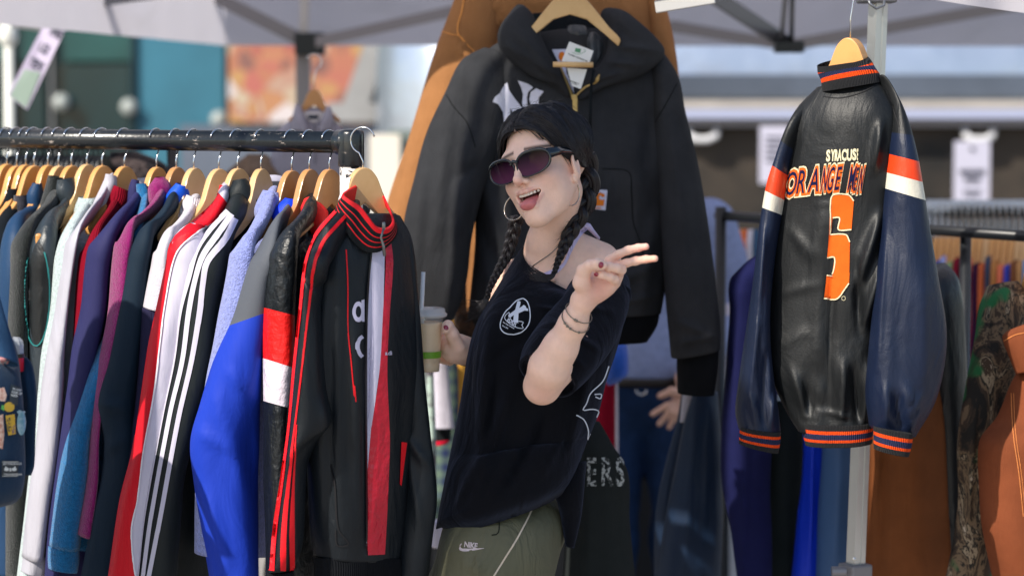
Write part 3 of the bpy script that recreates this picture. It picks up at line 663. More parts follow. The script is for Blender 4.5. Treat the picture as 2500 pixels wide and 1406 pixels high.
    tr = loft('trousers', [(1130, 1235, 4.72, 1368, 1150, 4.73, .04), (1104, 1270, 4.70, 1380, 1215, 4.71, .08), (1078, 1315, 4.63, 1384, 1285, 4.65, .19), (1062, 1362, 4.59, 1368, 1350, 4.62, .25), (1044, 1420, 4.56, 1345, 1425, 4.62, .24), (1020, 1560, 4.56, 1310, 1600, 4.62, .22), (1050, 2000, 4.60, 1330, 2000, 4.66, .20), (1080, 2330, 4.62, 1350, 2330, 4.68, .16)], olv, root, n=110, m=56, amp=.007, fx=6, fz=3, seed=12, cross=.4,
        creases=[(1220, 1230, 1216, 1310, 7, -.006), (1075, 1330, 1200, 1400, 10, .008), (1080, 1300, 1190, 1330, 9, .007), (1240, 1330, 1360, 1290, 14, .010), (1130, 1380, 1250, 1406, 10, .012), (1100, 1290, 1216, 1262, 7, .010), (1225, 1300, 1222, 1400, 6, .010), (1250, 1380, 1340, 1350, 9, .010), (1330, 1200, 1370, 1260, 8, .008)])
    tt = bvh(tr)
    decal('piping', rib([(1313, 1208), (1290, 1262), (1262, 1315), (1240, 1350), (1205, 1406)], 4.2), tt, cloth('cream_piping', (205, 190, 170)), tr, step=8)
    decal('pocket_seam', rib([(1222, 1236), (1219, 1270), (1216, 1302), (1200, 1306)], 2.4), tt, cloth('dark_seam', (28, 32, 26)), tr)
    sw = [(1127, 1327), (1131, 1329), (1124, 1334), (1124, 1340), (1133, 1341), (1180, 1338), (1140, 1345), (1126, 1345), (1120, 1339), (1122, 1332)]
    decal('logo', rib([(1128, 1326), (1123, 1334), (1127, 1341), (1142, 1342), (1162, 1340), (1182, 1337.5)], [1.5, 4, 7, 6.5, 4, .8], 24)+text_polys('NIKE', (1133, 1334), (15.5, 2.6), (2.4, -19), .03, .93), tt, cloth('embroidery', (200, 188, 190)), tr, step=6)
    return root, tb, ts
def build_cup():
    cx = 1042; Y = 4.615; s = Y/F; b = Vector(P(cx, 908, Y)); g = thing('iced_coffee_cup', b, 'clear cup of iced coffee with green band and white straw in her hand', 'cup')
    r0, r1, hh = 32*s, 41*s, 140*s; lean = lambda z: Vector((0, 0, z))
    pet = mat('clear_plastic', (.9, .9, .9), rough=.08, trans=.0, alpha=.12, spec=.8); cof = mat('milky_coffee', (.85, .62, .36), rough=.35, var=.06, vscale=40, coat=.6)
    n = 14; pr = [(r0*.9, .0)]
    rads = lambda t: r0+(r1-r0)*t
    prof = [(0, .0)]+[(rads(t)+(.0009 if (int(t*16) in (1, 3, 12)) else 0), hh*t) for t in np.linspace(0, 1, 33)]
    MB().lathe(b, prof, 48).build('cup', pet, g, smooth=True)
    liq = [(0, .002)]+[(rads(t)-.0011-(.0012 if int(t*16) in (2, ) else 0), .002+hh*t) for t in np.linspace(0, .86, 26)]+[(0, hh*.86)]
    MB().lathe(b, liq, 48).build('coffee', cof, g, smooth=True)
    z0 = hh*.26; z1 = hh*.375
    MB().lathe(b, [(rads(.26)+.0006, z0), (rads(.375)+.0006, z1)], 48).build('green_band', mat('green_print', srgb(120, 175, 50), rough=.4, bump=(900, .0004), var=.2, vscale=700), g, smooth=True)
    rl = 50*s
    MB().lathe(b, [(rl*.85, hh-.004), (rl, hh-.002), (rl+.001, hh+.003), (rl*.93, hh+.006), (rl*.9, hh+.013), (rl*.8, hh+.0145), (rl*.35, hh+.0135), (rl*.3, hh+.011), (0, hh+.011)], 48).build('lid', mat('lid_plastic', (.92, .92, .93), rough=.12, alpha=.42, spec=.8), g, smooth=True)
    p0 = Vector(P(1031, 800, Y-.01)); p1 = Vector(P(1033.5, 664, Y)); MB().tube([p0, Vector(P(1029, 758, Y-.008)), p1], .0041, 16).build('straw', mat('white_straw', (.8, .8, .8), rough=.35), g, smooth=True)
# ------------------------------------------------------------------ hangers and the left rack
WOODS = [mat('beech_wood_%d' % 0 if False else n, c, rough=.38, col2=c2, vscale=9, coat=.25, bump=(300, .0002)) for n, c, c2 in
         (('pale_beech', (.62, .36, .14), (.68, .42, .19)), ('amber_beech', (.58, .27, .075), (.66, .33, .10)), ('brown_beech', (.44, .19, .06), (.52, .25, .09)))]
STEEL = mat('hook_steel', (.62, .64, .66), rough=.18, metal=1)
_hm = {}
def hanger_mesh(wide=.105, drop=.116, th=.013, flat=False, narrow=0):
    """flat shaped wooden board, hook hole at the top, arms sloping down; returned in local (u, z)"""
    top = [(-wide, -drop-.012), (-wide-.004, -drop+.004), (-wide+.012, -drop+.012), (-.150, -.062), (-.100, -.046), (-.060, -.030), (-.036, -.016), (-.022, -.004), (-.009, .001), (.009, .001), (.022, -.004), (.036, -.016), (.060, -.030), (.100, -.046), (.150, -.062), (wide-.012, -drop+.012), (wide+.004, -drop+.004), (wide, -drop-.012)]
    bot = [(.150, -.096), (.090, -.078), (.045, -.066), (0, -.048), (-.045, -.066), (-.090, -.078), (-.150, -.096)]
    if not flat:
        top = [(-wide, -drop-.022), (-wide-.002, -drop-.010), (-wide+.010, -drop+.002), (-.075, -.096), (-.058, -.080), (-.045, -.062), (-.036, -.040), (-.026, -.018), (-.013, -.004), (0, 0)]; top = top+[(-a, b) for a, b in top[-2::-1]]
        bot = [(.075, -.122), (.050, -.106), (.020, -.080), (0, -.066), (-.020, -.080), (-.050, -.106), (-.075, -.122)]
    else:
        top = [(-.098, -.104), (-.102, -.090), (-.078, -.064), (-.054, -.034), (-.034, -.011), (-.017, 0), (0, .003)]; top = top+[(-a, b) for a, b in top[-2::-1]]
        bot = [(.066, -.076), (.034, -.050), (0, -.040), (-.034, -.050), (-.066, -.076)]
    if narrow: top = [p for p in top if abs(p[0]) < narrow]; bot = [p for p in bot if abs(p[0]) < narrow*.8]
    T = spl(np.array(top), 60); Bt = spl(np.array(bot), 24) if False else np.array(bot)
    return [tuple(p) for p in T]+[tuple(p) for p in Bt]
def make_hanger(base, yaw, label, cat='hanger', group=None, wood=0, hook_h=.055, hook_r=.024, bar=False, tilt=0.0, scale=1.0, name='wooden_hanger', wm=None, hook_yaw=None, hookmat=None, th=.013, flat=False, narrow=0):
    """base = world point of the crown of the board, yaw = direction of the board in plan, hook rises hook_h above it"""
    root = thing(name, base, label, cat, group); e = Vector((math.cos(yaw), math.sin(yaw), 0)); n = Vector((-math.sin(yaw), math.cos(yaw), 0)); B = Vector(base)
    ol = hanger_mesh(flat=flat, narrow=narrow); bm = bmesh.new(); vs = [bm.verts.new(B+(e*u+Vector((0, 0, z+u*tilt)))*scale-n*th/2) for u, z in ol]
    fc = bm.faces.new(vs); r = bmesh.ops.extrude_face_region(bm, geom=[fc]); nv = [g for g in r['geom'] if isinstance(g, bmesh.types.BMVert)]
    bmesh.ops.translate(bm, verts=nv, vec=n*th); ed = [x for x in bm.edges if len(x.link_faces) == 2 and x.calc_face_angle(0) > 1.2]
    bmesh.ops.bevel(bm, geom=ed, offset=.0022, segments=2, affect='EDGES', profile=.6); bmesh.ops.triangulate(bm, faces=[f for f in bm.faces if len(f.verts) > 6]); bmesh.ops.recalc_face_normals(bm, faces=bm.faces[:])
    V = [v.co[:] for v in bm.verts]; Fs = [[v.index for v in f.verts] for f in bm.faces]; bm.free()
    mk('board', V, Fs, wm or WOODS[wood], root, smooth=False)
    if bar: mb = MB(); mb.tube([B+e*-.19+Vector((0, 0, -.115)), B+e*.19+Vector((0, 0, -.115))], .006, 10); mb.build('bar', wm or WOODS[wood], root, smooth=True)
    hy = yaw if hook_yaw is None else hook_yaw; h = Vector((math.cos(hy), math.sin(hy), 0)); mb = MB(); pts = [B+Vector((0, 0, -.005)), B+Vector((0, 0, hook_h*.45))]
    c = B+Vector((0, 0, hook_h)); 
    # question-mark hook: over the rail and down on the near side
    for k in range(17):
        a = -1.25+k/16*4.1; pts.append(c+h*(hook_r*math.cos(a))+Vector((0, 0, hook_r*(math.sin(a)+1.0)*1.0)))
    mb.tube(pts, .0016, 8); mb.build('hook', hookmat or STEEL, root, smooth=True)
    return root
RA = P(850, 348, 4.60); RB = P(0, 338, 5.10); RD = (RB-RA)/np.linalg.norm(RB-RA); RY = math.atan2(RD[1], RD[0])
NEAR = np.array([RD[1], -RD[0], 0])*(1 if RD[1]*0-RD[0]*1 < 0 else -1)
if NEAR[1] > 0: NEAR = -NEAR
def rail_at(px):                     # point of the rail's axis seen at pixel column px
    a = (px-1250)/F/ (math.cos(PITCH)+(703-343)/F*math.sin(PITCH)); t = (a*RA[1]-RA[0])/(RD[0]-a*RD[1]); return RA+RD*t
def rack_left():
    g = thing('clothes_rack', (RA[0], RA[1], 0), 'black steel clothes rack with chipped paint carrying the tight row of jackets', 'clothes rack')
    bl = mat('chipped_black_paint', (.012, .016, .02), rough=.28, bump=(120, .0006), coat=.4); N = bl.node_tree; b = N.nodes['Principled BSDF']
    n = N.nodes.new('ShaderNodeTexNoise'); n.inputs['Scale'].default_value = 55; n.inputs['Detail'].default_value = 8; n.inputs['Roughness'].default_value = .75
    mp = N.nodes.new('ShaderNodeMapping'); mp.inputs['Scale'].default_value = (.45, .45, 1.6); tc = N.nodes.new('ShaderNodeTexCoord'); N.links.new(tc.outputs['Object'], mp.inputs[0]); N.links.new(mp.outputs[0], n.inputs['Vector'])
    r = N.nodes.new('ShaderNodeValToRGB'); r.color_ramp.elements[0].position = .61; r.color_ramp.elements[0].color = (.010, .013, .016, 1); r.color_ramp.elements[1].position = .65; r.color_ramp.elements[1].color = (.42, .36, .32, 1)
    N.links.new(n.outputs[0], r.inputs[0]); N.links.new(r.outputs[0], b.inputs['Base Color'])
    mb = MB(); e = Vector(RD); A = Vector(RA)
    mb.tube([A-e*.002, A+e*1.9], .0205, 28); mb.build('rail', bl, g, smooth=True)
    po = Vector(P(857, 348, 4.592)); mb = MB()
    mb.lathe(po+Vector((0, 0, -.045)), [(.0, 0), (.0242, 0), (.0250, .002), (.0250, .060), (.0235, .066), (.018, .0695), (0, .0705)], 32); mb.tube([po+e*.0, po+e*.030], .0240, 28); mb.build('corner_cap', bl, g, smooth=True)
    wp = mat('peeling_white_paint', (.72, .66, .62), rough=.5); N = wp.node_tree; b = N.nodes['Principled BSDF']; n = N.nodes.new('ShaderNodeTexNoise'); n.inputs['Scale'].default_value = 38; n.inputs['Detail'].default_value = 6; n.inputs['Distortion'].default_value = 1.5
    tc = N.nodes.new('ShaderNodeTexCoord'); N.links.new(tc.outputs['Object'], n.inputs['Vector']); r = N.nodes.new('ShaderNodeValToRGB'); r.color_ramp.elements[0].position = .53; r.color_ramp.elements[0].color = (.72, .66, .62, 1); r.color_ramp.elements[1].position = .56; r.color_ramp.elements[1].color = (.015, .017, .02, 1)
    N.links.new(n.outputs[0], r.inputs[0]); N.links.new(r.outputs[0], b.inputs['Base Color'])
    mb = MB(); mb.tube([po+Vector((0, 0, -.04)), Vector((po.x, po.y, .04))], .0218, 28); mb.build('upright', wp, g, smooth=True)
    q = po+e*1.85; mb = MB(); mb.tube([q, Vector((q.x, q.y, .04))], .0218, 20); mb.build('upright', wp, g, smooth=True)
    mb = MB(); mb.tube([Vector((po.x, po.y, .1)), Vector((q.x, q.y, .1))], .018, 16)
    for z in (po, q): mb.tube([Vector((z.x, z.y, .05))+Vector(NEAR)*.25, Vector((z.x, z.y, .05))-Vector(NEAR)*.25], .018, 16)
    mb.build('base_frame', bl, g, smooth=True)
HOOKS = [17, 41, 63, 83, 117, 143, 174, 212, 249, 304, 382, 430, 473, 534, 580, 637, 712, 755, 804]
CROWN = [400, 405, 402, 404, 403, 405, 404, 401, 404, 406, 408, 408, 410, 412, 411, 412, 416, 413, 413]
def garment(name, label, cat, S, m, w, depth=None, dY=0.0, bw=150, bodyw=True, th=.085, coll=None, cm=None, cth=.035, amp=.005, seed=0, cuff=None, cuffm=None, kind=None, right=None, fx=16, bdx=.45, creases=(), bm_=None, sag0=0, bodybot=None, group='jackets and tops on the black rack'):
    """one garment seen edge-on on the rack: S = left silhouette (px), w = sleeve widths (px)"""
    k = len(S); ws = w if hasattr(w, '__len__') else [w]*k
    xs = S[min(1, k-1)][0]; Y0 = (depth if depth else rail_at(S[0][0])[1])+dY
    root = thing(name, P(S[0][0], S[0][1], Y0), label, cat, group)
    rows = []; near = .17
    for i, (x, y) in enumerate(S):
        t = min(1, i/2.5); Y = Y0-.03-near*t; wd = ws[i]/F*4.7; ta = th*(.55+.45*min(1, i/2))
        rows.append((x, y, Y, x+ws[i], y+(2 if i else 0), Y+wd*.55, ta))
    if not cuff: rows_s = rows
    else: rows_s = rows[:-1] if False else rows
    sl = loft('sleeve', rows_s, m, root, n=70, m=30, sup=2.0, amp=amp, fx=fx, fz=2.6, seed=seed, ramp=.3, creases=creases)
    if bodyw:
        br = []
        for i, (x, y) in enumerate(S):
            t = min(1, i/2.5); xl = x+ws[i]*bdx; Y = Y0+.015-near*t*.75; dx = bw/F*4.7; yb = y+(4 if i > 1 else 6)
            if bodybot and i == k-1: yb = bodybot
            br.append((xl, yb, Y, xl+bw, yb-(0 if i > 1 else 12*(1-i*.5)), Y+dx*1.5, th*1.05))
        loft('body', br, bm_ or m, root, n=60, m=34, sup=2.6, amp=amp*1.2, fx=fx*.8, fz=1.6, seed=seed+31, ramp=.3)
    if coll:
        cr = []
        for i, (xl, yl, xr, yr) in enumerate(coll):
            cr.append((xl, yl, Y0-.075, xr, yr, Y0-.045, cth*(1.0 if i else .8)))
        loft('collar', cr, cm or m, root, n=30, m=28, sup=2.2, amp=amp*.6, fx=20, fz=8, seed=seed+5, open_top=True)
    if cuff:
        x0, y0, x1, y1, x2, y2, x3, y3 = cuff; Yc = Y0-.03-near
        loft('cuff', [(x0, y0, Yc, x1, y1, Yc+.03, th*.8), (x0-1, (y0+y2)/2, Yc, x1+1, (y1+y3)/2, Yc+.03, th*.78), (x2, y2, Yc, x3, y3, Yc+.03, th*.74)], cuffm or m, root, n=16, m=36, amp=.003, fx=60, fz=3, seed=seed+8, ramp=0)
    return root
def left_garments():
    rack_left()
    # hangers: each hook sits on the rail where the photograph shows it
    desc = ['amber wooden hanger at the far left edge of the rack', 'amber wooden hanger above the black top with white neck stripes', 'amber wooden hanger above the charcoal fleece', 'amber wooden hanger holding the dark blue shirt', 'wooden hanger carrying the black fleece', 'wooden hanger carrying the black puffer vest', 'wooden hanger behind the grey collar of the vest', 'broad wooden hanger over the mint fleece', 'amber wooden hanger inside the white windbreaker', 'orange wooden hanger above the crimson knit', 'wooden hanger carrying the indigo hooded top', 'wooden hanger inside the magenta fleece', 'wooden hanger above the royal blue collar', 'wooden hanger above the white ribbed sweater', 'pale wooden hanger behind the red jacket collar', 'pale wooden hanger inside the three-striped black jacket', 'wooden hanger over the lavender fleece', 'brown wooden hanger above the bright blue collar', 'brown wooden hanger in the jacket with the red collar']
    wood = [1, 1, 1, 1, 1, 0, 1, 0, 1, 1, 1, 2, 0, 0, 0, 0, 2, 2, 2]
    rnd = random.Random(5)
    for i, (hx, cy) in enumerate(zip(HOOKS, CROWN)):
        r = rail_at(hx); c = P(hx, cy, r[1]); z = r[2]-c[2]
        yaw = math.atan2(NEAR[1], NEAR[0])+rnd.uniform(-.10, .10)
        make_hanger(c, yaw, desc[i], group='wooden hangers on the black rack', wood=wood[i], hook_h=z-.0205+.0225-.024+.0, hook_r=.0225, tilt=rnd.uniform(-.05, .05), th=.014, hook_yaw=yaw+math.pi)
    G = garment; K = dict
    G('pullover', 'black top with white stripes round its neck at the left edge', 'top', [(20, 492), (-10, 540), (-30, 600), (-40, 760), (-60, 1406)], cloth('ink_cotton', (16, 22, 28)), 60, coll=[(22, 462, 48, 452), (10, 490, 46, 500), (2, 520, 34, 540)], seed=1)
    G('fleece_jacket', 'charcoal fleece squeezed between striped top and blue shirt', 'fleece', [(42, 505), (8, 560), (-10, 620), (-20, 800), (-30, 1406)], cloth('charcoal_fleece', (52, 52, 62), 'fleece'), 60, coll=[(34, 478, 66, 474), (32, 500, 66, 500), (26, 540, 60, 550)], seed=2, cth=.05)
    G('shirt', 'dark blue shirt with pointed collar left of the black fleece', 'shirt', [(80, 494), (30, 540), (5, 572), (-2, 640), (-8, 760), (-20, 1406)], cloth('denim_blue', (26, 58, 92), 'poly'), [50, 60, 60, 62, 70, 80], coll=[(80, 448, 102, 446), (66, 476, 108, 490), (72, 520, 100, 530)], seed=3)
    G('fleece_jacket', 'black fleece jacket with stand collar beside the puffer vest', 'fleece', [(118, 466), (102, 505), (55, 550), (31, 582), (22, 640), (17, 760), (14, 860), (10, 1406)], cloth('black_fleece', (22, 28, 28), 'fleece'), [34, 40, 48, 50, 50, 52, 54, 60], coll=[(118, 430, 154, 432), (112, 455, 152, 462), (98, 505, 140, 512)], seed=4, cth=.05)
    # puffer vest: armhole with teal piping, hanger end showing inside
    vest = cloth('vest_nylon', (44, 52, 58), 'nylon', rough=.35, wrinkle=1.5); teal = cloth('teal_piping', (40, 120, 120), 'poly')
    g = G('puffer_vest', 'black quilted vest with teal piped armhole', 'vest', [(160, 470), (128, 522), (88, 556), (74, 600), (72, 700), (74, 850), (80, 1000), (70, 1406)], vest, [26, 36, 56, 66, 66, 62, 60, 60], coll=[(140, 440, 180, 433), (137, 468, 192, 470), (150, 500, 180, 520), (160, 530, 178, 548)], seed=6, amp=.009, th=.075)
    tv = bvh([c for c in g.children if c.name.startswith('sleeve')])
    decal('armhole', [[(82+44*math.cos(a)*.55+12, 720+128*math.sin(a)) for a in np.linspace(0, 6.28, 40)]], tv, cloth('vest_lining', (14, 17, 19), 'nylon'), g, off=.001)
    decal('piping', rib([(78+12+30*math.cos(a), 716+128*math.sin(a)) for a in np.linspace(-.9, 3.9, 40)], 3.2, 60), tv, teal, g, off=.003)
    mb = MB(); mb.box((0, 0, 0), (.014, .02, .030), bev=.005); mb.V = [tuple(Vector(v)+Vector(P(96, 588, rail_at(120)[1]-.225))) for v in mb.V]; mb.build('hanger_tip', WOODS[1], g)
    G('fleece_jacket', 'pale mint fleece half hidden by the white windbreaker', 'fleece', [(205, 500), (176, 530), (143, 580), (133, 622), (121, 758), (100, 860), (92, 960), (80, 1080), (60, 1250), (40, 1420)], cloth('mint_fleece', (190, 206, 206), 'fleece'), [40, 44, 46, 46, 44, 40, 40, 40, 40, 40], coll=[(192, 484, 232, 480), (186, 502, 234, 500), (178, 530, 205, 545)], seed=7, cth=.06)
    G('windbreaker', 'white windbreaker with gathered cuff in front of mint fleece', 'jacket', [(258, 438), (225, 500), (190, 545), (165, 578), (152, 640), (134, 760), (115, 860), (101, 950), (88, 1080), (70, 1210), (54, 1362)], cloth('white_nylon', (176, 174, 184), 'nylon'), [22, 26, 28, 28, 28, 32, 44, 54, 56, 54, 52], coll=[(258, 424, 284, 430), (252, 445, 284, 452), (226, 500, 262, 508)], cuff=(56, 1360, 108, 1356, 52, 1396, 106, 1404), cuffm=cloth('white_nylon', (176, 174, 184), 'nylon'), seed=8, cth=.04)
    G('sweater', 'crimson cable knit sweater with high ribbed neck', 'sweater', [(272, 494), (252, 526), (218, 570), (201, 604), (189, 655), (182, 758), (176, 860), (160, 1100)], cloth('crimson_knit', (126, 8, 32), 'knit'), [34, 38, 40, 42, 44, 46, 46, 46], coll=[(278, 452, 316, 468), (268, 478, 314, 490), (250, 526, 292, 530)], seed=10, cth=.05)
    G('hoodie', 'indigo hooded top with smooth long sleeve', 'hoodie', [(326, 476), (300, 512), (256, 553), (222, 590), (208, 640), (195, 760), (176, 852), (165, 944), (140, 1127), (116, 1311), (106, 1430)], cloth('indigo_cotton', (38, 38, 84), 'poly', rough=.7), [30, 42, 56, 60, 62, 62, 60, 50, 44, 40, 36], coll=[(322, 438, 340, 440), (314, 462, 342, 466), (310, 500, 340, 520)], seed=11, cth=.05)
    G('fleece_jacket', 'bright teal blue fleece with a straight cuff', 'fleece', [(346, 470), (330, 520), (300, 600), (270, 760), (248, 840), (205, 920), (164, 1045), (140, 1173), (119, 1334)], cloth('azure_fleece', (22, 112, 168), 'fleece'), [20, 30, 40, 44, 50, 56, 60, 76, 76], coll=[(332, 448, 356, 452), (334, 470, 362, 476), (338, 510, 366, 520)], cuff=(118, 1336, 192, 1332, 118, 1388, 188, 1394), cuffm=cloth('azure_fleece', (22, 112, 168), 'fleece'), seed=13, cth=.05, dY=.0)
    G('fleece_jacket', 'magenta marled fleece with a thin sleeve ending above the teal cuff', 'fleece', [(384, 470), (365, 500), (304, 552), (287, 582), (276, 622), (264, 758), (249, 840), (230, 944), (220, 1058), (211, 1173), (188, 1306)], cloth('magenta_fleece', (140, 14, 100), 'fleece'), [30, 34, 36, 38, 40, 38, 30, 26, 24, 30, 36], coll=[(378, 436, 402, 430), (362, 460, 418, 458), (362, 480, 414, 490), (365, 510, 396, 516)], seed=14, cth=.05, bodyw=False)
    G('sweatshirt', 'dark navy sweatshirt with royal blue collar lining', 'sweatshirt', [(410, 494), (400, 505), (338, 563), (317, 596), (304, 640), (284, 758), (262, 875), (238, 985), (252, 1080), (246, 1164), (230, 1240), (195, 1420)], cloth('dark_navy', (14, 34, 50), 'poly', rough=.75), [30, 36, 50, 56, 60, 70, 80, 96, 80, 84, 96, 110], coll=[(430, 449, 460, 452), (412, 470, 462, 478), (398, 502, 440, 520), (412, 530, 430, 540)], cm=cloth('royal_blue', (10, 78, 196), 'poly'), seed=15, cth=.04, creases=[(240, 985, 330, 1000, 14, .012), (250, 1100, 330, 1060, 10, .010)])
    g = G('sweater', 'fuzzy white sweater with ribbed neck and navy lower sleeve', 'sweater', [(456, 496), (437, 532), (392, 580), (379, 606), (368, 655), (349, 752)], cloth('white_angora', (208, 203, 212), 'fleece', var=.08, bump=(500, .003)), [36, 40, 44, 46, 48, 50], coll=[(456, 476, 500, 490), (448, 494, 498, 506), (434, 534, 470, 540)], seed=16, cth=.06, cm=cloth('white_rib', (208, 203, 212), 'knit'))
    Yg = wloc(g)[1]
    loft('lower_sleeve', [(347, 752, Yg-.20, 400, 752, Yg-.17, .08), (342, 850, Yg-.20, 396, 850, Yg-.17, .08), (334, 950, Yg-.2, 390, 950, Yg-.17, .08), (312, 1130, Yg-.2, 370, 1130, Yg-.17, .08)], cloth('navy_knit', (38, 36, 62), 'knit'), g, n=40, m=24, amp=.004, seed=4)
    # red and white jacket
    red = cloth('scarlet_poly', (214, 14, 34), 'poly'); wht = cloth('white_poly', (205, 200, 216), 'poly')
    SL = [(534, 470), (520, 494), (427, 578), (413, 600), (406, 640), (380, 760), (363, 838), (344, 967), (324, 1100), (294, 1220), (270, 1380), (262, 1430)]
    g = G('track_jacket', 'red and white track jacket with thin white piping', 'jacket', SL, wht, [30, 40, 80, 90, 96, 90, 86, 80, 76, 84, 90, 90], coll=[(536, 450, 556, 458), (530, 475, 556, 492), (512, 510, 550, 530)], cm=red, seed=17, cth=.045)
    tv = bvh([c for c in g.children if c.name.startswith('sleeve') or c.name.startswith('body')])
    SR = [(556, 500), (540, 528), (470, 576), (436, 612), (422, 650), (402, 760), (392, 838), (376, 967), (352, 1100), (336, 1220), (322, 1290), (326, 1380), (330, 1406)]
    SLr = [(x-1, y) for x, y in SL]
    decal('red_panel', edges(SLr, SR, 60), tv, red, g, off=.0014)
    decal('piping', rib(SR, 3, 90), tv, cloth('white_trim', (235, 232, 238)), g, off=.0030)
    # black jacket with three white stripes
    bk = cloth('black_poly', (26, 32, 34), 'poly'); S3 = [(560, 500), (547, 516), (494, 573), (463, 631), (446, 690), (432, 760), (424, 860), (396, 1000), (362, 1150), (346, 1270), (330, 1420)]
    g = G('track_jacket', 'black track jacket with three white stripes down the sleeve', 'jacket', S3, bk, [30, 60, 84, 96, 100, 102, 100, 96, 92, 96, 100], coll=[(568, 440, 600, 438), (556, 470, 626, 470), (552, 505, 632, 510), (560, 530, 618, 560)], seed=18, cth=.06, th=.10)
    tv = bvh([c for c in g.children if c.name.startswith('sleeve') or c.name.startswith('body')])
    st = [[(557, 516), (515, 560), (482, 610), (462, 680), (440, 760), (424, 880), (397, 1010), (352, 1260), (336, 1406)],
          [(566, 524), (530, 575), (496, 625), (478, 680), (462, 760), (446, 880), (416, 1010), (370, 1260), (350, 1406)],
          [(574, 534), (548, 585), (506, 640), (496, 690), (488, 760), (468, 880), (436, 1020), (392, 1260), (364, 1406)]]
    for q, wd in zip(st, (11, 12, 13)): decal('stripe', rib(q, [wd*1.1, wd*1.2, wd*1.1, wd, wd, wd*.9, wd*.85, wd*.8, wd*.8], 90), tv, wht, g, off=.0016)
    G('fleece_jacket', 'fluffy lavender fleece beside the three-striped jacket', 'fleece', [(648, 478), (629, 512), (591, 577), (566, 608), (556, 660), (545, 720), (533, 772), (518, 850), (502, 930), (488, 1040), (476, 1180), (474, 1352)], cloth('lavender_fleece', (140, 150, 212), 'fleece', bump=(300, .006)), [36, 44, 52, 56, 60, 62, 62, 60, 56, 50, 46, 46], coll=[(642, 464, 680, 470), (630, 490, 686, 492), (620, 520, 672, 530), (636, 560, 660, 566)], seed=20, cth=.06)
    gr = cloth('slate_nylon', (84, 88, 96), 'nylon', rough=.62, spec=.25, wrinkle=.6); blu = cloth('cobalt_nylon', (26, 58, 176), 'nylon', rough=.62, spec=.25, wrinkle=.6)
    g = G('windbreaker', 'grey and cobalt windbreaker with a bright blue collar', 'jacket', [(690, 520), (673, 545), (638, 577), (615, 622), (594, 664), (567, 760), (555, 796), (520, 890), (486, 1000), (464, 1080), (470, 1160), (490, 1290), (514, 1430)], gr, [26, 36, 50, 60, 66, 84, 92, 120, 150, 170, 160, 140, 118], coll=[(696, 484, 720, 486), (676, 506, 732, 512), (662, 534, 716, 548), (690, 550, 704, 560)], cm=cloth('vivid_blue', (14, 60, 220), 'poly'), seed=21, cth=.05, th=.11, bodyw=False,
          creases=[(600, 1000, 640, 1350, 12, -.012), (560, 900, 600, 960, 10, .010), (520, 950, 620, 1250, 16, .010), (500, 1200, 560, 1400, 14, .012), (480, 1050, 560, 1100, 12, .008)])
    o = [c for c in g.children if c.name.startswith('sleeve')][0]; o.data.materials.append(blu); cut_bands(o, [(553, 797, 641, 766)])
    # black nylon with red collar, red and white arm bands
    blk = cloth('black_crinkle', (20, 24, 28), 'crinkle'); rc = cloth('red_crinkle', (222, 26, 24), 'crinkle'); wc = cloth('white_crinkle', (226, 214, 226), 'crinkle')
    SB = [(742, 500), (731, 524), (679, 573), (659, 610), (652, 656), (643, 750), (641, 874), (642, 980), (642, 1180), (648, 1300), (648, 1430)]
    g = G('windbreaker', 'shiny black nylon jacket with red collar and red and white sleeve bands', 'jacket', SB, blk, [30, 44, 60, 68, 72, 76, 76, 64, 56, 48, 46], coll=[(742, 482, 766, 486), (734, 508, 796, 512), (748, 545, 800, 530), (758, 576, 790, 560)], cm=cloth('red_jersey', (226, 34, 34), 'poly'), seed=22, cth=.05, th=.09, amp=.006)
    o = [c for c in g.children if c.name.startswith('sleeve')][0]; o.data.materials.append(rc); o.data.materials.append(wc); cut_bands(o, [(640, 750, 712, 768), (641, 874, 712, 896), (642, 978, 700, 994)], [0, 1, 2, 0])
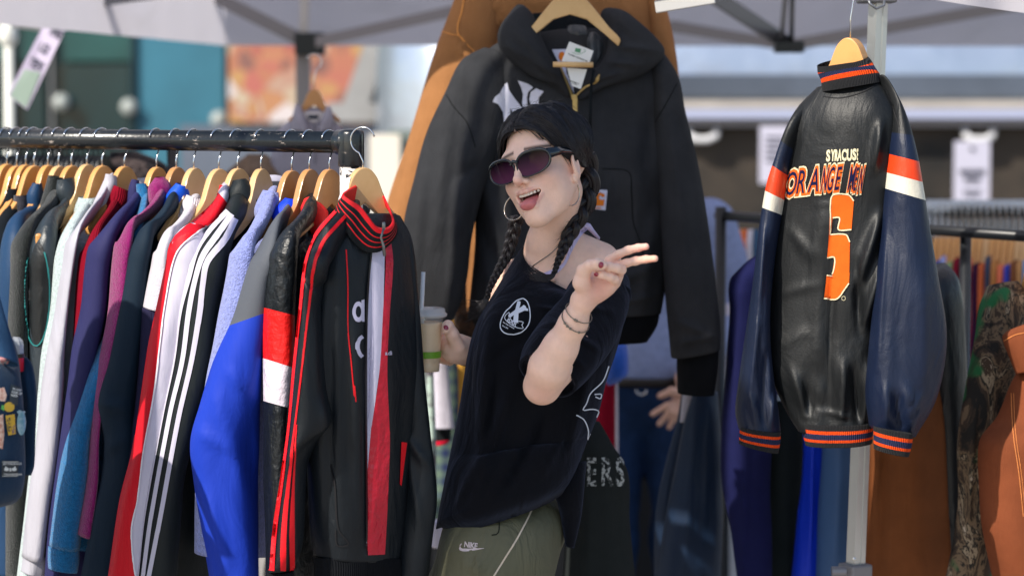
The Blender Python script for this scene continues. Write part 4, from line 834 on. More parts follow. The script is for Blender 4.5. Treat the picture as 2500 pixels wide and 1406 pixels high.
def track_jacket_front():
    # hanger hooked over the end of the rack
    c = P(886, 409, 4.52); yaw = math.atan2(-.55, -.83)
    make_hanger(c, yaw, 'pale wooden hanger hooked on the corner of the rack', group='wooden hangers on the black rack', wood=0, hook_h=.026, hook_r=.0245, th=.016, hook_yaw=math.atan2(.3, -.9), scale=1.0, narrow=.080)
    bk = cloth('anthracite_poly', (24, 29, 34), 'poly', rough=.42, wrinkle=.9); red = cloth('signal_red', (226, 22, 34), 'poly'); wh = cloth('lilac_white', (196, 192, 214), 'poly')
    g = thing('track_jacket', P(890, 470, 4.50), 'black track jacket with red striped sleeves and open zip at the end of the rack', 'jacket', 'jackets and tops on the black rack')
    # body: left front panel, then the opened front edge, then the right side
    bl = loft('body', [(800, 540, 4.44, 975, 540, 4.56, .10), (778, 600, 4.40, 1000, 600, 4.56, .13), (760, 700, 4.38, 1010, 700, 4.56, .14), (752, 900, 4.37, 1016, 900, 4.55, .14), (752, 1100, 4.38, 1000, 1100, 4.55, .14), (760, 1280, 4.39, 984, 1290, 4.55, .14), (770, 1362, 4.40, 972, 1362, 4.54, .13)], bk, g, n=110, m=72, sup=2.4, amp=.007, fx=11, fz=1.0, seed=40,
        creases=[(905, 640, 893, 1340, 9, -.016), (870, 780, 872, 1340, 12, .008), (840, 700, 850, 1200, 14, -.006), (812, 700, 800, 1300, 12, -.010), (950, 640, 960, 1300, 16, .008)])
    loft('hem_band', [(764, 1362, 4.40, 976, 1362, 4.54, .13), (768, 1385, 4.40, 980, 1385, 4.54, .13), (766, 1440, 4.40, 976, 1440, 4.54, .125)], cloth('black_rib', (20, 22, 26), 'knit'), g, n=20, m=60, amp=.004, fx=30, seed=3)
    tb = bvh(bl)
    decal('white_panel', edges([(906, 610), (894, 720), (893, 900), (893, 1000), (892, 1200), (893, 1330)], [(938, 600), (936, 700), (932, 850), (918, 960), (904, 1080), (895, 1330)], 60), tb, wh, g, off=.002)
    decal('red_panel', edges([(934, 575), (940, 640), (934, 760), (926, 900), (905, 1060), (896, 1200), (897, 1354)], [(950, 570), (958, 640), (950, 760), (944, 900), (950, 1060), (946, 1200), (938, 1352)], 60), tb, cloth('satin_red', (198, 20, 48), 'crinkle', rough=.3), g, off=.0022)
    decal('zip', rib([(906, 606), (897, 680), (891, 800), (890, 1000), (892, 1340)], 4, 80), tb, mat('zip_black', (.01, .01, .012), rough=.3), g, off=.004)
    decal('red_piping', rib([(845, 610), (849, 700), (850, 800), (858, 880), (868, 980)], 3, 50), tb, red, g, off=.0022)
    decal('pocket', rib([(808, 1132), (818, 1180), (826, 1290), (850, 1326), (824, 1330), (820, 1290)], 3, 40), tb, mat('zip_black', (.01, .01, .012), rough=.3), g, off=.0022)
    # letters running down the chest
    ea = lambda rx, ry: [(874+rx*math.cos(t), 761+ry*math.sin(t)) for t in np.linspace(0, 2*math.pi, 26, endpoint=False)]
    decal('lettering', [[ea(14, 25), ea(6.5, 14)], [(881, 733), (888, 731), (888, 785), (882, 785)]]+rib([(884, 821), (876, 828), (872, 845), (876, 862), (883, 871)], 9, 18), tb, wh, g, off=.002)
    decal('small_logo', text_polys('adi', (938, 866), (14, 0), (0, -14), .02), tb, wh, g, off=.004, step=4)
    # left sleeve with red stripes
    SL = [(856, 480), (830, 500), (768, 570), (750, 610), (738, 656), (731, 760), (718, 898), (706, 1036), (684, 1219), (666, 1357), (656, 1392)]
    sr = [(880, 520), (868, 545), (830, 610), (800, 680), (790, 720), (786, 770), (797, 944), (808, 1031), (752, 1114), (738, 1334), (716, 1392)]
    rows = [(a[0], a[1], 4.47-.10*min(1, i/3), b[0], b[1], 4.46-.10*min(1, i/3), .10 if i > 1 else .05) for i, (a, b) in enumerate(zip(SL, sr))]
    s1 = loft('sleeve', rows, bk, g, n=90, m=40, sup=2.0, amp=.006, fx=12, fz=3, seed=41, creases=[(790, 960, 800, 1060, 12, .010), (740, 1120, 800, 1040, 10, .012), (770, 760, 780, 950, 12, .008)])
    ts = bvh([s1, bl])
    L1 = [(838, 498), (778, 566), (756, 610), (744, 656), (733, 760), (718, 900), (706, 1036), (690, 1160), (672, 1290), (664, 1392)]
    off = lambda L, d: [(x+d*(.6 if i < 1 else 1), y+(4 if i < 2 else 0)) for i, (x, y) in enumerate(L)]
    L2 = [(856, 514), (800, 576), (778, 616), (766, 656), (752, 760), (738, 900), (722, 1036), (706, 1160), (694, 1290), (690, 1392)]
    L3 = [(862, 522), (812, 586), (790, 624), (775, 660), (757, 760), (742, 900), (726, 1036), (716, 1160), (712, 1290), (712, 1392)]
    for q, wd in ((L1, [7, 8, 8, 9, 9, 9, 8, 10, 13, 13]), (L2, [7, 8, 8, 7, 5, 4, 4, 7, 12, 13]), (L3[6:], [2, 5, 12, 12])): decal('stripe', rib(q, wd, 90), ts, red, g, off=.0018)
    loft('cuff', [(652, 1392, 4.37, 718, 1392, 4.37, .07), (652, 1440, 4.37, 716, 1440, 4.37, .065)], MATS['black_rib'], g, n=8, m=36, amp=.003, fx=60, seed=2, ramp=0)
    # right sleeve
    rows = [(946, 520, 4.53, 968, 534, 4.56, .05), (944, 560, 4.50, 998, 580, 4.55, .09), (946, 620, 4.49, 1012, 620, 4.54, .10), (950, 700, 4.49, 1020, 700, 4.54, .11), (958, 800, 4.485, 1028, 800, 4.54, .11), (966, 944, 4.48, 1039, 944, 4.54, .11), (976, 1054, 4.475, 1052, 1080, 4.54, .11), (984, 1180, 4.475, 1066, 1205, 4.54, .11), (976, 1290, 4.475, 1056, 1290, 4.54, .10), (966, 1420, 4.475, 1042, 1420, 4.54, .09)]
    s2 = loft('sleeve', rows, bk, g, n=80, m=36, sup=2.0, amp=.006, fx=12, fz=2, seed=44, creases=[(985, 1060, 1050, 1140, 9, .010), (990, 1090, 1030, 1300, 9, .008)])
    decal('red_gusset', edges([(978, 1078), (974, 1180)], [(992, 1080), (978, 1186)], 12), bvh([s2, bl]), red, g, off=.002)
    # collar: outer stand-up band with red lines and red lining
    rim = [(850, 462), (836, 474), (850, 486), (878, 504), (902, 534), (922, 558), (948, 562), (963, 546), (956, 518), (940, 482), (928, 460), (906, 450), (876, 450)]
    base = [(838, 500), (818, 510), (826, 538), (846, 568), (866, 594), (892, 614), (922, 616), (952, 598), (972, 566), (956, 520), (930, 490), (905, 480), (872, 482)]
    yd = [4.45, 4.405, 4.395, 4.39, 4.39, 4.395, 4.405, 4.43, 4.47, 4.53, 4.56, 4.56, 4.52]
    n = 78; rm = spl(np.array([(a, b, y) for (a, b), y in zip(rim+rim[:1], yd+yd[:1])]), n+1)[:n]; bs = spl(np.array([(a, b, y) for (a, b), y in zip(base+base[:1], yd+yd[:1])]), n+1)[:n]
    V = []; k = 25
    for j in range(k): V += [P(*(bs[i]*(1-j/(k-1))+rm[i]*(j/(k-1)))) for i in range(n)]
    for j in range(k):
        t = 1-j/(k-1); cc = np.array(P(898, 500, 4.49)); V += [(lambda q: q+(cc-q)*(.10+.02*j/k))(P(*(bs[i]*(1-t)+rm[i]*t))) for i in range(n)]
    Fs = []; mi = []
    for j in range(2*k-1):
        for i in range(n):
            Fs.append((j*n+i, j*n+(i+1) % n, (j+1)*n+(i+1) % n, (j+1)*n+i)); mi.append(1 if j >= k-5 else (2 if j in (5, 10, 15) else 0))
    mk('collar', V, Fs, [cloth('collar_rib', (30, 32, 34), 'knit'), red, red], g, mi=mi)
    mb = MB(); mb.box(P(937, 552, 4.375), (.006, .004, .014), bev=.001); mb.tube([P(936, 560, 4.37), P(930, 580, 4.37), P(936, 600, 4.37), P(939, 625, 4.37)], [.002, .002, .003, .003], 8); mb.build('zip_pull', mat('zip_metal', (.2, .2, .2), rough=.3, metal=.8), g, smooth=True)
    mb = MB(); q = [P(832, 470, 4.50), P(842, 436, 4.50), P(856, 432, 4.50), P(850, 462, 4.495), P(825, 490, 4.49)]
    mb.add(q+[np.array(v)+np.array([0, .0008, 0]) for v in q], [[0, 1, 2, 3, 4], [9, 8, 7, 6, 5]]); mb.build('swing_tag', mat('tag_card', (.8, .78, .78), rough=.5), g)
# ------------------------------------------------------------------ setting
def setting():
    pv = mat('pavement_stone', (.34, .31, .28), rough=.9, var=.25, vscale=3, bump=(60, .004))
    mb = MB(); mb.add([(-60, -20, 0), (60, -20, 0), (60, 80, 0), (-60, 80, 0)], [[0, 1, 2, 3]]); tag(mb.build('pavement', pv), kind='structure')
    mb = MB(); Y = 16.0
    # street building with dark teal glazing
    g = thing('glazed_building', (-2, Y, 0), 'dark teal glass fronted building behind the stall on the left', 'building')
    wallm = mat('teal_render', srgb(36, 60, 62), rough=.6, var=.2, vscale=.8)
    mb.box((-3.0, Y+2.2, 3.5), (9.4, 4, 7)); mb.build('wall', wallm, g)
    def pane(x0, y0, x1, y1, m, nm='window', d=.03, lab=None):
        a = P(x0, y0, Y+.17-d); b = P(x1, y1, Y+.17-d); mb = MB(); mb.box(((a+b)/2)+np.array([0, 0, 0]), (abs(b[0]-a[0]), .05, abs(a[2]-b[2]))); return mb.build(nm, m, g, label=lab)
    dg = mat('dark_glass', srgb(14, 44, 50), rough=.12, spec=.6, var=.3, vscale=1.2); gg = mat('green_glass', srgb(36, 76, 74), rough=.25, var=.3, vscale=2)
    for x0, x1 in ((-420, -180), (-170, 20), (32, 115), (140, 322)):
        pane(x0, -420, x1, 150, gg); pane(x0, 158, x1, 560, dg); pane(x0, 570, x1, 1000, gg)
    pane(330, -420, 556, 1000, mat('teal_panel', srgb(50, 108, 128), rough=.55, var=.15, vscale=2.5), 'panel', d=.06)
    pane(115, -420, 140, 1000, mat('mullion', srgb(150, 150, 150), rough=.5), 'mullion', d=.10); pane(20, -420, 32, 1000, MATS['mullion'], 'mullion', d=.10); pane(322, -420, 331, 1000, mat('dark_mullion', srgb(18, 52, 60), rough=.5), 'mullion', d=.10)
    for i, (x, y) in enumerate(((315, 262), (535, 292), (150, 250))):
        mb = MB(); mb.tube([P(x, y, Y-.0), P(x, y, Y+.2)], .055, 14); mb.build('lamp', mat('lamp_glass', (.35, .38, .36), rough=.3), g, smooth=True)
    # poster
    pm = bpy.data.materials.new('poster_print'); pm.use_nodes = True; N = pm.node_tree; b = N.nodes['Principled BSDF']; b.inputs['Roughness'].default_value = .6
    tc = N.nodes.new('ShaderNodeTexCoord'); vo = N.nodes.new('ShaderNodeTexVoronoi'); vo.feature = 'SMOOTH_F1'; vo.inputs['Scale'].default_value = 8.5; vo.inputs['Smoothness'].default_value = .35; N.links.new(tc.outputs['Object'], vo.inputs['Vector'])
    sp = N.nodes.new('ShaderNodeSeparateColor'); N.links.new(vo.outputs['Color'], sp.inputs[0]); r = N.nodes.new('ShaderNodeValToRGB'); N.links.new(sp.outputs[0], r.inputs[0]); N.links.new(r.outputs[0], b.inputs['Base Color'])
    cs = [(0, (104, 76, 78)), (.2, (170, 112, 84)), (.38, (172, 98, 88)), (.52, (176, 138, 86)), (.66, (160, 88, 80)), (.8, (180, 164, 140)), (.92, (200, 190, 190))]
    while len(r.color_ramp.elements) < len(cs): r.color_ramp.elements.new(.5)
    for e, (p_, c) in zip(r.color_ramp.elements, cs): e.position = p_; e.color = (*srgb(*c), 1)
    a = P(557, 60, Y-.1); b2 = P(905, 300, Y-.1); mb = MB(); mb.box((a+b2)/2, (b2[0]-a[0], .04, a[2]-b2[2])); q = mb.build('banner', pm); tag(q, 'colourful orange, red and yellow printed banner on the building', 'banner')
    mb = MB(); mb.box(P(740, 700, Y-.05)*np.array([1, 1, 0])+np.array([0, 0, .76]), (1.6, .06, 1.52)); tag(mb.build('hoarding', mat('hoarding_grey', srgb(96, 104, 118), rough=.8, var=.3, vscale=2)), 'grey hoarding below the colourful banner', 'hoarding')
    # white lamp post on the left and behind it
    g = thing('white_post', P(20, 900, 9.5)*np.array([1, 1, 0]), 'white post with a round cap at the far left', 'post'); p = P(20, 200, 9.5); wpm = mat('white_post_paint', (.72, .72, .66), rough=.5)
    mb = MB(); mb.tube([(p[0], p[1], 0), P(20, 88, 9.5)], .019, 16); mb.build('pole', wpm, g, smooth=True)
    mb = MB(); mb.lathe(P(20, 92, 9.5), [(0, .06), (.02, .058), (.035, .04), (.038, .01), (.034, -.02), (.02, -.035), (0, -.035)], 20); mb.build('cap', wpm, g, smooth=True)
    # long silver trailer
    T = 12.0; g = thing('silver_trailer', P(1800, 900, T)*np.array([1, 1, 0]), 'long silver food trailer with a rounded end behind the stall', 'trailer')
    x0 = P(905, 300, T)[0]; x1 = 4.2; prof = [(0, .45), (-.02, .55), (-.02, 1.60), (0, 1.9), (.12, 2.25), (.45, 2.55), (1.1, 2.65)]
    S = spl(np.array(prof), 30); V = []; cols = 60
    for i in range(cols):
        t = i/(cols-1)
        for (dy, z) in S:
            if t < .12:
                a = (1-t/.12)*math.pi/2; rr = .55; V.append((x0+rr-rr*math.sin(a)+ (dy if dy > 0 else 0)*math.sin(a)*.6, T+dy+rr*(1-math.cos(a))*1.0, z))
            else: V.append((x0+.55+(x1-x0-.55)*(t-.12)/.88, T+dy, z))
    k = len(S); alu = mat('brushed_aluminium', (.52, .57, .65), rough=.30, metal=.75, var=.12, vscale=1.2, bump=(3, .02))
    mk('body', V, [[i*k+j, (i+1)*k+j, (i+1)*k+j+1, i*k+j+1] for i in range(cols-1) for j in range(k-1)], alu, g)
    def bar(y0, y1, X0, X1, d, m, nm):
        a = P(X0, y0, T-d); b = P(X1, y1, T-d); mb = MB(); mb.box((a+b)/2, (b[0]-a[0], d*1.4, a[2]-b[2]), bev=.004); return mb.build(nm, m, g)
    bar(182, 240, 1120, 3200, .05, mat('grey_strip', srgb(92, 100, 112), rough=.4, metal=.3, var=.35, vscale=1.5), 'side_panel')
    bar(246, 266, 1120, 3200, .08, mat('cream_strip', srgb(168, 160, 150), rough=.5, var=.12, vscale=5), 'rail'); bar(268, 290, 1120, 3200, .14, mat('awning_case', srgb(168, 174, 200), rough=.4), 'awning_case'); bar(291, 309, 1120, 3200, .10, mat('grey_trim', srgb(140, 138, 142), rough=.5), 'trim')
    bar(310, 800, 1150, 3200, .04, mat('dark_interior', srgb(24, 23, 22), rough=.7, col2=srgb(58, 50, 42), vscale=1.6), 'serving_hatch')
    for x in (1715, 2390, 3000):
        mb = MB(); mb.tube([P(x-34, 318, T-.14), P(x-32, 333, T-.17), P(x-14, 341, T-.17), P(x+14, 341, T-.17), P(x+32, 333, T-.17), P(x+34, 318, T-.14)], .018, 10); mb.build('handle', mat('white_handle', (.7, .7, .72), rough=.4), g, smooth=True)
    for (X0, Y0, X1, Y1, lab) in ((1855, 308, 1925, 448, 'white notice sheet hanging beside the varsity jacket'), (2330, 345, 2415, 500, 'grey printed notice hanging right of the varsity jacket')):
        c = thing('notice', P((X0+X1)/2, Y1, T-1.2), lab, 'sign'); mb = MB(); a = P(X0, Y0, T-1.2); b = P(X1, Y1, T-1.2); mb.box((a+b)/2, (b[0]-a[0], .006, a[2]-b[2])); mb.build('sheet', mat('notice_paper', srgb(190, 188, 205), rough=.7), c)
        if X0 > 2000:
            mb = MB()
            for (u, v, ww, hh) in ((.5, .12, .12, .06), (.5, .48, .70, .07), (.5, .60, .42, .07), (.5, .78, .5, .02), (.5, .84, .4, .02)): mb.box((a+(b-a)*np.array([u, 0, v]))+np.array([0, -.008, 0]), (abs(b[0]-a[0])*ww, .004, abs(a[2]-b[2])*hh))
            mb.build('print', mat('notice_ink', srgb(70, 70, 84), rough=.7), c)
        else: mb = MB(); [mb.box((a+(b-a)*np.array([.5, 0, v]))+np.array([0, -.008, 0]), (abs(b[0]-a[0])*.6, .004, .008)) for v in (.2, .3, .4, .5, .6)]; mb.build('print', mat('notice_ink', srgb(70, 70, 84), rough=.7), c)
    # things between the trailer end and the building
    g = thing('white_cabinet', P(960, 900, 11)*np.array([1, 1, 0]), 'pale cabinet and post beside the trailer end', 'cabinet'); mb = MB(); a = P(900, 330, 11); mb.box((a[0]+.07, 11.2, a[2]/2), (.14, .3, a[2])); mb.build('post', mat('cabinet_cream', srgb(222, 214, 200), rough=.6), g)
    mb = MB(); a = P(945, 320, 11); mb.box((a[0]+.13, 11.3, a[2]/2), (.26, .3, a[2])); mb.build('door', mat('cabinet_green', srgb(112, 122, 116), rough=.6), g)
    g = thing('umbrella', P(850, 900, 12.5)*np.array([1, 1, 0]), 'grey folded awning standing behind the grey shirt', 'awning'); mb = MB(); mb.box(P(897, 180, 13), (.13, .2, .42), rot=Matrix.Rotation(.35, 3, 'Y')); mb.box(P(870, 275, 12.8), (.3, .2, .10)); mb.build('cloth', mat('awning_grey', srgb(150, 150, 150), rough=.8, var=.2, vscale=4), g)
    mb = MB(); p = P(880, 330, 12.8); mb.tube([(p[0], p[1], 0), p], .03, 10); mb.build('pole', mat('awning_grey', srgb(150, 150, 150)), g, smooth=True)
def canopy():
    g = thing('gazebo', (0.7, 5.0, 0), 'pale fabric pop-up gazebo with grey folding frame over the stall', 'gazebo')
    cm = bpy.data.materials.new('canopy_cloth'); cm.use_nodes = True; N = cm.node_tree; b = N.nodes['Principled BSDF']; b.inputs['Base Color'].default_value = (.60, .58, .63, 1); b.inputs['Roughness'].default_value = .8
    tr = N.nodes.new('ShaderNodeBsdfTranslucent'); tr.inputs[0].default_value = (.66, .64, .70, 1); mx = N.nodes.new('ShaderNodeMixShader'); mx.inputs[0].default_value = .5
    N.links.new(b.outputs[0], mx.inputs[1]); N.links.new(tr.outputs[0], mx.inputs[2]); N.links.new(mx.outputs[0], N.nodes['Material Output'].inputs[0]); MATS['canopy_cloth'] = cm
    nz = N.nodes.new('ShaderNodeTexNoise'); nz.inputs['Scale'].default_value = 1.6; nz.inputs['Distortion'].default_value = 1.5; bp = N.nodes.new('ShaderNodeBump'); bp.inputs['Distance'].default_value = .09; tc = N.nodes.new('ShaderNodeTexCoord'); N.links.new(tc.outputs['Object'], nz.inputs['Vector']); N.links.new(nz.outputs[0], bp.inputs['Height']); N.links.new(bp.outputs[0], b.inputs['Normal'])
    BL = Vector((-.97, 8.25, 2.10)); BR = Vector((3.2, 8.25, 2.10)); FL = Vector((-1.5, 5.05, 2.22)); FR = Vector((2.6, 5.0, 2.22)); TP = Vector((.9, 6.6, 3.05))
    def sheet(a, b, c, n=14, sg=.07):
        V = []; ix = {}
        for i in range(n+1):
            for j in range(n+1-i):
                u, v = i/n, j/n; p = a*(1-u-v)+b*u+c*v; p = p-Vector((0, 0, 1))*sg*27*u*v*(1-u-v); ix[i, j] = len(V); V.append(p)
        Fs = []
        for i in range(n):
            for j in range(n-i):
                Fs.append((ix[i, j], ix[i+1, j], ix[i, j+1]))
                if i+j < n-1: Fs.append((ix[i+1, j], ix[i+1, j+1], ix[i, j+1]))
        return V, Fs
    mb = MB()
    for a, b in ((BL, BR), (BR, FR), (FR, FL), (FL, BL)): mb.add(*sheet(a, b, TP))
    mb.build('roof', cm, g, smooth=True)
    # back and side valances, hanging a little wavy
    mb = MB()
    def val(a, b, za, zb, n=60, sgy=.012):
        V = []
        for i in range(n+1):
            t = i/n; p = a.lerp(b, t); z = za+(zb-za)*t; w_ = sgy*math.sin(t*23)+sgy*.6*math.sin(t*51)
            for k in range(6): q = k/5; V.append((p.x+w_*q*.3, p.y+w_*q, p.z+(z-p.z)*q))
        mb.add(V, [[i*6+k, (i+1)*6+k, (i+1)*6+k+1, i*6+k+1] for i in range(n) for k in range(5)])
    zb = P(800, 112, 8.25)[2]; val(BL, BR, zb, zb-.004); 
    val(Vector((P(150, 60, 6.5)[0]-.12, 6.0, 2.18)), BL, P(150, 68, 6.5)[2], zb)
    mb.build('valance', cm, g, smooth=True)
    fr = mat('frame_grey', srgb(132, 130, 134), rough=.45, metal=.4); bk = mat('joint_black', srgb(26, 34, 38), rough=.4); ga = mat('anodised_grey', srgb(120, 122, 128), rough=.35, metal=.6)
    def bar(a, b, w=.028, h=.014, m=fr, nm='truss_bar', off=0):
        a = Vector(a)+Vector((0, off, 0)); b = Vector(b)+Vector((0, off, 0)); d = (b-a); L = d.length; q = d.normalized().to_track_quat('X', 'Z').to_matrix(); mb = MB(); mb.box((0, 0, 0), (L, h, w), bev=.002); mb.V = [tuple(q@Vector(v)+(a+b)/2) for v in mb.V]; return mb.build(nm, m, g)
    YB = 8.12
    bar(P(755, 108, YB), P(400, -70, YB), .045); bar(P(755, 108, YB), P(1200, 8, YB-.3), .036, off=-.03); bar(P(1240, 0, YB), P(1925, 112, YB), .036, off=.03)
    bar(P(1925, 112, YB-.9), P(1640, -75, YB-1.2), .046, off=-.02, m=ga); bar(P(1925, 112, YB), P(2620, -12, YB), .040); bar(P(1925, 112, YB), P(1640, 62, YB), .036, off=.04)
    bar(P(1908, 100, 7.2), P(1920, -40, 6.6), .03, m=ga); bar(P(1932, 100, 7.2), P(1935, -40, 6.6), .03, m=bk)
    for (x, y, s, Y) in ((757, 108, .10, 8.10), (1910, 115, .050, 7.15), (1945, 115, .042, 7.15)):
        mb = MB(); mb.box(P(x, y, Y), (s, .06, .075 if s > .08 else .036), bev=.006); mb.build('joint', bk, g)
    bar((P(740, 100, 8.15)[0], 8.15, 0), P(740, 130, 8.15), .048, .048, nm='leg'); mb = MB(); bar(P(740, 120, 8.15), P(746, -60, 8.15), .03, .03, nm='leg', m=mat('leg_pale', srgb(190, 188, 186), rough=.4, metal=.3))
    # near right leg: telescopic aluminium profile leaning slightly
    al = mat('leg_aluminium', (.60, .61, .60), rough=.32, metal=.85, bump=(40, .0005)); YL = 4.93
    t_ = P(2147, -60, YL); m_ = P(2088, 1400, YL); d = (m_-t_); f = t_+d*((0.02-t_[2])/d[2])
    mb = MB(); q = Vector(d).normalized().to_track_quat('Z', 'Y').to_matrix()
    def prof(a, b, w):
        L = (Vector(b)-Vector(a)).length; pr = [(-w, -w), (-w*.25, -w), (-w*.25, -w*.86), (w*.25, -w*.86), (w*.25, -w), (w, -w), (w, w), (-w, w)]
        Q = Matrix.Rotation(R(28), 3, 'Z'); V = [Vector(z)+Q@Vector((x, y, 0)) for z in (a, b) for x, y in pr]; n = len(pr); mb.add(V, [[i, (i+1) % n, n+(i+1) % n, n+i] for i in range(n)]+[list(range(n))[::-1], [n+i for i in range(n)]])
    prof(t_, m_, .0140); mb.build('leg', al, g); mb = MB(); prof(P(2088, 1382, YL-.0), f, .019); mb.build('leg_foot_sleeve', fr, g)
    mb = MB(); c = Vector(P(2088, 1392, YL)); mb.box(c, (.052, .052, .03), rot=Matrix.Rotation(R(28), 3, 'Z'), bev=.004); mb.tube([c+Vector((-.05, -.01, 0)), c+Vector((-.02, -.01, 0))], .011, 12); mb.build('slider', fr, g)
    mb = MB(); mb.lathe(P(2086, 1378-14, YL-.026), [(0, 0), (.0035, 0), (.004, .001), (0, .003)], 12, axis=Vector((0, -1, 0))); mb.build('screw', al, g)
    mb = MB(); c = P(2140, -8, YL); mb.box(c, (.075, .07, .028), bev=.005); mb.tube([P(2118, -6, YL-.05), P(2124, 10, YL-.06), P(2140, 22, YL-.06), P(2158, 14, YL-.06), P(2160, -6, YL-.05)], .0028, 8); mb.build('top_bracket', ga, g, smooth=True)
    bar(P(1600, 18, 5.02), P(1745, -6, 5.0), .026, m=mat('leg_pale', (.5, .5, .5))); bar(P(1120, -24, 5.02), P(2620, -28, 4.98), .024)
    # drooping front valance at the top right corner
    mb = MB(); V = []
    for i in range(31):
        t = i/30; x = 2240+t*420; yb = -10+62*t**.8-18*max(0, t-.7); 
        for k in range(6): p = P(x, -160+(yb+160)*k/5, 4.85+.012*math.sin(t*16)*k/5); V.append(p)
    mb.add(V, [[i*6+k, (i+1)*6+k, (i+1)*6+k+1, i*6+k+1] for i in range(30) for k in range(5)]); mb.build('front_valance', cm, g, smooth=True)
    # second gazebo at the far left: truss joint and pale bars
    g2 = thing('gazebo', P(60, 900, 7.2)*np.array([1, 1, 0]), 'neighbouring gazebo corner with dark joint at the top left', 'gazebo'); 
    def bar2(a, b, w, m, nm='truss_bar'):
        a = Vector(a); b = Vector(b); d = (b-a); q = d.normalized().to_track_quat('X', 'Z').to_matrix(); mb = MB(); mb.box((0, 0, 0), (d.length, .02, w), bev=.002); mb.V = [tuple(q@Vector(v)+(a+b)/2) for v in mb.V]; return mb.build(nm, m, g2)
    bar2(P(30, 48, 7.3), P(120, 58, 7.3), .05, mat('leg_pale', (.5, .5, .5))); bar2(P(-60, -20, 7.2), P(60, 20, 7.2), .05, fr); bar2(P(70, 20, 7.1), P(420, -30, 6.9), .05, ga)
    mb = MB(); mb.box(P(78, 18, 7.15), (.07, .06, .05), bev=.006); mb.box(P(108, 16, 7.15), (.02, .05, .05), bev=.004); mb.build('joint', bk, g2)
    mb = MB(); V = []
    for i in range(13):
        t = i/12
        for k in range(4): V.append(P(-260+t*300, -60+ (70-28*t**2+8)*k/3, 7.35+.01*math.sin(9*t)))
    mb.add(V, [[i*4+k, (i+1)*4+k, (i+1)*4+k+1, i*4+k+1] for i in range(12) for k in range(3)]); mb.build('cloth', cm, g2, smooth=True)
    # hanging price strip
    g3 = thing('price_strip', P(140, 20, 6.9), 'slanting laminated price strip hanging from the gazebo corner', 'sign'); a = [P(106, 62, 6.9), P(184, 22, 6.9), P(66, 268, 6.85), P(18, 232, 6.85)]; V = a+[v+np.array([0, .004, 0]) for v in a]
    mb = MB(); mb.add(V, [[0, 3, 2, 1], [4, 5, 6, 7], [0, 1, 5, 4], [1, 2, 6, 5], [2, 3, 7, 6], [3, 0, 4, 7]]); o = mb.build('card', mat('card_lilac', srgb(178, 168, 192), rough=.5), g3); tb = bvh(o)
    decal('green_end', [[(60, 170), (100, 178), (64, 264), (24, 234)]], tb, mat('card_green', srgb(140, 158, 146), rough=.5), g3, off=.002, step=20)
    pr = []
    for s_, (x, y) in (('PRE', (118, 84)), ('LE', (92, 122)), ('TEX', (66, 158))): pr += text_polys(s_, (x, y), (22*.90, 22*.42), (34*.42, -34*.80), .03, .9)
    decal('print', pr, tb, mat('card_ink', srgb(40, 46, 64), rough=.6), g3, off=.003, step=12)
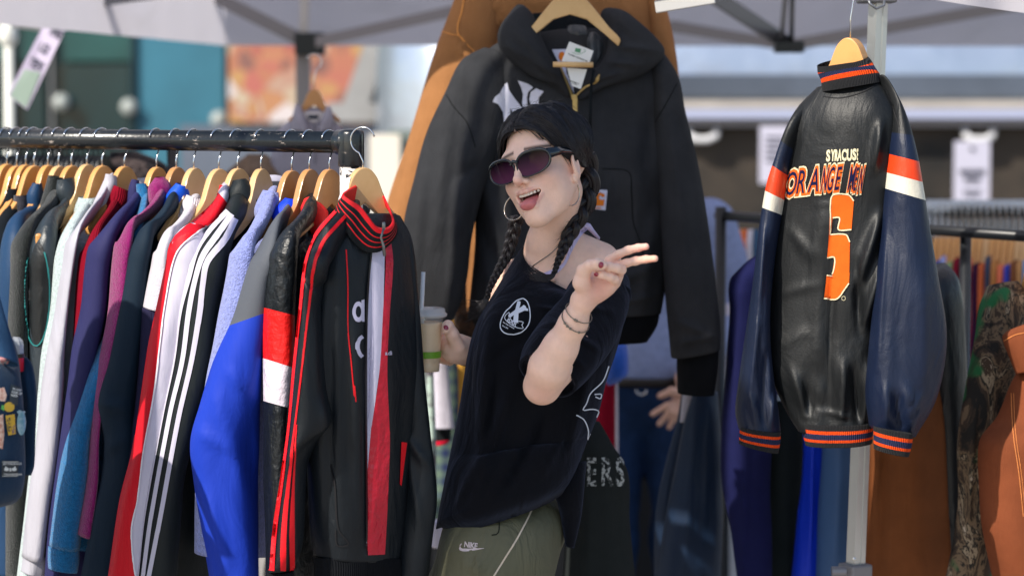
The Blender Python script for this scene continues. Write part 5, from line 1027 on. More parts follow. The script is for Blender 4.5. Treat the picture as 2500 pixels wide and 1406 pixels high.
def figure(name, label, x, Y, ht, face, top, leg, hairm, lean=0, armL=None, armR=None, sk=None, group=None, toplen=.0, extra=None):
    """a standing person; face = plan direction looked at"""
    g = thing('person', (x, Y, 0), label, 'person', group); k = ht/1.75; f = Vector((math.cos(face), math.sin(face), 0)); s = Vector((-f.y, f.x, 0)); B = Vector((x, Y, 0)); W = lambda a, b, z: np.array(B+s*a*k+f*(b+lean*max(0, z-.9))*k+Vector((0, 0, z*k)))
    skin = sk or mat('plain_skin', (.62, .38, .29), rough=.55); M3 = np.array([[s.x, f.x, 0], [s.y, f.y, 0], [0, 0, 1.]])
    ops = [ell(W(0, .0, 1.64), np.array((.075, .095, .115))*k, 0, 'u', M3), ell(W(0, .04, 1.58), np.array((.055, .06, .07))*k, .03, 'u', M3), ell(W(0, .10, 1.60), np.array((.012, .016, .022))*k, .012, 'u', M3), cone(W(0, -.01, 1.56), W(0, -.02, 1.42), .052*k, .06*k, .02), ell(W(0, -.01, 1.25), np.array((.15, .09, .18))*k, .03, 'u', M3)]
    for q in (-1, 1): ops += [ell(W(q*.078, 0, 1.63), np.array((.010, .02, .03))*k, .005, 'u', M3)]
    arms = []
    if extra: ops += extra
    for q, A in ((-1, armR), (1, armL)):
        A = A or [(.19, -.01, 1.40), (.235, -.02, 1.12), (.24, .06, .88)]; pts = [W(q*a, b, z) for a, b, z in A]; arms.append(pts); d = (pts[2]-pts[1]); d /= np.linalg.norm(d); wr = pts[2]
        ops += chain(pts, [.045*k, .038*k, .027*k], .02)
        if extra and q == 1: continue
        sd = np.array(f) if True else None; hp = wr+d*.06*k
        ops += [cone(wr, hp, .026*k, .028*k, .02), cone(wr+np.array(f)*.012*k, hp+np.array(f)*.025*k, .02*k, .02*k, .02)]
        for i, o_ in enumerate((-.030, -.010, .010, .030)): a = hp+np.array(f)*o_*k; ops += chain([a, a+d*.045*k, a+d*.075*k+np.array(s)*-q*.02*k], [.0105*k, .0095*k, .008*k], .006)
        ops += chain([wr+np.array(f)*.02*k, hp+np.array(f)*.045*k+d*.01*k, hp+np.array(f)*.05*k+d*.035*k], [.013*k, .011*k, .009*k], .008)
    for q in (-1, 1): ops += chain([W(q*.09, 0, .92), W(q*.095, .01, .5), W(q*.10, -.01, .1)], [.08*k, .055*k, .038*k], .02)
    v, fc = sdf_mesh(ops, .0045); mk('body', v, fc, skin, g)
    o2 = [ell(W(0, 0, 1.22), np.array((.175, .125, .25))*k, 0, 'u', M3), ell(W(0, .0, 1.03), np.array((.175, .13, .16))*k, .05, 'u', M3), cone(W(-.15, -.01, 1.40), W(.15, -.01, 1.40), .062*k, .062*k, .05)]
    for p_ in arms: o2 += chain([p_[0], p_[1], p_[1]+(p_[2]-p_[1])*.86], [.065*k, .056*k, .040*k], .03)
    v, fc = sdf_mesh(o2, .006); v = v+np.array([[noise.noise(Vector((a[0]*14, a[1]*14, a[2]*9)))*.008]*3 for a in v])*np.array([1, 1, .3]); mk('top', v, fc, top, g)
    o3 = [ell(W(0, 0, .93), np.array((.165, .115, .13))*k, 0, 'u', M3)]
    for q in (-1, 1): o3 += chain([W(q*.085, 0, .90), W(q*.095, .01, .5), W(q*.10, -.01, .06)], [.092*k, .075*k, .062*k], .03)
    v, fc = sdf_mesh(o3, .006); v = v+np.array([[noise.noise(Vector((a[0]*16, a[1]*16, a[2]*11)))*.007]*3 for a in v])*np.array([1, 1, .2]); mk('trousers', v, fc, leg, g)
    o4 = [ell(W(0, -.018, 1.675), np.array((.086, .100, .10))*k, 0, 'u', M3), ell(W(0, .105, 1.60), np.array((.085, .075, .085))*k, .01, 's', M3)]
    v, fc = sdf_mesh(o4, .005); mk('hair', v, fc, hairm, g)
    for q in (-1, 1): v, fc = sdf_mesh([ell(W(q*.10, .05, .045), np.array((.045, .13, .045))*k, 0, 'u', M3)], .006); mk('shoe', v, fc, mat('shoe_black', (.02, .02, .02), rough=.5), g)
    return g, W
def people_behind():
    jean = cloth('indigo_denim', (30, 52, 88), 'duck', var=.3, wrinkle=1.4); jp = cloth('chambray_blue', (136, 150, 190), 'knit', wrinkle=1.2)
    g, W = figure('person', 'person in pale blue jumper and dark jeans standing behind the stall', .365, 6.62, 1.70, math.radians(-95), jp, jean, mat('brown_hair', (.05, .03, .02), rough=.6),
        armL=[(.19, -.01, 1.40), (.27, -.05, 1.14), (.115, .15, .975)], armR=[(.19, -.01, 1.40), (.235, -.02, 1.12), (.22, .08, .88)], extra=[cone(P(1676, 955, 6.47), P(1660, 985, 6.43), .024, .026, .02)]+sum([chain([P(1664+2*i, 975+5*i, 6.43), P((1664+x)/2, (975+y)/2-3+i, 6.405), P(x, y, 6.42)], [.0115, .0095, .0080], .003) for i, (x, y) in enumerate(((1594, 1010), (1610, 1034), (1634, 1042), (1658, 1034)))], [])+chain([P(1672, 958, 6.42), P(1640, 955, 6.40), P(1612, 966, 6.42)], [.014, .011, .009], .008))
    mb = MB(); c = Vector(W(0, 0, .958)); mb.lathe(c, [(.172, -.012), (.176, -.011), (.176, .011), (.172, .012)], 40); mb.V = [(v[0], c.y+(v[1]-c.y)*.72, v[2]) for v in mb.V]; mb.build('belt', mat('belt_leather', (.012, .010, .010), rough=.4), g, smooth=True)
    mb = MB(); q = Vector(P(1566, 952, 6.47)); mb.tube([q+Vector((.014*math.cos(a), -.002, .012*math.sin(a))) for a in np.linspace(math.pi, 2*math.pi, 14)], .0028, 8); mb.build('belt_ring', STEEL, g, smooth=True)
    # someone bending over the rack behind the hangers
    mv = cloth('mauve_knit', (118, 98, 104), 'knit'); g, W = figure('person', 'person with long brown hair stooping behind the hangers of the left rack', P(600, 430, 6.2)[0]+.02, 6.3, 1.53, math.radians(-70), mv, cloth('dark_trousers', (30, 30, 36)), mat('chestnut_hair', (.085, .05, .035), rough=.5))
    mb = MB(); rnd = random.Random(9); hc = W(0, -.01, 1.66)
    for i in range(260):
        a = rnd.uniform(-.2, 3.4)+math.radians(-90)-1.2; r0 = .088+rnd.uniform(0, .012); p0 = Vector(hc)+Vector((.02*math.cos(a), .02*math.sin(a), .10)); p1 = Vector(hc)+Vector((r0*math.cos(a), r0*math.sin(a), .04)); p2 = Vector(hc)+Vector((r0*1.15*math.cos(a), r0*1.15*math.sin(a), -.12)); p3 = p2+Vector((rnd.gauss(0, .015), rnd.gauss(0, .015), -.20))
        mb.tube([p0, p1, p2, p3], [.003, .0035, .003, .001], 4)
    mb.build('long_hair', mat('chestnut_strands', (.16, .10, .06), rough=.4, var=.4, vscale=60), g, smooth=True)
    # the passer-by whose rucksack reaches into the picture
    nav = cloth('navy_coat', (28, 44, 66), 'cotton'); g, W = figure('person', 'passer-by carrying the pin covered rucksack at the left edge', -1.16, 4.24, 1.74, math.radians(150), nav, cloth('dark_trousers', (30, 30, 36)), MATS['brown_hair'])
def rucksack():
    Y = 4.22; g = thing('rucksack', P(-40, 1180, Y), 'navy rucksack with enamel pins and a bottle at the left edge', 'rucksack')
    nv = cloth('navy_canvas', (22, 48, 74), 'duck', wrinkle=.8, sheen=.2)
    b = loft('body', [(-330, 740, Y+.02, -20, 745, Y+.06, .10), (-340, 800, Y, 26, 830, Y+.05, .17), (-345, 880, Y-.02, 46, 880, Y+.04, .21), (-350, 960, Y-.03, 52, 960, Y+.04, .24), (-350, 1060, Y-.03, 56, 1060, Y+.04, .25), (-345, 1140, Y-.02, 52, 1140, Y+.05, .23), (-330, 1180, Y, 40, 1186, Y+.05, .18)], nv, g, n=60, m=60, sup=3.2, amp=.006, fx=8, fz=4, open_bot=False)
    s = loft('side_pocket', [(28, 878, Y+.02, 62, 884, Y+.06, .10), (30, 900, Y+.01, 80, 906, Y+.06, .14), (30, 960, Y, 88, 970, Y+.06, .15), (30, 1060, Y, 84, 1060, Y+.06, .15), (30, 1130, Y, 80, 1134, Y+.06, .14), (34, 1158, Y, 72, 1156, Y+.06, .08)], nv, g, n=40, m=40, amp=.005, fx=20, fz=3, open_bot=False, creases=[(60, 890, 72, 1000, 6, .006), (50, 890, 56, 980, 5, .006)])
    loft('front_pocket', [(-200, 886, Y-.10, 30, 896, Y-.02, .05), (-200, 930, Y-.13, 44, 930, Y-.03, .09), (-200, 1060, Y-.14, 52, 1060, Y-.03, .10), (-200, 1170, Y-.13, 50, 1176, Y-.02, .10), (-200, 1196, Y-.10, 30, 1200, Y-.0, .06)], nv, g, n=40, m=40, sup=3.5, amp=.004, open_bot=False)
    loft('strap', [(-60, 690, Y-.02, -10, 690, Y-.01, .02), (-40, 760, Y-.06, 12, 770, Y-.05, .02), (-16, 830, Y-.09, 34, 850, Y-.06, .02), (0, 880, Y-.10, 44, 895, Y-.07, .02)], cloth('strap_navy', (40, 68, 98), 'duck'), g, n=24, m=16, amp=.002)
    tb = bvh([c for c in g.children if c.name.startswith(('front', 'body', 'side', 'strap'))])
    gold = mat('enamel_gold', (.62, .40, .05), rough=.25, metal=.4); aq = mat('enamel_aqua', (.16, .36, .42), rough=.25, col2=(.35, .5, .55), vscale=90); pk = mat('enamel_pink', (.5, .22, .16), rough=.3, col2=(.7, .5, .4), vscale=120); ink = mat('enamel_ink', (.02, .03, .04), rough=.4); wt = mat('enamel_white', (.7, .72, .7), rough=.4)
    def pin(poly, m, nm='pin'): decal(nm, [poly], tb, m, g, off=.0030, step=6)
    el = lambda x, y, a, b_, n=18: [(x+a*math.cos(t), y+b_*math.sin(t)) for t in np.linspace(0, 2*math.pi, n, endpoint=False)]
    pin(el(20, 993, 13, 12), gold); pin([(2, 988), (9, 990), (8, 1002), (0, 998)], mat('enamel_green', (.1, .4, .08), rough=.3)); pin(el(49, 1032, 10, 30), aq); pin([(38, 1004), (45, 1000), (52, 1004), (60, 1000), (56, 1010), (42, 1010)], aq)
    pin([(11, 1014), (33, 1010), (36, 1058), (18, 1062)], gold); pin([(14, 1020), (24, 1018), (26, 1050), (18, 1054)], ink); pin(el(30, 1020, 4.5, 5), gold); pin([(26, 1040), (36, 1036), (35, 1056), (27, 1058)], mat('enamel_mauve', (.2, .12, .14), rough=.3)); pin([(-8, 1015), (5, 1010), (8, 1060), (4, 1096), (-6, 1090)], pk); pin([(-6, 948), (8, 946), (14, 965), (10, 980), (-4, 978)], pk)
    pin([(24, 938), (46, 944), (40, 990), (20, 984)], ink); decal('pin_text', text_polys('IN ANY\nCASE OF\nNEED', (27, 951), (6.0, 1.6), (2.0, -7.5), .02), tb, wt, g, off=.0040, step=6)
    pin([(-10, 866), (22, 880), (14, 892), (-10, 886)], mat('enamel_rose', (.45, .2, .2), rough=.3)); pin([(-8, 872), (17, 882), (11, 889), (-8, 882)], aq)
    pin([(2, 1124), (43, 1124), (41, 1162), (1, 1162)], ink, 'leather_patch'); decal('patch_text', text_polys("LEVI STRAUSS & CO", (4, 1133), (5.1, 0), (0, -7), .02)+text_polys("TWO HORSE BRAND", (6, 1158), (4.6, 0), (0, -6), .02)+[el(13, 1144, 6, 4), el(31, 1144, 6, 4), [(20, 1141), (24, 1141), (24, 1149), (20, 1149)], [(9, 1140), (12, 1136), (14, 1141)], [(30, 1141), (33, 1136), (35, 1140)]]+rib([(3, 1126), (41.5, 1126)], 1.2, 5)+rib([(3, 1160), (40, 1160)], 1.2, 5), tb, wt, g, off=.0040, step=6)
    # bottle in the side pocket
    h = thing('water_bottle', P(38, 900, Y+.03), 'clear bottle with a red ring in the rucksack pocket', 'bottle'); c = Vector(P(36, 906, Y+.02)); s_ = Y/F
    MB().lathe(c, [(0, 0), (22*s_, 0), (23*s_, 38*s_), (24*s_, 40*s_)], 28).build('red_ring', mat('red_plastic', (.55, .02, .05), rough=.3), h, smooth=True)
    MB().lathe(c, [(24.5*s_, 34*s_), (25*s_, 40*s_), (24.5*s_, 44*s_)], 28).build('black_band', mat('black_plastic', (.01, .01, .012), rough=.3), h, smooth=True)
    MB().lathe(c, [(23*s_, 42*s_), (23*s_, 66*s_), (21*s_, 76*s_), (14*s_, 84*s_), (0, 86*s_)], 8).build('cap', mat('clear_cap', (.75, .78, .85), rough=.08, alpha=.45, spec=.8), h)
# ------------------------------------------------------------------ big jackets
def center_jackets():
    # tan jacket behind
    tan = cloth('tan_duck', (156, 108, 68), 'duck', wrinkle=1.0); Y = 5.52
    g = thing('work_jacket', P(1400, -60, Y), 'rust orange canvas jacket hanging behind the black hooded jacket', 'jacket')
    b = loft('body', [(1230, -170, Y, 1560, -170, Y, .08), (1170, -100, Y, 1600, -80, Y, .14), (1140, 0, Y-.02, 1612, 0, Y-.02, .17), (1130, 120, Y-.02, 1632, 120, Y-.02, .18), (1130, 400, Y, 1620, 400, Y, .16), (1140, 760, Y, 1600, 760, Y, .16)], tan, g, n=70, m=60, amp=.012, fx=7, fz=3, seed=61, creases=[(1200, 20, 1240, 110, 8, -.02), (1250, 0, 1420, 20, 14, .012), (1500, 0, 1560, 60, 12, .014), (1210, 0, 1190, 90, 7, .014)])
    s = loft('sleeve', [(1150, -120, Y-.03, 1240, -80, Y-.02, .06), (1108, 0, Y-.04, 1230, 20, Y-.03, .13), (1086, 60, Y-.05, 1226, 100, Y-.03, .15), (1060, 130, Y-.05, 1210, 190, Y-.03, .15), (1000, 330, Y-.06, 1140, 380, Y-.03, .15), (950, 480, Y-.07, 1080, 540, Y-.03, .14), (925, 600, Y-.07, 1040, 640, Y-.03, .13), (905, 740, Y-.07, 1010, 760, Y-.03, .12)], tan, g, n=80, m=36, amp=.008, fx=9, fz=2.5, seed=62, creases=[(1115, 110, 1160, 150, 7, .012), (1110, 70, 1150, 170, 6, .010)])
    decal('shoulder_seam', rib([(1140, -30), (1128, 30), (1118, 80), (1150, 120), (1176, 150)], 3, 40), bvh(s), cloth('ochre_thread', (225, 150, 80)), g, off=.002)
    decal('shoulder_seam', rib([(1080, 78), (1100, 84), (1124, 90), (1140, 110)], 2, 30), bvh(s), MATS['ochre_thread'], g, off=.002)
    loft('sleeve', [(1560, -120, Y-.02, 1600, -110, Y-.02, .06), (1570, 0, Y-.02, 1622, 0, Y-.02, .12), (1580, 100, Y-.03, 1645, 100, Y-.03, .14), (1590, 200, Y-.03, 1658, 200, Y-.03, .14), (1600, 400, Y-.03, 1668, 420, Y-.03, .13), (1600, 700, Y-.03, 1650, 700, Y-.03, .12)], tan, g, n=50, m=30, amp=.010, fx=9, fz=3, seed=64)
    # black hooded jacket
    Y = 5.28; bk = cloth('washed_black_duck', (51, 52, 55), 'duck', wrinkle=1.0, var=.22)
    g = thing('hooded_jacket', P(1400, 60, Y), 'large black canvas hooded jacket with half open zip hanging behind the woman', 'jacket')
    b = loft('body', [(1240, 118, Y+.02, 1560, 105, Y+.02, .07), (1180, 135, Y, 1600, 125, Y, .12), (1150, 190, Y, 1635, 180, Y, .16), (1140, 280, Y, 1648, 280, Y, .18), (1155, 420, Y, 1650, 420, Y, .19), (1160, 580, Y, 1640, 580, Y, .19), (1150, 700, Y, 1625, 700, Y, .19), (1142, 775, Y, 1614, 765, Y, .18)], bk, g, n=110, m=90, amp=.016, fx=7, fz=3, seed=71, open_top=False,
        creases=[(1170, 400, 1230, 640, 18, .018), (1545, 300, 1560, 640, 22, .014), (1600, 520, 1560, 760, 16, .018), (1480, 700, 1610, 640, 14, .012), (1500, 740, 1600, 720, 10, .010), (1430, 250, 1440, 700, 10, .008), (1230, 160, 1340, 240, 20, .012), (1180, 600, 1200, 760, 14, .012), (1600, 250, 1570, 420, 16, -.012)])
    loft('hem_band', [(1150, 772, Y, 1612, 758, Y, .16), (1160, 800, Y, 1604, 795, Y, .16), (1170, 838, Y, 1580, 834, Y, .15)], cloth('black_rib', (20, 22, 26), 'knit'), g, n=14, m=80, amp=.005, fx=26, seed=5)
    s1 = loft('sleeve', [(1180, 118, Y-.01, 1262, 150, Y-.02, .05), (1126, 150, Y-.02, 1250, 225, Y-.03, .11), (1088, 224, Y-.03, 1236, 310, Y-.04, .15), (1041, 326, Y-.04, 1205, 400, Y-.05, .17), (1010, 440, Y-.05, 1176, 480, Y-.05, .17), (985, 552, Y-.06, 1152, 580, Y-.06, .17), (992, 650, Y-.06, 1142, 670, Y-.06, .16), (1020, 735, Y-.06, 1128, 730, Y-.06, .14), (1040, 785, Y-.06, 1108, 778, Y-.06, .12)], bk, g, n=110, m=44, amp=.015, fx=8, fz=4, seed=72, creases=[(1100, 250, 1060, 600, 12, .012), (1150, 330, 1110, 640, 16, .014), (1160, 400, 1120, 440, 9, -.012), (1060, 350, 1030, 700, 12, -.008), (1130, 500, 1090, 740, 8, .008)])
    s2 = loft('sleeve', [(1545, 108, Y, 1612, 118, Y, .05), (1575, 170, Y-.01, 1655, 190, Y-.01, .12), (1588, 260, Y-.02, 1672, 270, Y-.02, .15), (1600, 400, Y-.03, 1704, 400, Y-.03, .16), (1610, 540, Y-.04, 1730, 555, Y-.04, .17), (1620, 680, Y-.05, 1748, 700, Y-.05, .17), (1630, 790, Y-.05, 1758, 790, Y-.05, .16), (1638, 872, Y-.05, 1758, 850, Y-.05, .15)], bk, g, n=100, m=44, amp=.015, fx=8, fz=4, seed=73, creases=[(1640, 300, 1680, 640, 14, .012), (1690, 400, 1730, 800, 14, -.008), (1640, 780, 1740, 820, 9, .010), (1640, 840, 1750, 820, 7, .008)])
    loft('cuff', [(1652, 866, Y-.05, 1755, 846, Y-.05, .12), (1652, 900, Y-.05, 1752, 900, Y-.05, .12), (1654, 958, Y-.05, 1744, 962, Y-.05, .11)], MATS['black_rib'], g, n=16, m=44, amp=.004, fx=30, seed=7, ramp=0)
    # hood: back lining and two folded flaps
    hl = cloth('hood_lining', (24, 28, 32), 'cotton', wrinkle=1.4); sat = cloth('grey_satin', (62, 66, 70), 'nylon', rough=.3, wrinkle=1.5)
    loft('hood_lining', [(1300, 34, Y+.03, 1470, 44, Y+.03, .03), (1310, 80, Y+.02, 1485, 90, Y+.02, .04), (1335, 130, Y, 1475, 135, Y, .04), (1365, 180, Y-.04, 1450, 175, Y-.04, .05), (1392, 226, Y-.08, 1418, 222, Y-.08, .05)], hl, g, n=44, m=40, amp=.010, fx=20, fz=8, seed=74)
    loft('satin_lining', [(1386, 66, Y-.02, 1432, 68, Y-.02, .02), (1384, 86, Y-.03, 1440, 88, Y-.03, .03), (1392, 96, Y-.03, 1444, 98, Y-.03, .02)], sat, g, n=20, m=30, amp=.010, fx=45, fz=6, seed=75)
    loft('satin_lining', [(1432, 88, Y-.03, 1472, 90, Y-.03, .02), (1430, 110, Y-.05, 1474, 112, Y-.05, .03), (1436, 140, Y-.06, 1470, 140, Y-.06, .03), (1432, 170, Y-.07, 1450, 168, Y-.07, .02)], sat, g, n=24, m=30, amp=.010, fx=45, fz=5, seed=76)
    f1 = loft('hood', [(1262, 20, Y-.0, 1290, 24, Y-.02, .03), (1242, 50, Y-.03, 1310, 56, Y-.05, .07), (1216, 92, Y-.05, 1326, 96, Y-.08, .09), (1222, 124, Y-.06, 1344, 136, Y-.10, .09), (1258, 152, Y-.07, 1362, 168, Y-.11, .07), (1330, 190, Y-.08, 1382, 200, Y-.11, .05), (1380, 232, Y-.09, 1398, 236, Y-.10, .03)], bk, g, n=60, m=40, amp=.009, fx=12, fz=6, seed=77, creases=[(1250, 60, 1350, 170, 12, .014), (1230, 110, 1310, 150, 9, .010), (1300, 150, 1370, 190, 8, .010)])
    f2 = loft('hood', [(1466, 38, Y-.0, 1506, 40, Y-.0, .04), (1484, 66, Y-.04, 1548, 72, Y-.03, .08), (1484, 100, Y-.07, 1600, 104, Y-.04, .09), (1476, 136, Y-.09, 1622, 132, Y-.04, .09), (1458, 168, Y-.10, 1590, 166, Y-.05, .07), (1432, 200, Y-.10, 1500, 196, Y-.07, .05), (1404, 238, Y-.10, 1424, 232, Y-.09, .03)], bk, g, n=60, m=44, amp=.009, fx=12, fz=6, seed=78, creases=[(1490, 110, 1610, 125, 9, .012), (1480, 150, 1560, 160, 8, .012), (1500, 60, 1560, 110, 8, -.008), (1440, 200, 1520, 175, 6, .010)])
    tb = bvh([c for c in g.children if c.name.split('.')[0] in ('body', 'hood', 'hood_lining')]+[s1])
    brass = mat('brass_zip', (.55, .38, .14), rough=.3, metal=.9, bump=(900, .001))
    decal('zip_teeth', rib([(1366, 168), (1378, 196), (1396, 238)], 4, 24), tb, brass, g, off=.004); decal('zip_teeth', rib([(1466, 186), (1452, 202), (1430, 216), (1405, 240)], 4, 24), tb, brass, g, off=.004)
    c = P(1402, 240, Y-.13); mb = MB(); mb.box(P(1402, 238, Y-.125), (.012, .008, .012), bev=.002); mb.box(P(1404, 262, Y-.13), (.011, .004, .040), bev=.002); mb.build('zip_slider', brass, g)
    decal('zip_line', rib([(1406, 290), (1420, 480), (1420, 760)], 3, 60), tb, mat('seam_black', (.012, .012, .014), rough=.8), g, off=.001)
    mb = MB(); mb.tube([P(1450, 170, Y-.13), P(1444, 200, Y-.135), P(1442, 260, Y-.125), P(1441, 320, Y-.12)], .0032, 8); mb.build('drawstring', hl, g, smooth=True)
    # neck label, swing tags
    wl = mat('label_cloth', srgb(205, 205, 225), rough=.8); decal('neck_label', [[(1348, 123), (1386, 122), (1380, 150), (1384, 190), (1400, 214), (1401, 236), (1366, 160)]], tb, wl, g, off=.003, step=5); decal('neck_label_mark', [[(1372+8*math.cos(a), 140+11*math.sin(a)) for a in np.linspace(0, 6.28, 16, endpoint=False)]], tb, mat('label_orange', srgb(225, 120, 20), rough=.8), g, off=.005, step=5)
    tg = mat('tag_white', (.80, .80, .78), rough=.4)
    def card(q, Yc, nm):
        a = [P(x, y, Yc) for x, y in q]; mb = MB(); mb.add(a+[v+np.array([0, .0012, 0]) for v in a], [[0, 3, 2, 1], [4, 5, 6, 7], [0, 1, 5, 4], [1, 2, 6, 5], [2, 3, 7, 6], [3, 0, 4, 7]]); return mb.build(nm, tg, g)
    c1 = card([(1390, 102), (1449, 125), (1438, 156), (1371, 150)], Y-.175, 'swing_tag'); c2 = card([(1384, 166), (1433, 170), (1418, 218), (1396, 210)], Y-.17, 'swing_tag'); tc_ = bvh([c1, c2])
    decal('tag_print', text_polys('PLANET VINTAGE UK', (1387, 134), (4.9, 1.9), (.8, -5), .03), tc_, mat('tag_ink', (.02, .03, .02), rough=.5), g, off=.0006, step=6)
    decal('tag_print', [[(1405, 118), (1419, 120), (1416, 130), (1403, 127)]]+rib([(1396, 128), (1410, 133), (1424, 129), (1430, 124), (1424, 121)], 1, 16), tc_, mat('tag_green', srgb(90, 150, 110), rough=.5), g, off=.0006, step=6)
    decal('tag_print', text_polys('planetvintage.com', (1388, 197), (3.6, 1.3), (.8, -4), .03)+text_polys('8 1234 5', (1396, 205), (3.6, 1.1), (.8, -4), .03), tc_, MATS['tag_ink'], g, off=.0006, step=6)
    # chest letters, pocket label
    z = lambda L: [(900+x/2.344, y/2.344) for x, y in L]; mono = cloth('silver_embroidery', (214, 214, 228), 'knit', weave=0)
    decal('chest_monogram', [z([(708, 585), (720, 556), (744, 538), (775, 566), (812, 605), (812, 760), (786, 760), (768, 700), (762, 640), (738, 600)]), z([(745, 537), (764, 500), (796, 473), (806, 520), (840, 570), (880, 620), (920, 700), (900, 740), (850, 680), (800, 600), (770, 562)]), z([(858, 462), (905, 478), (942, 501), (916, 526), (908, 560), (912, 640), (890, 640), (880, 590), (886, 540), (876, 500)]), z([(930, 526), (960, 508), (1000, 526), (976, 558), (972, 640), (968, 700), (934, 700), (934, 620), (922, 570)])], tb, mono, g, off=.003, step=8)
    decal('pocket_label', [[(1430, 462), (1482, 464), (1477, 513), (1426, 509)]], tb, wl, g, off=.003, step=8)
    el = [(1464+11*math.cos(a), 484+12*math.sin(a)) for a in np.linspace(.4, 5.9, 18)]
    decal('pocket_label_mark', [[(1452, 474), (1464, 470), (1474, 474), (1474, 480), (1468, 481), (1466, 477), (1460, 478), (1460, 486), (1470, 488), (1474, 486), (1472, 502), (1450, 502)]]+text_polys('carhartt', (1442, 509), (7.4, .3), (0, -8), .02), tb, MATS['label_orange'], g, off=.005, step=5)
    sm = cloth('pocket_thread', (20, 22, 24)); decal('pocket_seam', rib([(1470, 412), (1535, 420), (1542, 470), (1546, 540), (1562, 590), (1575, 640)], 2.4, 50), bvh([b, s1, s2]), sm, g, off=.0012); decal('shoulder_seam', rib([(1600, 300), (1634, 240), (1652, 205)], 2.4, 20), bvh([b, s1, s2]), sm, g, off=.0012); decal('shoulder_seam', rib([(1090, 232), (1108, 262), (1140, 300), (1160, 360)], 2.4, 24), bvh([b, s1, s2]), sm, g, off=.0012)
    mb = MB(); W3 = make_hanger(P(1392, -12, Y-.10), math.radians(-4), 'pale wooden hanger with trouser bar holding the black hooded jacket', wood=0, hook_h=.10, hook_r=.025, wm=mat('light_beech', (.66, .40, .16), rough=.35, col2=(.72, .46, .20), vscale=12, coat=.3), name='wooden_hanger', scale=1.05, flat=True)
    mb.tube([P(1350, 158, Y-.185), P(1448, 159, Y-.185)], .0058, 12); mb.build('trouser_bar', MATS['light_beech'], W3, smooth=True)
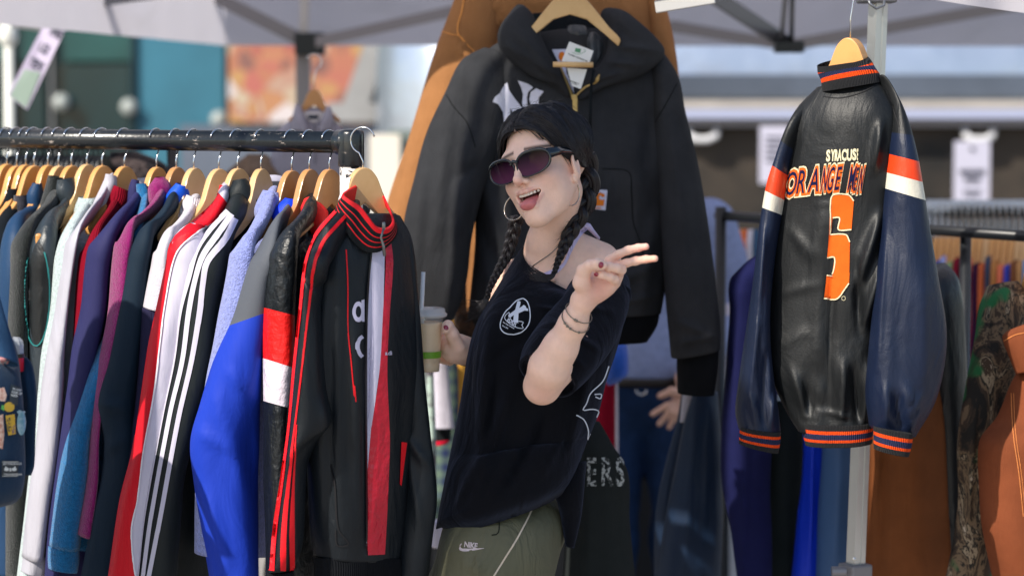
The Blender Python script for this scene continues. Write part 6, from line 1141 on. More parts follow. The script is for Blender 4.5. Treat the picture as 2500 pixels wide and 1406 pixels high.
def varsity():
    Y = 4.72; bk = cloth('black_leather', (20, 22, 24), 'leather'); nv = cloth('navy_leather', (17, 28, 52), 'leather', rough=.47); orl = cloth('orange_leather', (228, 66, 26), 'leather', rough=.4); cr = cloth('cream_leather', (214, 208, 192), 'leather', rough=.4)
    rb = mat('striped_rib', (.012, .012, .014), rough=.95, weave=110); ob = cloth('rib_orange', (236, 78, 26), 'knit'); nb = cloth('rib_navy', (42, 48, 78), 'knit')
    g = thing('varsity_jacket', P(2060, 200, Y), 'black and navy leather varsity jacket with orange lettering hanging on the tent leg', 'jacket')
    b = loft('body', [(1996, 214, Y+.03, 2140, 190, Y-.01, .06), (1952, 262, Y+.05, 2180, 240, Y-.03, .10), (1924, 318, Y+.06, 2200, 292, Y-.04, .12), (1906, 400, Y+.07, 2196, 400, Y-.04, .13), (1896, 520, Y+.07, 2180, 520, Y-.03, .13), (1884, 660, Y+.07, 2166, 660, Y-.03, .13), (1872, 800, Y+.07, 2150, 800, Y-.02, .135), (1884, 900, Y+.06, 2140, 900, Y-.02, .135), (1915, 980, Y+.05, 2134, 990, Y-.01, .13), (1950, 1040, Y+.04, 2130, 1040, Y, .15)], bk, g, n=140, m=96, sup=3.0, amp=.010, fx=7, fz=2.5, seed=81,
        creases=[(2012, 500, 1994, 1040, 8, .022), (2034, 560, 2020, 1040, 7, -.014), (2150, 300, 2130, 420, 10, .020), (2150, 520, 2090, 700, 12, .022), (2160, 620, 2105, 800, 12, .022), (2090, 640, 2100, 820, 9, -.016), (1900, 720, 2000, 690, 12, .004), (1900, 850, 1980, 800, 12, .004), (1930, 560, 1990, 640, 12, .006), (2060, 880, 2052, 1030, 10, .016), (2085, 900, 2095, 1030, 9, -.018), (1990, 880, 1970, 1020, 14, -.016), (1930, 900, 1975, 1030, 12, .014), (2120, 880, 2110, 1030, 8, .014), (1945, 330, 1915, 480, 10, -.010), (2000, 1000, 2080, 1020, 6, .006)])
    s1 = loft('sleeve', [(1952, 262, Y+.04, 1990, 270, Y+.02, .05), (1924, 312, Y+.03, 1965, 322, Y+.01, .10), (1894, 378, Y+.02, 1932, 392, Y, .08), (1872, 440, Y+.02, 1922, 456, Y, .085), (1856, 530, Y+.02, 1906, 548, Y, .085), (1842, 660, Y+.01, 1888, 670, Y, .09), (1822, 800, Y, 1880, 800, Y, .095), (1802, 940, Y, 1890, 930, Y, .10), (1795, 1005, Y, 1900, 1000, Y, .095), (1803, 1046, Y, 1906, 1056, Y, .11)], [bk, nv, orl, cr], g, n=150, m=44, amp=.008, fx=9, fz=3, seed=82, creases=[(1865, 560, 1850, 760, 8, .012), (1850, 760, 1830, 960, 10, .014), (1870, 860, 1860, 1040, 8, -.014), (1830, 960, 1850, 1040, 7, .012), (1890, 960, 1880, 1045, 6, .012)])
    s2 = loft('sleeve', [(2140, 188, Y-.02, 2164, 200, Y-.02, .04), (2160, 236, Y-.04, 2190, 246, Y-.03, .10), (2166, 290, Y-.06, 2214, 296, Y-.04, .085), (2164, 360, Y-.07, 2236, 372, Y-.05, .095), (2160, 460, Y-.08, 2256, 476, Y-.05, .10), (2152, 560, Y-.08, 2272, 576, Y-.05, .105), (2142, 660, Y-.09, 2288, 676, Y-.05, .11), (2130, 780, Y-.09, 2308, 790, Y-.05, .115), (2120, 880, Y-.09, 2306, 880, Y-.05, .115), (2114, 970, Y-.09, 2284, 975, Y-.05, .11), (2122, 1042, Y-.08, 2236, 1062, Y-.05, .085)], [bk, nv, orl, cr], g, n=150, m=52, amp=.008, fx=8, fz=2.4, seed=83, creases=[(2165, 480, 2140, 900, 8, .012), (2200, 520, 2190, 1000, 16, -.006), (2215, 940, 2225, 1050, 8, .016), (2190, 960, 2200, 1050, 8, -.016), (2160, 940, 2165, 1040, 8, .014), (2245, 960, 2232, 1050, 7, .014), (2250, 640, 2255, 960, 16, .010)])
    cut_bands(s1, [(1904, 342, 1936, 366), (1884, 404, 1922, 428), (1868, 466, 1918, 490), (1858, 506, 1906, 524)], [0, 1, 2, 3, 1]); cut_bands(s2, [(2165, 322, 2226, 330), (2165, 375, 2250, 396), (2163, 421, 2254, 445), (2160, 460, 2259, 489)], [0, 1, 2, 3, 1])
    def ribm(s, c, f): return 1 if (.22 < s < .36 or .62 < s < .76) else (2 if .36 <= s <= .62 else 0)
    hem = loft('hem_rib', [(1956, 1030, Y+.0, 2132, 1030, Y-.02, .12), (1960, 1056, Y, 2132, 1054, Y-.02, .12), (1966, 1084, Y, 2130, 1080, Y-.02, .115)], [rb, ob, nb], g, n=40, m=90, amp=.005, fx=16, seed=4, matfn=ribm, ramp=0)
    loft('cuff', [(1808, 1040, Y-.02, 1906, 1052, Y-.02, .09), (1805, 1062, Y-.02, 1905, 1076, Y-.02, .09), (1804, 1082, Y-.02, 1900, 1104, Y-.02, .085)], [rb, ob, nb], g, n=40, m=50, amp=.004, fx=20, seed=5, matfn=ribm, ramp=0)
    loft('cuff', [(2132, 1040, Y-.10, 2228, 1056, Y-.09, .09), (2134, 1064, Y-.10, 2226, 1080, Y-.09, .09), (2134, 1096, Y-.10, 2218, 1112, Y-.09, .085)], [rb, ob, nb], g, n=40, m=50, amp=.004, fx=20, seed=6, matfn=ribm, ramp=0)
    def colm(s, c, f): return 1 if (.24 < s < .34 or .60 < s < .70) else (2 if .34 <= s <= .60 else 0)
    loft('collar', [(1996, 158, Y+.03, 2118, 142, Y-.02, .085), (1998, 180, Y+.03, 2132, 158, Y-.02, .095), (2006, 204, Y+.02, 2146, 178, Y-.02, .10), (2006, 224, Y+.02, 2152, 200, Y-.02, .10)], [rb, ob, nb], g, n=60, m=60, amp=.002, fx=10, seed=7, matfn=colm, ramp=0, open_top=True)
    loft('collar_inside', [(2004, 166, Y+.035, 2112, 150, Y, .06), (2010, 200, Y+.03, 2120, 190, Y, .06)], mat('collar_dark', (.006, .006, .007), rough=1), g, n=8, m=30, amp=.002)
    tb = bvh([b, s1, s2]); cream = cloth('chenille_cream', (222, 212, 176), 'knit', weave=0); org = cloth('patch_orange', (224, 98, 30), 'cotton', wrinkle=.2); nvp = cloth('patch_navy', (22, 26, 62), 'cotton', wrinkle=0)
    decal('lettering', sum([text_polys(ch, (x, y), (w_, 1.0), (1.5, -37), .045) for ch, x, y, w_ in (('S', 2018, 393, 20), ('Y', 2030, 392, 13), ('R', 2038, 392, 13), ('A', 2046, 391, 12), ('C', 2055, 391, 17), ('U', 2067, 391, 19), ('S', 2081, 390, 21), ('E', 2092, 390, 5))], []), tb, cream, g, off=.002, step=9)
    big = [('O', 1916, 478, 34), ('R', 1943, 473, 36), ('A', 1974, 469, 36), ('N', 2003, 467, 19), ('G', 2017, 466, 22), ('E', 2036, 464, 26), ('M', 2068, 464, 20), ('E', 2082, 466, 13), ('N', 2092, 468, 15)]
    for bo, m_, of in ((.13, cream, .0020), (.085, org, .0028), (.005, nvp, .0036)):
        decal('lettering', sum([text_polys(ch, (x, y), (w_, -4), (14, -82), bo) for ch, x, y, w_ in big], []), tb, m_, g, off=of, step=9)
    z = lambda L: [(1880+x*.32, 330+y*.32) for x, y in L]
    num = z([(486, 455), (600, 455), (640, 500), (622, 725), (525, 720), (530, 632), (474, 632), (462, 740), (452, 755), (580, 760), (610, 815), (604, 1140), (575, 1170), (510, 1250), (416, 1245), (430, 1070), (480, 1070), (498, 935), (432, 935), (445, 760), (455, 600), (462, 520)])
    mid = np.mean(num, axis=0)
    decal('number', [num], tb, org, g, off=.0022, step=9); decal('number_edge', rib(z([(452, 755), (458, 640), (462, 520), (486, 455), (600, 455), (640, 500)]), 3, 60)+rib(z([(622, 722), (525, 720), (532, 632), (474, 632)]), 3, 40)+rib(z([(450, 758), (580, 760), (610, 815)]), 3, 30)+rib(z([(430, 935), (498, 935), (480, 1068), (430, 1068)]), 3, 30)+rib(z([(604, 1130), (575, 1170), (510, 1250), (416, 1245)]), 3, 30), tb, cream, g, off=.0034, step=9)
    decal('registered_mark', rib([(2060+4.5*math.cos(a), 728+5*math.sin(a)) for a in np.linspace(0, 6.2, 14)], 1, 20), tb, cream, g, off=.0022, step=6)
    decal('seam', rib([(2158, 216), (2180, 262), (2196, 310)], 2, 24)+rib([(2010, 236), (2050, 240), (2100, 228), (2140, 208)], 2, 24), tb, mat('seam_black', (.012, .012, .014)), g, off=.0016)
    h = make_hanger(P(2076, 93, Y+.005), math.radians(-32), 'amber wooden hanger holding the varsity jacket on the tent leg', wood=1, hook_h=.082, hook_r=.022, th=.03, scale=.86, narrow=.062, hook_yaw=math.radians(0))
def right_side():
    # rack on the right
    bl = mat('rack_black', (.010, .012, .015), rough=.35); g = thing('clothes_rack', P(1760, 900, 6.2)*np.array([1, 1, 0]), 'black clothes rack behind the varsity jacket', 'clothes rack')
    a = P(1752, 526, 6.2); b_ = P(2700, 590, 5.12); mb = MB(); mb.tube([a, b_], .0125, 16); mb.build('rail', bl, g, smooth=True)
    p = P(1760, 505, 6.18); mb = MB(); mb.tube([p, (p[0], p[1], .05)], .0145, 16); mb.build('upright', bl, g, smooth=True); q = P(2358, 560, 5.5); mb = MB(); mb.tube([q, (q[0], q[1], .05)], .013, 14); mb.build('upright', bl, g, smooth=True)
    mb = MB(); mb.tube([(p[0], p[1]-.3, .05), (p[0], p[1]+.3, .05)], .014, 10); mb.tube([(p[0], p[1], .08), (b_[0], b_[1], .08)], .012, 10); mb.build('base_frame', bl, g, smooth=True)
    g = thing('clothes_rack', P(2300, 900, 7.4)*np.array([1, 1, 0]), 'further black clothes rack with pale hangers at the right edge', 'clothes rack')
    a = P(2240, 518, 7.4); b_ = P(2760, 522, 7.1); mb = MB(); mb.tube([a, b_], .017, 14); mb.build('rail', bl, g, smooth=True); mb = MB(); mb.tube([a, (a[0], a[1], .05)], .014, 10); mb.tube([(a[0], a[1]-.3, .05), (a[0], a[1]+.3, .05)], .014, 10); mb.build('upright', bl, g, smooth=True)
    rnd = random.Random(12)
    # far rack: shirts seen edge on, hanger after hanger
    cols = [('blue', (58, 84, 160)), ('periwinkle', (150, 160, 215)), ('sage green', (136, 170, 120)), ('maroon', (120, 24, 44)), ('charcoal', (40, 40, 46)), ('crimson', (196, 20, 66)), ('aubergine', (54, 20, 52)), ('terracotta', (206, 104, 62)), ('slate', (62, 70, 90)), ('tan', (176, 120, 70)), ('coral', (226, 120, 90)), ('royal blue', (60, 70, 170)), ('brown', (120, 76, 50)), ('sand', (190, 140, 90)), ('sky blue', (96, 150, 205)), ('rust', (178, 84, 40)), ('navy', (30, 38, 74)), ('pale grey', (170, 170, 180))]
    x = 2282
    for i, (nm, c) in enumerate(cols):
        Yc = 6.9-.02*i; w_ = 13 if i % 3 else 17; h = make_hanger(P(x+6, 578+rnd.uniform(-3, 3), Yc), math.radians(-112), f'amber wooden hanger above the {nm} top on the far right rack', group='hangers on the far right rack', wood=rnd.choice((0, 1, 1)), hook_h=.05, hook_r=.02, th=.016)
        t = thing('top', P(x+6, 640, Yc), f'{nm} top hanging edge-on at the right behind the varsity jacket', 'top', 'tops on the far right rack'); y0 = 636+rnd.uniform(-8, 14)
        loft('fabric', [(x-1, y0, Yc-.16, x+w_, y0-6, Yc-.13, .03), (x-2, y0+30, Yc-.20, x+w_, y0+24, Yc-.14, .05), (x-3, y0+170, Yc-.20, x+w_+2, y0+170, Yc-.14, .05), (x-4, y0+420, Yc-.20, x+w_+2, y0+420, Yc-.14, .05)], cloth('tone_'+nm.replace(' ', '_'), c), t, n=24, m=20, amp=.006, fx=20, seed=i)
        x += 15.5
    for i in range(16):                         # plastic hangers with white tabs along the nearer bar
        xx = 2268+i*16; mb = MB(); c = P(xx, 505, 7.35); mb.lathe(c, [(0, .022), (.012, .02), (.016, .0), (.012, -.014), (0, -.016)], 10); mb.V = [(v[0], v[1], v[2]) for v in mb.V]
        mb.tube([c+np.array([0, 0, -.01]), c+np.array([0, 0, -.10]), c+np.array([-.02, -.1, -.14])], .005, 6)
        tag(mb.build('plastic_hanger', mat('clear_plastic_hanger', (.55, .6, .66), rough=.2), None, smooth=True), 'translucent plastic hanger on the further rack at the right edge', 'hanger', 'plastic hangers on the further right rack')
    # pale blue shirt and bright things between sleeve and varsity jacket
    def piece(name, label, cat, rows, mtl, group=None, **k):
        g = thing(name, P((rows[0][0]+rows[0][3])/2, rows[0][1], rows[0][2]), label, cat, group); loft("fabric", rows, mtl, g, **{**dict(n=60, m=36, amp=.008, fx=9, fz=2), **k}); return g
    piece('towel', 'white and pink patterned cloth hanging behind the rack post', 'cloth', [(1762, 740, 6.6, 1800, 740, 6.6, .06), (1756, 860, 6.6, 1798, 860, 6.6, .06), (1756, 1010, 6.6, 1790, 1010, 6.6, .06)], cloth('pale_print', (206, 202, 216), 'cotton'))
    for i, (x, c, n_) in enumerate(((1798, (230, 170, 120), 'peach'), (1812, (226, 120, 70), 'orange'), (1826, (210, 206, 214), 'white'), (1840, (60, 90, 120), 'teal'))):
        piece('top', f'{n_} top glimpsed left of the varsity jacket sleeve', 'top', [(x, 560, 6.9, x+14, 560, 6.95, .03), (x-3, 600, 6.85, x+14, 600, 6.95, .05), (x-3, 700, 6.85, x+15, 700, 6.95, .05)], cloth('tone_'+n_, c), n=16, m=16, seed=i)
    G2 = 'garments on the rack behind the varsity jacket'
    piece('sweatshirt', 'navy sweatshirt with rounded shoulder left of the varsity jacket', 'sweatshirt', [(1828, 634, 5.30, 1880, 636, 5.36, .05), (1790, 660, 5.22, 1890, 660, 5.34, .12), (1780, 700, 5.18, 1900, 700, 5.34, .15), (1782, 760, 5.18, 1910, 760, 5.34, .15), (1774, 900, 5.18, 1900, 900, 5.34, .15), (1762, 1040, 5.18, 1890, 1040, 5.34, .15), (1762, 1180, 5.18, 1880, 1180, 5.34, .15), (1784, 1300, 5.18, 1880, 1300, 5.34, .15), (1800, 1430, 5.18, 1880, 1430, 5.34, .14)], cloth('midnight_cotton', (25, 28, 70), 'cotton'), G2, n=100, m=44, seed=3, fx=12, creases=[(1800, 720, 1790, 1000, 8, .012), (1820, 900, 1815, 1400, 9, .012)])
    piece('top', 'black top between the navy sweatshirt and the bright blue one', 'top', [(1868, 980, 5.34, 1950, 980, 5.4, .1), (1866, 1100, 5.3, 1960, 1100, 5.4, .12), (1872, 1250, 5.3, 1960, 1250, 5.4, .12), (1880, 1430, 5.3, 1960, 1430, 5.4, .12)], cloth('soot_cotton', (26, 32, 34)), G2, seed=5, fx=14)
    piece('top', 'bright royal blue top under the varsity jacket hem', 'top', [(1960, 1000, 5.26, 2010, 1000, 5.36, .08), (1962, 1100, 5.24, 2020, 1100, 5.36, .10), (1954, 1250, 5.22, 2020, 1250, 5.36, .10), (1938, 1430, 5.2, 2010, 1430, 5.36, .10)], cloth('ultramarine', (14, 50, 190), 'poly'), G2, seed=6, fx=16, creases=[(1985, 1050, 1975, 1400, 6, .012)])
    piece('jacket', 'slate blue jacket behind the aluminium tent leg', 'jacket', [(2012, 1000, 5.24, 2100, 1000, 5.34, .08), (2010, 1100, 5.22, 2110, 1100, 5.34, .12), (2002, 1250, 5.2, 2120, 1250, 5.34, .12), (1994, 1430, 5.2, 2122, 1430, 5.34, .12)], cloth('slate_blue', (62, 92, 134), 'poly'), G2, seed=7, fx=10, creases=[(2050, 1100, 2040, 1400, 9, .008)])
    brn = cloth('copper_duck', (124, 72, 40), 'duck')
    piece('work_jacket', 'copper brown canvas jacket under the navy varsity sleeve', 'jacket', [(2150, 740, 5.10, 2250, 740, 5.22, .08), (2128, 820, 5.06, 2290, 820, 5.2, .14), (2122, 960, 5.04, 2300, 960, 5.2, .15), (2118, 1100, 5.04, 2312, 1100, 5.2, .16), (2112, 1250, 5.04, 2322, 1250, 5.2, .16), (2106, 1430, 5.04, 2334, 1430, 5.2, .16)], brn, G2, n=90, m=50, seed=8, creases=[(2160, 1050, 2152, 1400, 8, -.02), (2230, 900, 2240, 1400, 26, .008)])
    piece('jacket', 'black jacket between the brown and the camouflage jackets', 'jacket', [(2268, 650, 5.16, 2310, 652, 5.2, .05), (2250, 690, 5.10, 2340, 700, 5.2, .12), (2250, 760, 5.08, 2352, 770, 5.2, .14), (2260, 900, 5.08, 2360, 900, 5.2, .15), (2280, 1100, 5.08, 2364, 1100, 5.2, .15), (2290, 1430, 5.08, 2360, 1430, 5.2, .15)], cloth('coal_nylon', (18, 22, 28), 'nylon'), G2, seed=9, fx=12)
    cm = bpy.data.materials.new('woodland_camouflage'); cm.use_nodes = True; MATS['woodland_camouflage'] = cm; N = cm.node_tree; b = N.nodes['Principled BSDF']; b.inputs['Roughness'].default_value = .85
    tc = N.nodes.new('ShaderNodeTexCoord'); n1 = N.nodes.new('ShaderNodeTexNoise'); n1.inputs['Scale'].default_value = 13; n1.inputs['Detail'].default_value = 7; n1.inputs['Distortion'].default_value = 1.3; n1.inputs['Roughness'].default_value = .65; mp = N.nodes.new('ShaderNodeMapping'); mp.inputs['Scale'].default_value = (1.3, 1.3, .6)
    N.links.new(tc.outputs['Object'], mp.inputs[0]); N.links.new(mp.outputs[0], n1.inputs['Vector']); r = N.nodes.new('ShaderNodeValToRGB'); N.links.new(n1.outputs[0], r.inputs[0]); r.color_ramp.interpolation = 'CONSTANT'
    cs = [(0, (24, 20, 16)), (.42, (58, 44, 32)), (.48, (112, 92, 70)), (.53, (30, 26, 20)), (.57, (150, 132, 108)), (.61, (66, 50, 36)), (.66, (186, 170, 150))]
    while len(r.color_ramp.elements) < len(cs): r.color_ramp.elements.new(.5)
    for e, (p_, c) in zip(r.color_ramp.elements, cs): e.position = p_; e.color = (*srgb(*c), 1)
    n2 = N.nodes.new('ShaderNodeTexNoise'); n2.inputs['Scale'].default_value = 9; n2.inputs['Detail'].default_value = 2; N.links.new(tc.outputs['Object'], n2.inputs['Vector']); r2 = N.nodes.new('ShaderNodeValToRGB'); r2.color_ramp.elements[0].position = .60; r2.color_ramp.elements[1].position = .64; N.links.new(n2.outputs[0], r2.inputs[0])
    mx = N.nodes.new('ShaderNodeMix'); mx.data_type = 'RGBA'; N.links.new(r2.outputs[0], mx.inputs[0]); N.links.new(r.outputs[0], mx.inputs[6]); mx.inputs[7].default_value = (*srgb(24, 96, 52), 1); N.links.new(mx.outputs[2], b.inputs['Base Color'])
    piece('camouflage_jacket', 'tree bark camouflage jacket with a standing collar', 'jacket', [(2410, 696, 5.0, 2484, 690, 5.06, .08), (2394, 740, 4.98, 2508, 735, 5.06, .12), (2380, 830, 4.96, 2500, 830, 5.06, .13), (2362, 950, 4.96, 2480, 950, 5.06, .13), (2340, 1090, 4.96, 2440, 1090, 5.06, .13), (2336, 1250, 4.96, 2414, 1250, 5.06, .13), (2308, 1430, 4.96, 2424, 1430, 5.06, .13)], cm, G2, n=100, m=44, amp=.012, fx=11, fz=3, seed=10, creases=[(2430, 730, 2420, 860, 8, -.016), (2450, 720, 2470, 800, 7, .014), (2380, 960, 2360, 1300, 8, .014)])
    rs = cloth('rust_duck', (126, 68, 42), 'duck')
    g = piece('work_jacket', 'rust canvas jacket with stitched seams at the right edge', 'jacket', [(2500, 880, 4.86, 2640, 870, 4.96, .10), (2474, 930, 4.84, 2660, 930, 4.96, .15), (2440, 1020, 4.82, 2670, 1020, 4.96, .17), (2396, 1082, 4.80, 2680, 1090, 4.96, .18), (2398, 1202, 4.80, 2680, 1210, 4.96, .18), (2404, 1302, 4.80, 2680, 1310, 4.96, .18), (2430, 1430, 4.82, 2680, 1430, 4.96, .18)], rs, G2, n=100, m=60, seed=11, creases=[(2400, 1200, 2440, 1380, 10, .010), (2460, 1000, 2420, 1120, 10, .010)])
    loft('collar', [(2462, 806, 4.84, 2560, 770, 4.9, .05), (2448, 820, 4.83, 2580, 800, 4.9, .07), (2462, 866, 4.82, 2600, 850, 4.9, .09), (2480, 912, 4.82, 2620, 900, 4.9, .10)], rs, g, n=30, m=40, seed=12)
    tb = bvh(list(g.children)); decal('seam', rib([(2470, 960), (2474, 1060), (2488, 1160), (2498, 1260)], 1.6, 50)+rib([(2476, 960), (2480, 1060), (2494, 1160), (2504, 1260)], 1.2, 50)+rib([(2452, 832), (2478, 818), (2506, 812)], 1.6, 20), tb, cloth('orange_thread', (226, 140, 80)), g, off=.0016)
    mb = MB(); c = P(2560, 700, 4.95)
    make_hanger(P(2500, 640, 5.0)+np.array([.02, 0, 0]), math.radians(-75), 'wooden hanger at the right edge above the rust canvas jacket', wood=1, hook_h=.05, hook_r=.02)
def center_low():
    def piece(name, label, cat, rows, mtl, group=None, **k):
        g = thing(name, P((rows[0][0]+rows[0][3])/2, rows[0][1], rows[0][2]), label, cat, group); o = loft("fabric", rows, mtl, g, **{**dict(n=60, m=36, amp=.008, fx=9, fz=2), **k}); return g, o
    g, o = piece('t_shirt', 'dark t-shirt with worn white letters hanging right of the woman', 't-shirt', [(1426, 1030, 5.0, 1464, 1030, 5.0, .04), (1404, 1076, 4.98, 1492, 1082, 5.0, .09), (1394, 1150, 4.97, 1532, 1152, 5.0, .11), (1384, 1260, 4.97, 1536, 1262, 5.0, .12), (1372, 1430, 4.97, 1552, 1430, 5.0, .12)], cloth('faded_black', (38, 42, 42)), seed=21, creases=[(1440, 1200, 1430, 1400, 14, .008), (1500, 1180, 1520, 1400, 12, -.008)])
    wm = mat('cracked_white_print', (.45, .47, .46), rough=.9); N = wm.node_tree; b = N.nodes['Principled BSDF']; n = N.nodes.new('ShaderNodeTexNoise'); n.inputs['Scale'].default_value = 160; n.inputs['Detail'].default_value = 6; tc = N.nodes.new('ShaderNodeTexCoord'); N.links.new(tc.outputs['Object'], n.inputs['Vector']); r = N.nodes.new('ShaderNodeValToRGB'); r.color_ramp.elements[0].position = .47; r.color_ramp.elements[0].color = (.03, .035, .035, 1); r.color_ramp.elements[1].position = .53; r.color_ramp.elements[1].color = (.42, .44, .43, 1); N.links.new(n.outputs[0], r.inputs[0]); N.links.new(r.outputs[0], b.inputs['Base Color'])
    decal('lettering', sum([text_polys(ch, (x, 1183), (48, .5), (0, -94), .03) for ch, x in (('E', 1432), ('R', 1466), ('S', 1501))], []), bvh(o), wm, g, off=.002, step=9)
    piece('trousers', 'dark navy trousers hanging in front of the person in jeans', 'trousers', [(1692, 962, 5.46, 1752, 955, 5.5, .06), (1672, 1030, 5.44, 1756, 1030, 5.5, .09), (1650, 1150, 5.43, 1758, 1150, 5.5, .10), (1628, 1270, 5.42, 1758, 1270, 5.5, .11), (1604, 1430, 5.42, 1756, 1430, 5.5, .12)], cloth('navy_poly', (20, 38, 62), 'poly'), seed=22, fx=12, creases=[(1700, 1000, 1670, 1400, 9, .012), (1730, 1000, 1726, 1400, 9, -.010)])
    piece('trousers', 'second pair of navy trousers with a white side strip', 'trousers', [(1664, 962, 5.56, 1696, 960, 5.58, .05), (1652, 1030, 5.54, 1688, 1030, 5.58, .07), (1618, 1160, 5.53, 1680, 1160, 5.58, .08), (1602, 1260, 5.52, 1670, 1260, 5.58, .09), (1600, 1430, 5.52, 1660, 1430, 5.58, .09)], cloth('navy_poly', (20, 38, 62), 'poly'), seed=23)
    piece('scarf', 'white strip of cloth between the two pairs of navy trousers', 'scarf', [(1668, 955, 5.50, 1706, 955, 5.5, .02), (1664, 985, 5.5, 1700, 985, 5.5, .02), (1660, 1030, 5.5, 1678, 1030, 5.5, .015)], cloth('grey_white', (196, 192, 204)), n=20, m=20, amp=.003)
    piece('towel', 'crimson cloth with a white edge behind the woman', 'cloth', [(1476, 925, 6.0, 1506, 925, 6.0, .05), (1456, 1000, 6.0, 1506, 1000, 6.0, .06), (1466, 1120, 6.0, 1508, 1120, 6.0, .06)], cloth('claret', (136, 12, 38)), seed=24, amp=.003)
    piece('towel', 'thin white cloth edge right of the crimson one', 'cloth', [(1502, 925, 5.95, 1509, 925, 5.95, .02), (1502, 1110, 5.95, 1510, 1110, 5.95, .02)], cloth('grey_white', (196, 192, 204)), n=10, m=12, amp=.001)
    piece('feather_duster', 'fluffy bright blue cloth at the waist of the person behind', 'cloth', [(1490, 835, 6.0, 1528, 835, 6.0, .06), (1482, 880, 5.95, 1534, 885, 5.95, .10), (1476, 925, 5.95, 1530, 915, 5.95, .08), (1484, 940, 5.95, 1510, 932, 5.95, .04)], cloth('bright_blue_fleece', (34, 92, 200), 'fleece'), seed=25)
    piece('coat', 'dark backdrop cloth added far back behind the person in jeans', 'coat', [(1440, 560, 8.0, 1760, 560, 8.0, .1), (1430, 800, 8.0, 1780, 800, 8.0, .14), (1430, 1600, 8.0, 1780, 1600, 8.0, .14)], cloth('deep_charcoal', (26, 28, 32)), seed=33)  # plain dark backdrop added to darken the bright gap behind the legs
    # behind the cup
    piece('t_shirt', 'white t-shirt with black hem hanging behind the coffee cup', 't-shirt', [(1052, 850, 5.7, 1090, 850, 5.72, .04), (1056, 950, 5.7, 1098, 950, 5.72, .05), (1060, 1046, 5.7, 1108, 1044, 5.72, .05)], cloth('soft_white', (205, 200, 214)), seed=26, amp=.004)
    piece('shirt', 'black shirt edge with a red line behind the white one', 'shirt', [(1056, 1040, 5.75, 1102, 1038, 5.75, .05), (1058, 1076, 5.75, 1100, 1074, 5.75, .05)], cloth('soot_cotton', (26, 32, 34)), n=12, m=24, amp=.003)
    piece('shirt', 'thin red hem under the black shirt', 'shirt', [(1060, 1076, 5.74, 1098, 1072, 5.74, .05), (1062, 1086, 5.74, 1094, 1080, 5.74, .05)], cloth('red_hem', (190, 20, 50)), n=6, m=24, amp=.002)
    pl = bpy.data.materials.new('blue_tartan'); pl.use_nodes = True; N = pl.node_tree; b = N.nodes['Principled BSDF']; b.inputs['Roughness'].default_value = .9; tc = N.nodes.new('ShaderNodeTexCoord')
    w1 = N.nodes.new('ShaderNodeTexWave'); w1.inputs['Scale'].default_value = 9; w1.bands_direction = 'X'; w2 = N.nodes.new('ShaderNodeTexWave'); w2.inputs['Scale'].default_value = 9; w2.bands_direction = 'Z'; N.links.new(tc.outputs['Object'], w1.inputs[0]); N.links.new(tc.outputs['Object'], w2.inputs[0]); m1 = N.nodes.new('ShaderNodeMath'); N.links.new(w1.outputs['Fac'], m1.inputs[0]); N.links.new(w2.outputs['Fac'], m1.inputs[1]); r = N.nodes.new('ShaderNodeValToRGB'); m2 = N.nodes.new('ShaderNodeMath'); m2.operation = 'MULTIPLY'; m2.inputs[1].default_value = .5; N.links.new(m1.outputs[0], m2.inputs[0]); N.links.new(m2.outputs[0], r.inputs[0])
    r.color_ramp.elements[0].color = (*srgb(20, 36, 84), 1); r.color_ramp.elements[1].color = (*srgb(90, 110, 96), 1); r.color_ramp.elements[1].position = .9; N.links.new(r.outputs[0], b.inputs['Base Color'])
    piece('skirt', 'blue and green checked cloth beside the track jacket', 'skirt', [(1060, 860, 5.9, 1116, 860, 5.9, .05), (1060, 1000, 5.9, 1120, 1000, 5.9, .06), (1058, 1150, 5.9, 1116, 1150, 5.9, .06), (1060, 1280, 5.9, 1096, 1280, 5.9, .06)], pl, seed=27)
    piece('top', 'mustard yellow top between the cup and the woman', 'top', [(1096, 760, 6.0, 1140, 760, 6.0, .05), (1098, 880, 6.0, 1140, 880, 6.0, .06), (1106, 1010, 6.0, 1140, 1010, 6.0, .06)], cloth('mustard', (214, 160, 70)), seed=28)
    piece('scarf', 'dark aubergine strip of cloth left of the mustard top', 'scarf', [(1084, 880, 5.95, 1104, 880, 5.95, .03), (1100, 1020, 5.95, 1114, 1020, 5.95, .03)], cloth('aubergine_cloth', (48, 22, 40)), n=20, m=16)
    piece('fur_collar', 'brown fur trimmed coat behind the loose braid end', 'coat', [(1124, 690, 5.7, 1160, 700, 5.7, .06), (1108, 760, 5.7, 1180, 760, 5.7, .09), (1112, 840, 5.7, 1180, 840, 5.7, .09)], mat('brown_fur', srgb(70, 46, 28), rough=1, col2=srgb(28, 20, 16), vscale=40, bump=(90, .02)), seed=29, amp=.014)
    piece('top', 'pale mint printed top showing beside the track jacket', 'top', [(1040, 900, 5.6, 1058, 900, 5.6, .03), (1044, 1050, 5.6, 1064, 1050, 5.6, .04), (1050, 1200, 5.6, 1066, 1200, 5.6, .04)], mat('mint_print', srgb(180, 200, 190), rough=.9, col2=srgb(90, 80, 90), vscale=26), n=30, m=16)
    piece('trainer_box', 'pale lilac bundle low down behind the track jacket', 'bundle', [(1050, 1270, 5.4, 1090, 1275, 5.4, .06), (1052, 1330, 5.4, 1086, 1330, 5.4, .08)], cloth('soft_white', (205, 200, 214)), n=12, m=20)
    piece('coat', 'dark backdrop cloth low behind the woman on her right', 'coat', [(1030, 1150, 6.3, 1460, 1150, 6.3, .10), (1020, 1300, 6.3, 1480, 1300, 6.3, .12), (1010, 1600, 6.3, 1490, 1600, 6.3, .12)], cloth('deep_charcoal', (26, 28, 32)), seed=31)  # plain dark sheet serving as a backdrop
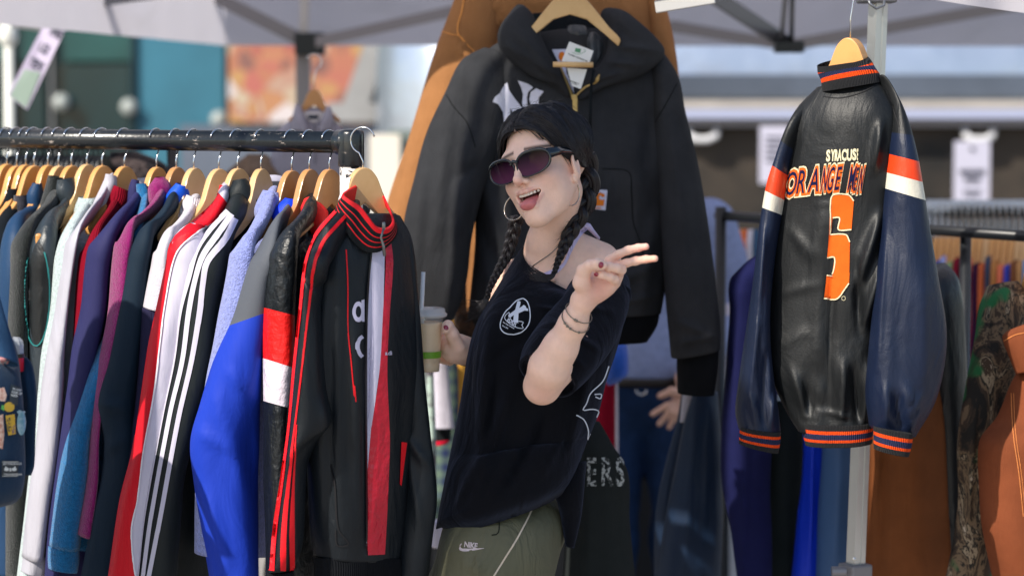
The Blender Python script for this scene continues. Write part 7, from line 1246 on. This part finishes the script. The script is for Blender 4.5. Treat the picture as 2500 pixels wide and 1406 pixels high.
def behind_left():
    # second row of clothes behind the left rack, on black plastic hangers
    bl = mat('plastic_black', (.008, .009, .011), rough=.25); g = thing('clothes_rack', P(100, 900, 6.0)*np.array([1, 1, 0]), 'second clothes rack hidden behind the row of jackets', 'clothes rack')
    a = P(-40, 352, 6.05); b = P(420, 352, 5.9); mb = MB(); mb.tube([a, b], .014, 12); mb.build('rail', bl, g, smooth=True); mb = MB(); mb.tube([b, (b[0], b[1], .04)], .013, 12); mb.build('upright', bl, g, smooth=True); mb = MB(); mb.tube([a, (a[0], a[1], .04)], .013, 12); mb.build('upright', bl, g, smooth=True)
    for i in range(22):
        x = -8+i*12.4; make_hanger(P(x, 378+(i % 3), 5.98-.003*i), math.atan2(-.84, -.60), 'black plastic hanger in the row behind the wooden hangers', group='black plastic hangers on the second rack', wm=bl, name='plastic_hanger', hook_h=.02, hook_r=.016, hookmat=bl, th=.010, scale=.9)
    def piece(name, label, cat, rows, mtl, **k):
        g = thing(name, P((rows[0][0]+rows[0][3])/2, rows[0][1], rows[0][2]), label, cat); o = loft("fabric", rows, mtl, g, **{**dict(n=50, m=36, amp=.010, fx=9, fz=2), **k}); return g, o
    piece('coat', 'black coats pressed together behind the wooden hangers', 'coat', [(-60, 400, 6.1, 250, 400, 6.1, .10), (-70, 450, 6.1, 280, 450, 6.1, .2), (-70, 1300, 6.1, 300, 1300, 6.1, .2)], cloth('soot_cotton', (26, 32, 34)), seed=41)
    piece('patterned_coat', 'dark patterned coat behind the hangers above the teal fleece', 'coat', [(270, 372, 6.0, 330, 370, 6.0, .06), (262, 400, 6.0, 400, 398, 6.0, .12), (262, 440, 6.0, 410, 440, 6.0, .14), (262, 900, 6.0, 410, 900, 6.0, .14)], mat('grey_brown_fur', srgb(70, 60, 60), rough=1, col2=srgb(20, 22, 30), vscale=22, bump=(70, .02)), seed=42)
    piece('coat', 'dark coat hanging behind the grey shirt', 'coat', [(640, 440, 6.0, 690, 438, 6.0, .1), (560, 470, 6.0, 740, 470, 6.0, .12), (540, 1300, 6.0, 760, 1300, 6.0, .14)], cloth('deep_charcoal', (26, 28, 32)), seed=43)
    # grey shirt on a wooden hanger
    Y = 6.3; gs = cloth('dove_grey', (150, 146, 158), 'cotton')
    g, o = piece('shirt', 'dove grey collared shirt hanging behind the rail', 'shirt', [(728, 262, Y, 800, 262, Y, .05), (712, 288, Y, 812, 288, Y, .09), (690, 306, Y, 826, 304, Y, .11), (672, 328, Y, 846, 326, Y, .12), (660, 400, Y, 856, 400, Y, .13), (650, 700, Y, 860, 700, Y, .13)], gs, seed=44, amp=.006)
    loft('collar', [(722, 252, Y-.03, 736, 262, Y-.05, .03), (714, 290, Y-.05, 748, 300, Y-.07, .03), (712, 318, Y-.06, 752, 324, Y-.08, .02)], gs, g, n=20, m=20, amp=.003); loft('collar', [(796, 262, Y-.05, 806, 258, Y-.03, .03), (782, 296, Y-.07, 814, 292, Y-.05, .03), (778, 322, Y-.08, 810, 316, Y-.06, .02)], gs, g, n=20, m=20, amp=.003)
    tb = bvh(o); decal('neck_opening', [[(742, 276), (790, 276), (784, 292), (770, 302), (756, 298), (746, 288)]], tb, cloth('pale_lining', (196, 190, 190)), g, off=.004); decal('neck_label', [[(752, 284), (778, 284), (776, 294), (754, 294)]], tb, mat('label_navy', srgb(24, 34, 50), rough=.8), g, off=.006)
    make_hanger(P(767, 218, Y-.02), math.radians(0), 'brown wooden hanger holding the dove grey shirt', wood=2, hook_h=.05, hook_r=.02, scale=.62, th=.02)
    decal('placket', rib([(768, 302), (770, 400)], 3, 12), tb, cloth('shirt_seam', (110, 106, 118)), g, off=.002)
def shade_panels():
    """two cloth panels on poles, added out of view on the left to shade the woman and the black jacket"""
    fl = cloth('shade_panel_cloth', (170, 40, 50), 'poly'); A = R(SUN_AZ); te = math.tan(R(SUN_EL))
    def W(w_, h, q): z = h-q*te; return np.array([w_*math.cos(A)+q*math.sin(A), -w_*math.sin(A)+q*math.cos(A), z])
    for (outline, q, lab) in SHADE_PANELS:
        pole = min(o[0] for o in outline)-.02; g = thing('shade_panel', W(pole, 0, q)*np.array([1, 1, 0]), lab, 'flag', 'added shade panels left of the stall'); V = [W(a, h, q) for a, h in outline]; n = len(V); d = np.array([math.sin(A), math.cos(A), 0])*.004
        mb = MB(); mb.add(V+[v+d for v in V], [list(range(n)), list(range(n, 2*n))[::-1]]+[[i, (i+1) % n, n+(i+1) % n, n+i] for i in range(n)]); mb.build('cloth', fl, g)
        top = max(o[1] for o in outline); p = W(pole, top, q); mb = MB(); mb.tube([(p[0], p[1], 0), p], .012, 10); mb.build('pole', mat('pole_grey', (.3, .3, .3), rough=.4), g, smooth=True)
SHADE_PANELS = [([(-3.285, 3.3), (-2.885, 3.3), (-2.88, 4.10), (-3.03, 4.22), (-3.06, 4.52), (-3.12, 4.66), (-3.22, 4.72), (-3.285, 4.72)], 1.0, 'tall red cloth panel out of view, added to shade the woman'),  # unseen panels, outlines shaped along the sun's rays to place the shade
         ([(-3.69, 4.2), (-3.36, 4.2), (-3.34, 4.6), (-3.36, 5.5), (-3.69, 5.5)], 2.2, 'tall red feather flag beside the left end of the gazebo')]
# ------------------------------------------------------------------ build everything
setting(); canopy(); shade_panels()
center_jackets(); behind_left(); left_garments(); track_jacket_front()
varsity(); right_side(); center_low(); people_behind(); rucksack()
build_woman(); build_cup()
for o in list(bpy.data.objects):                      # names: bare kind, Blender's own suffix
    pass
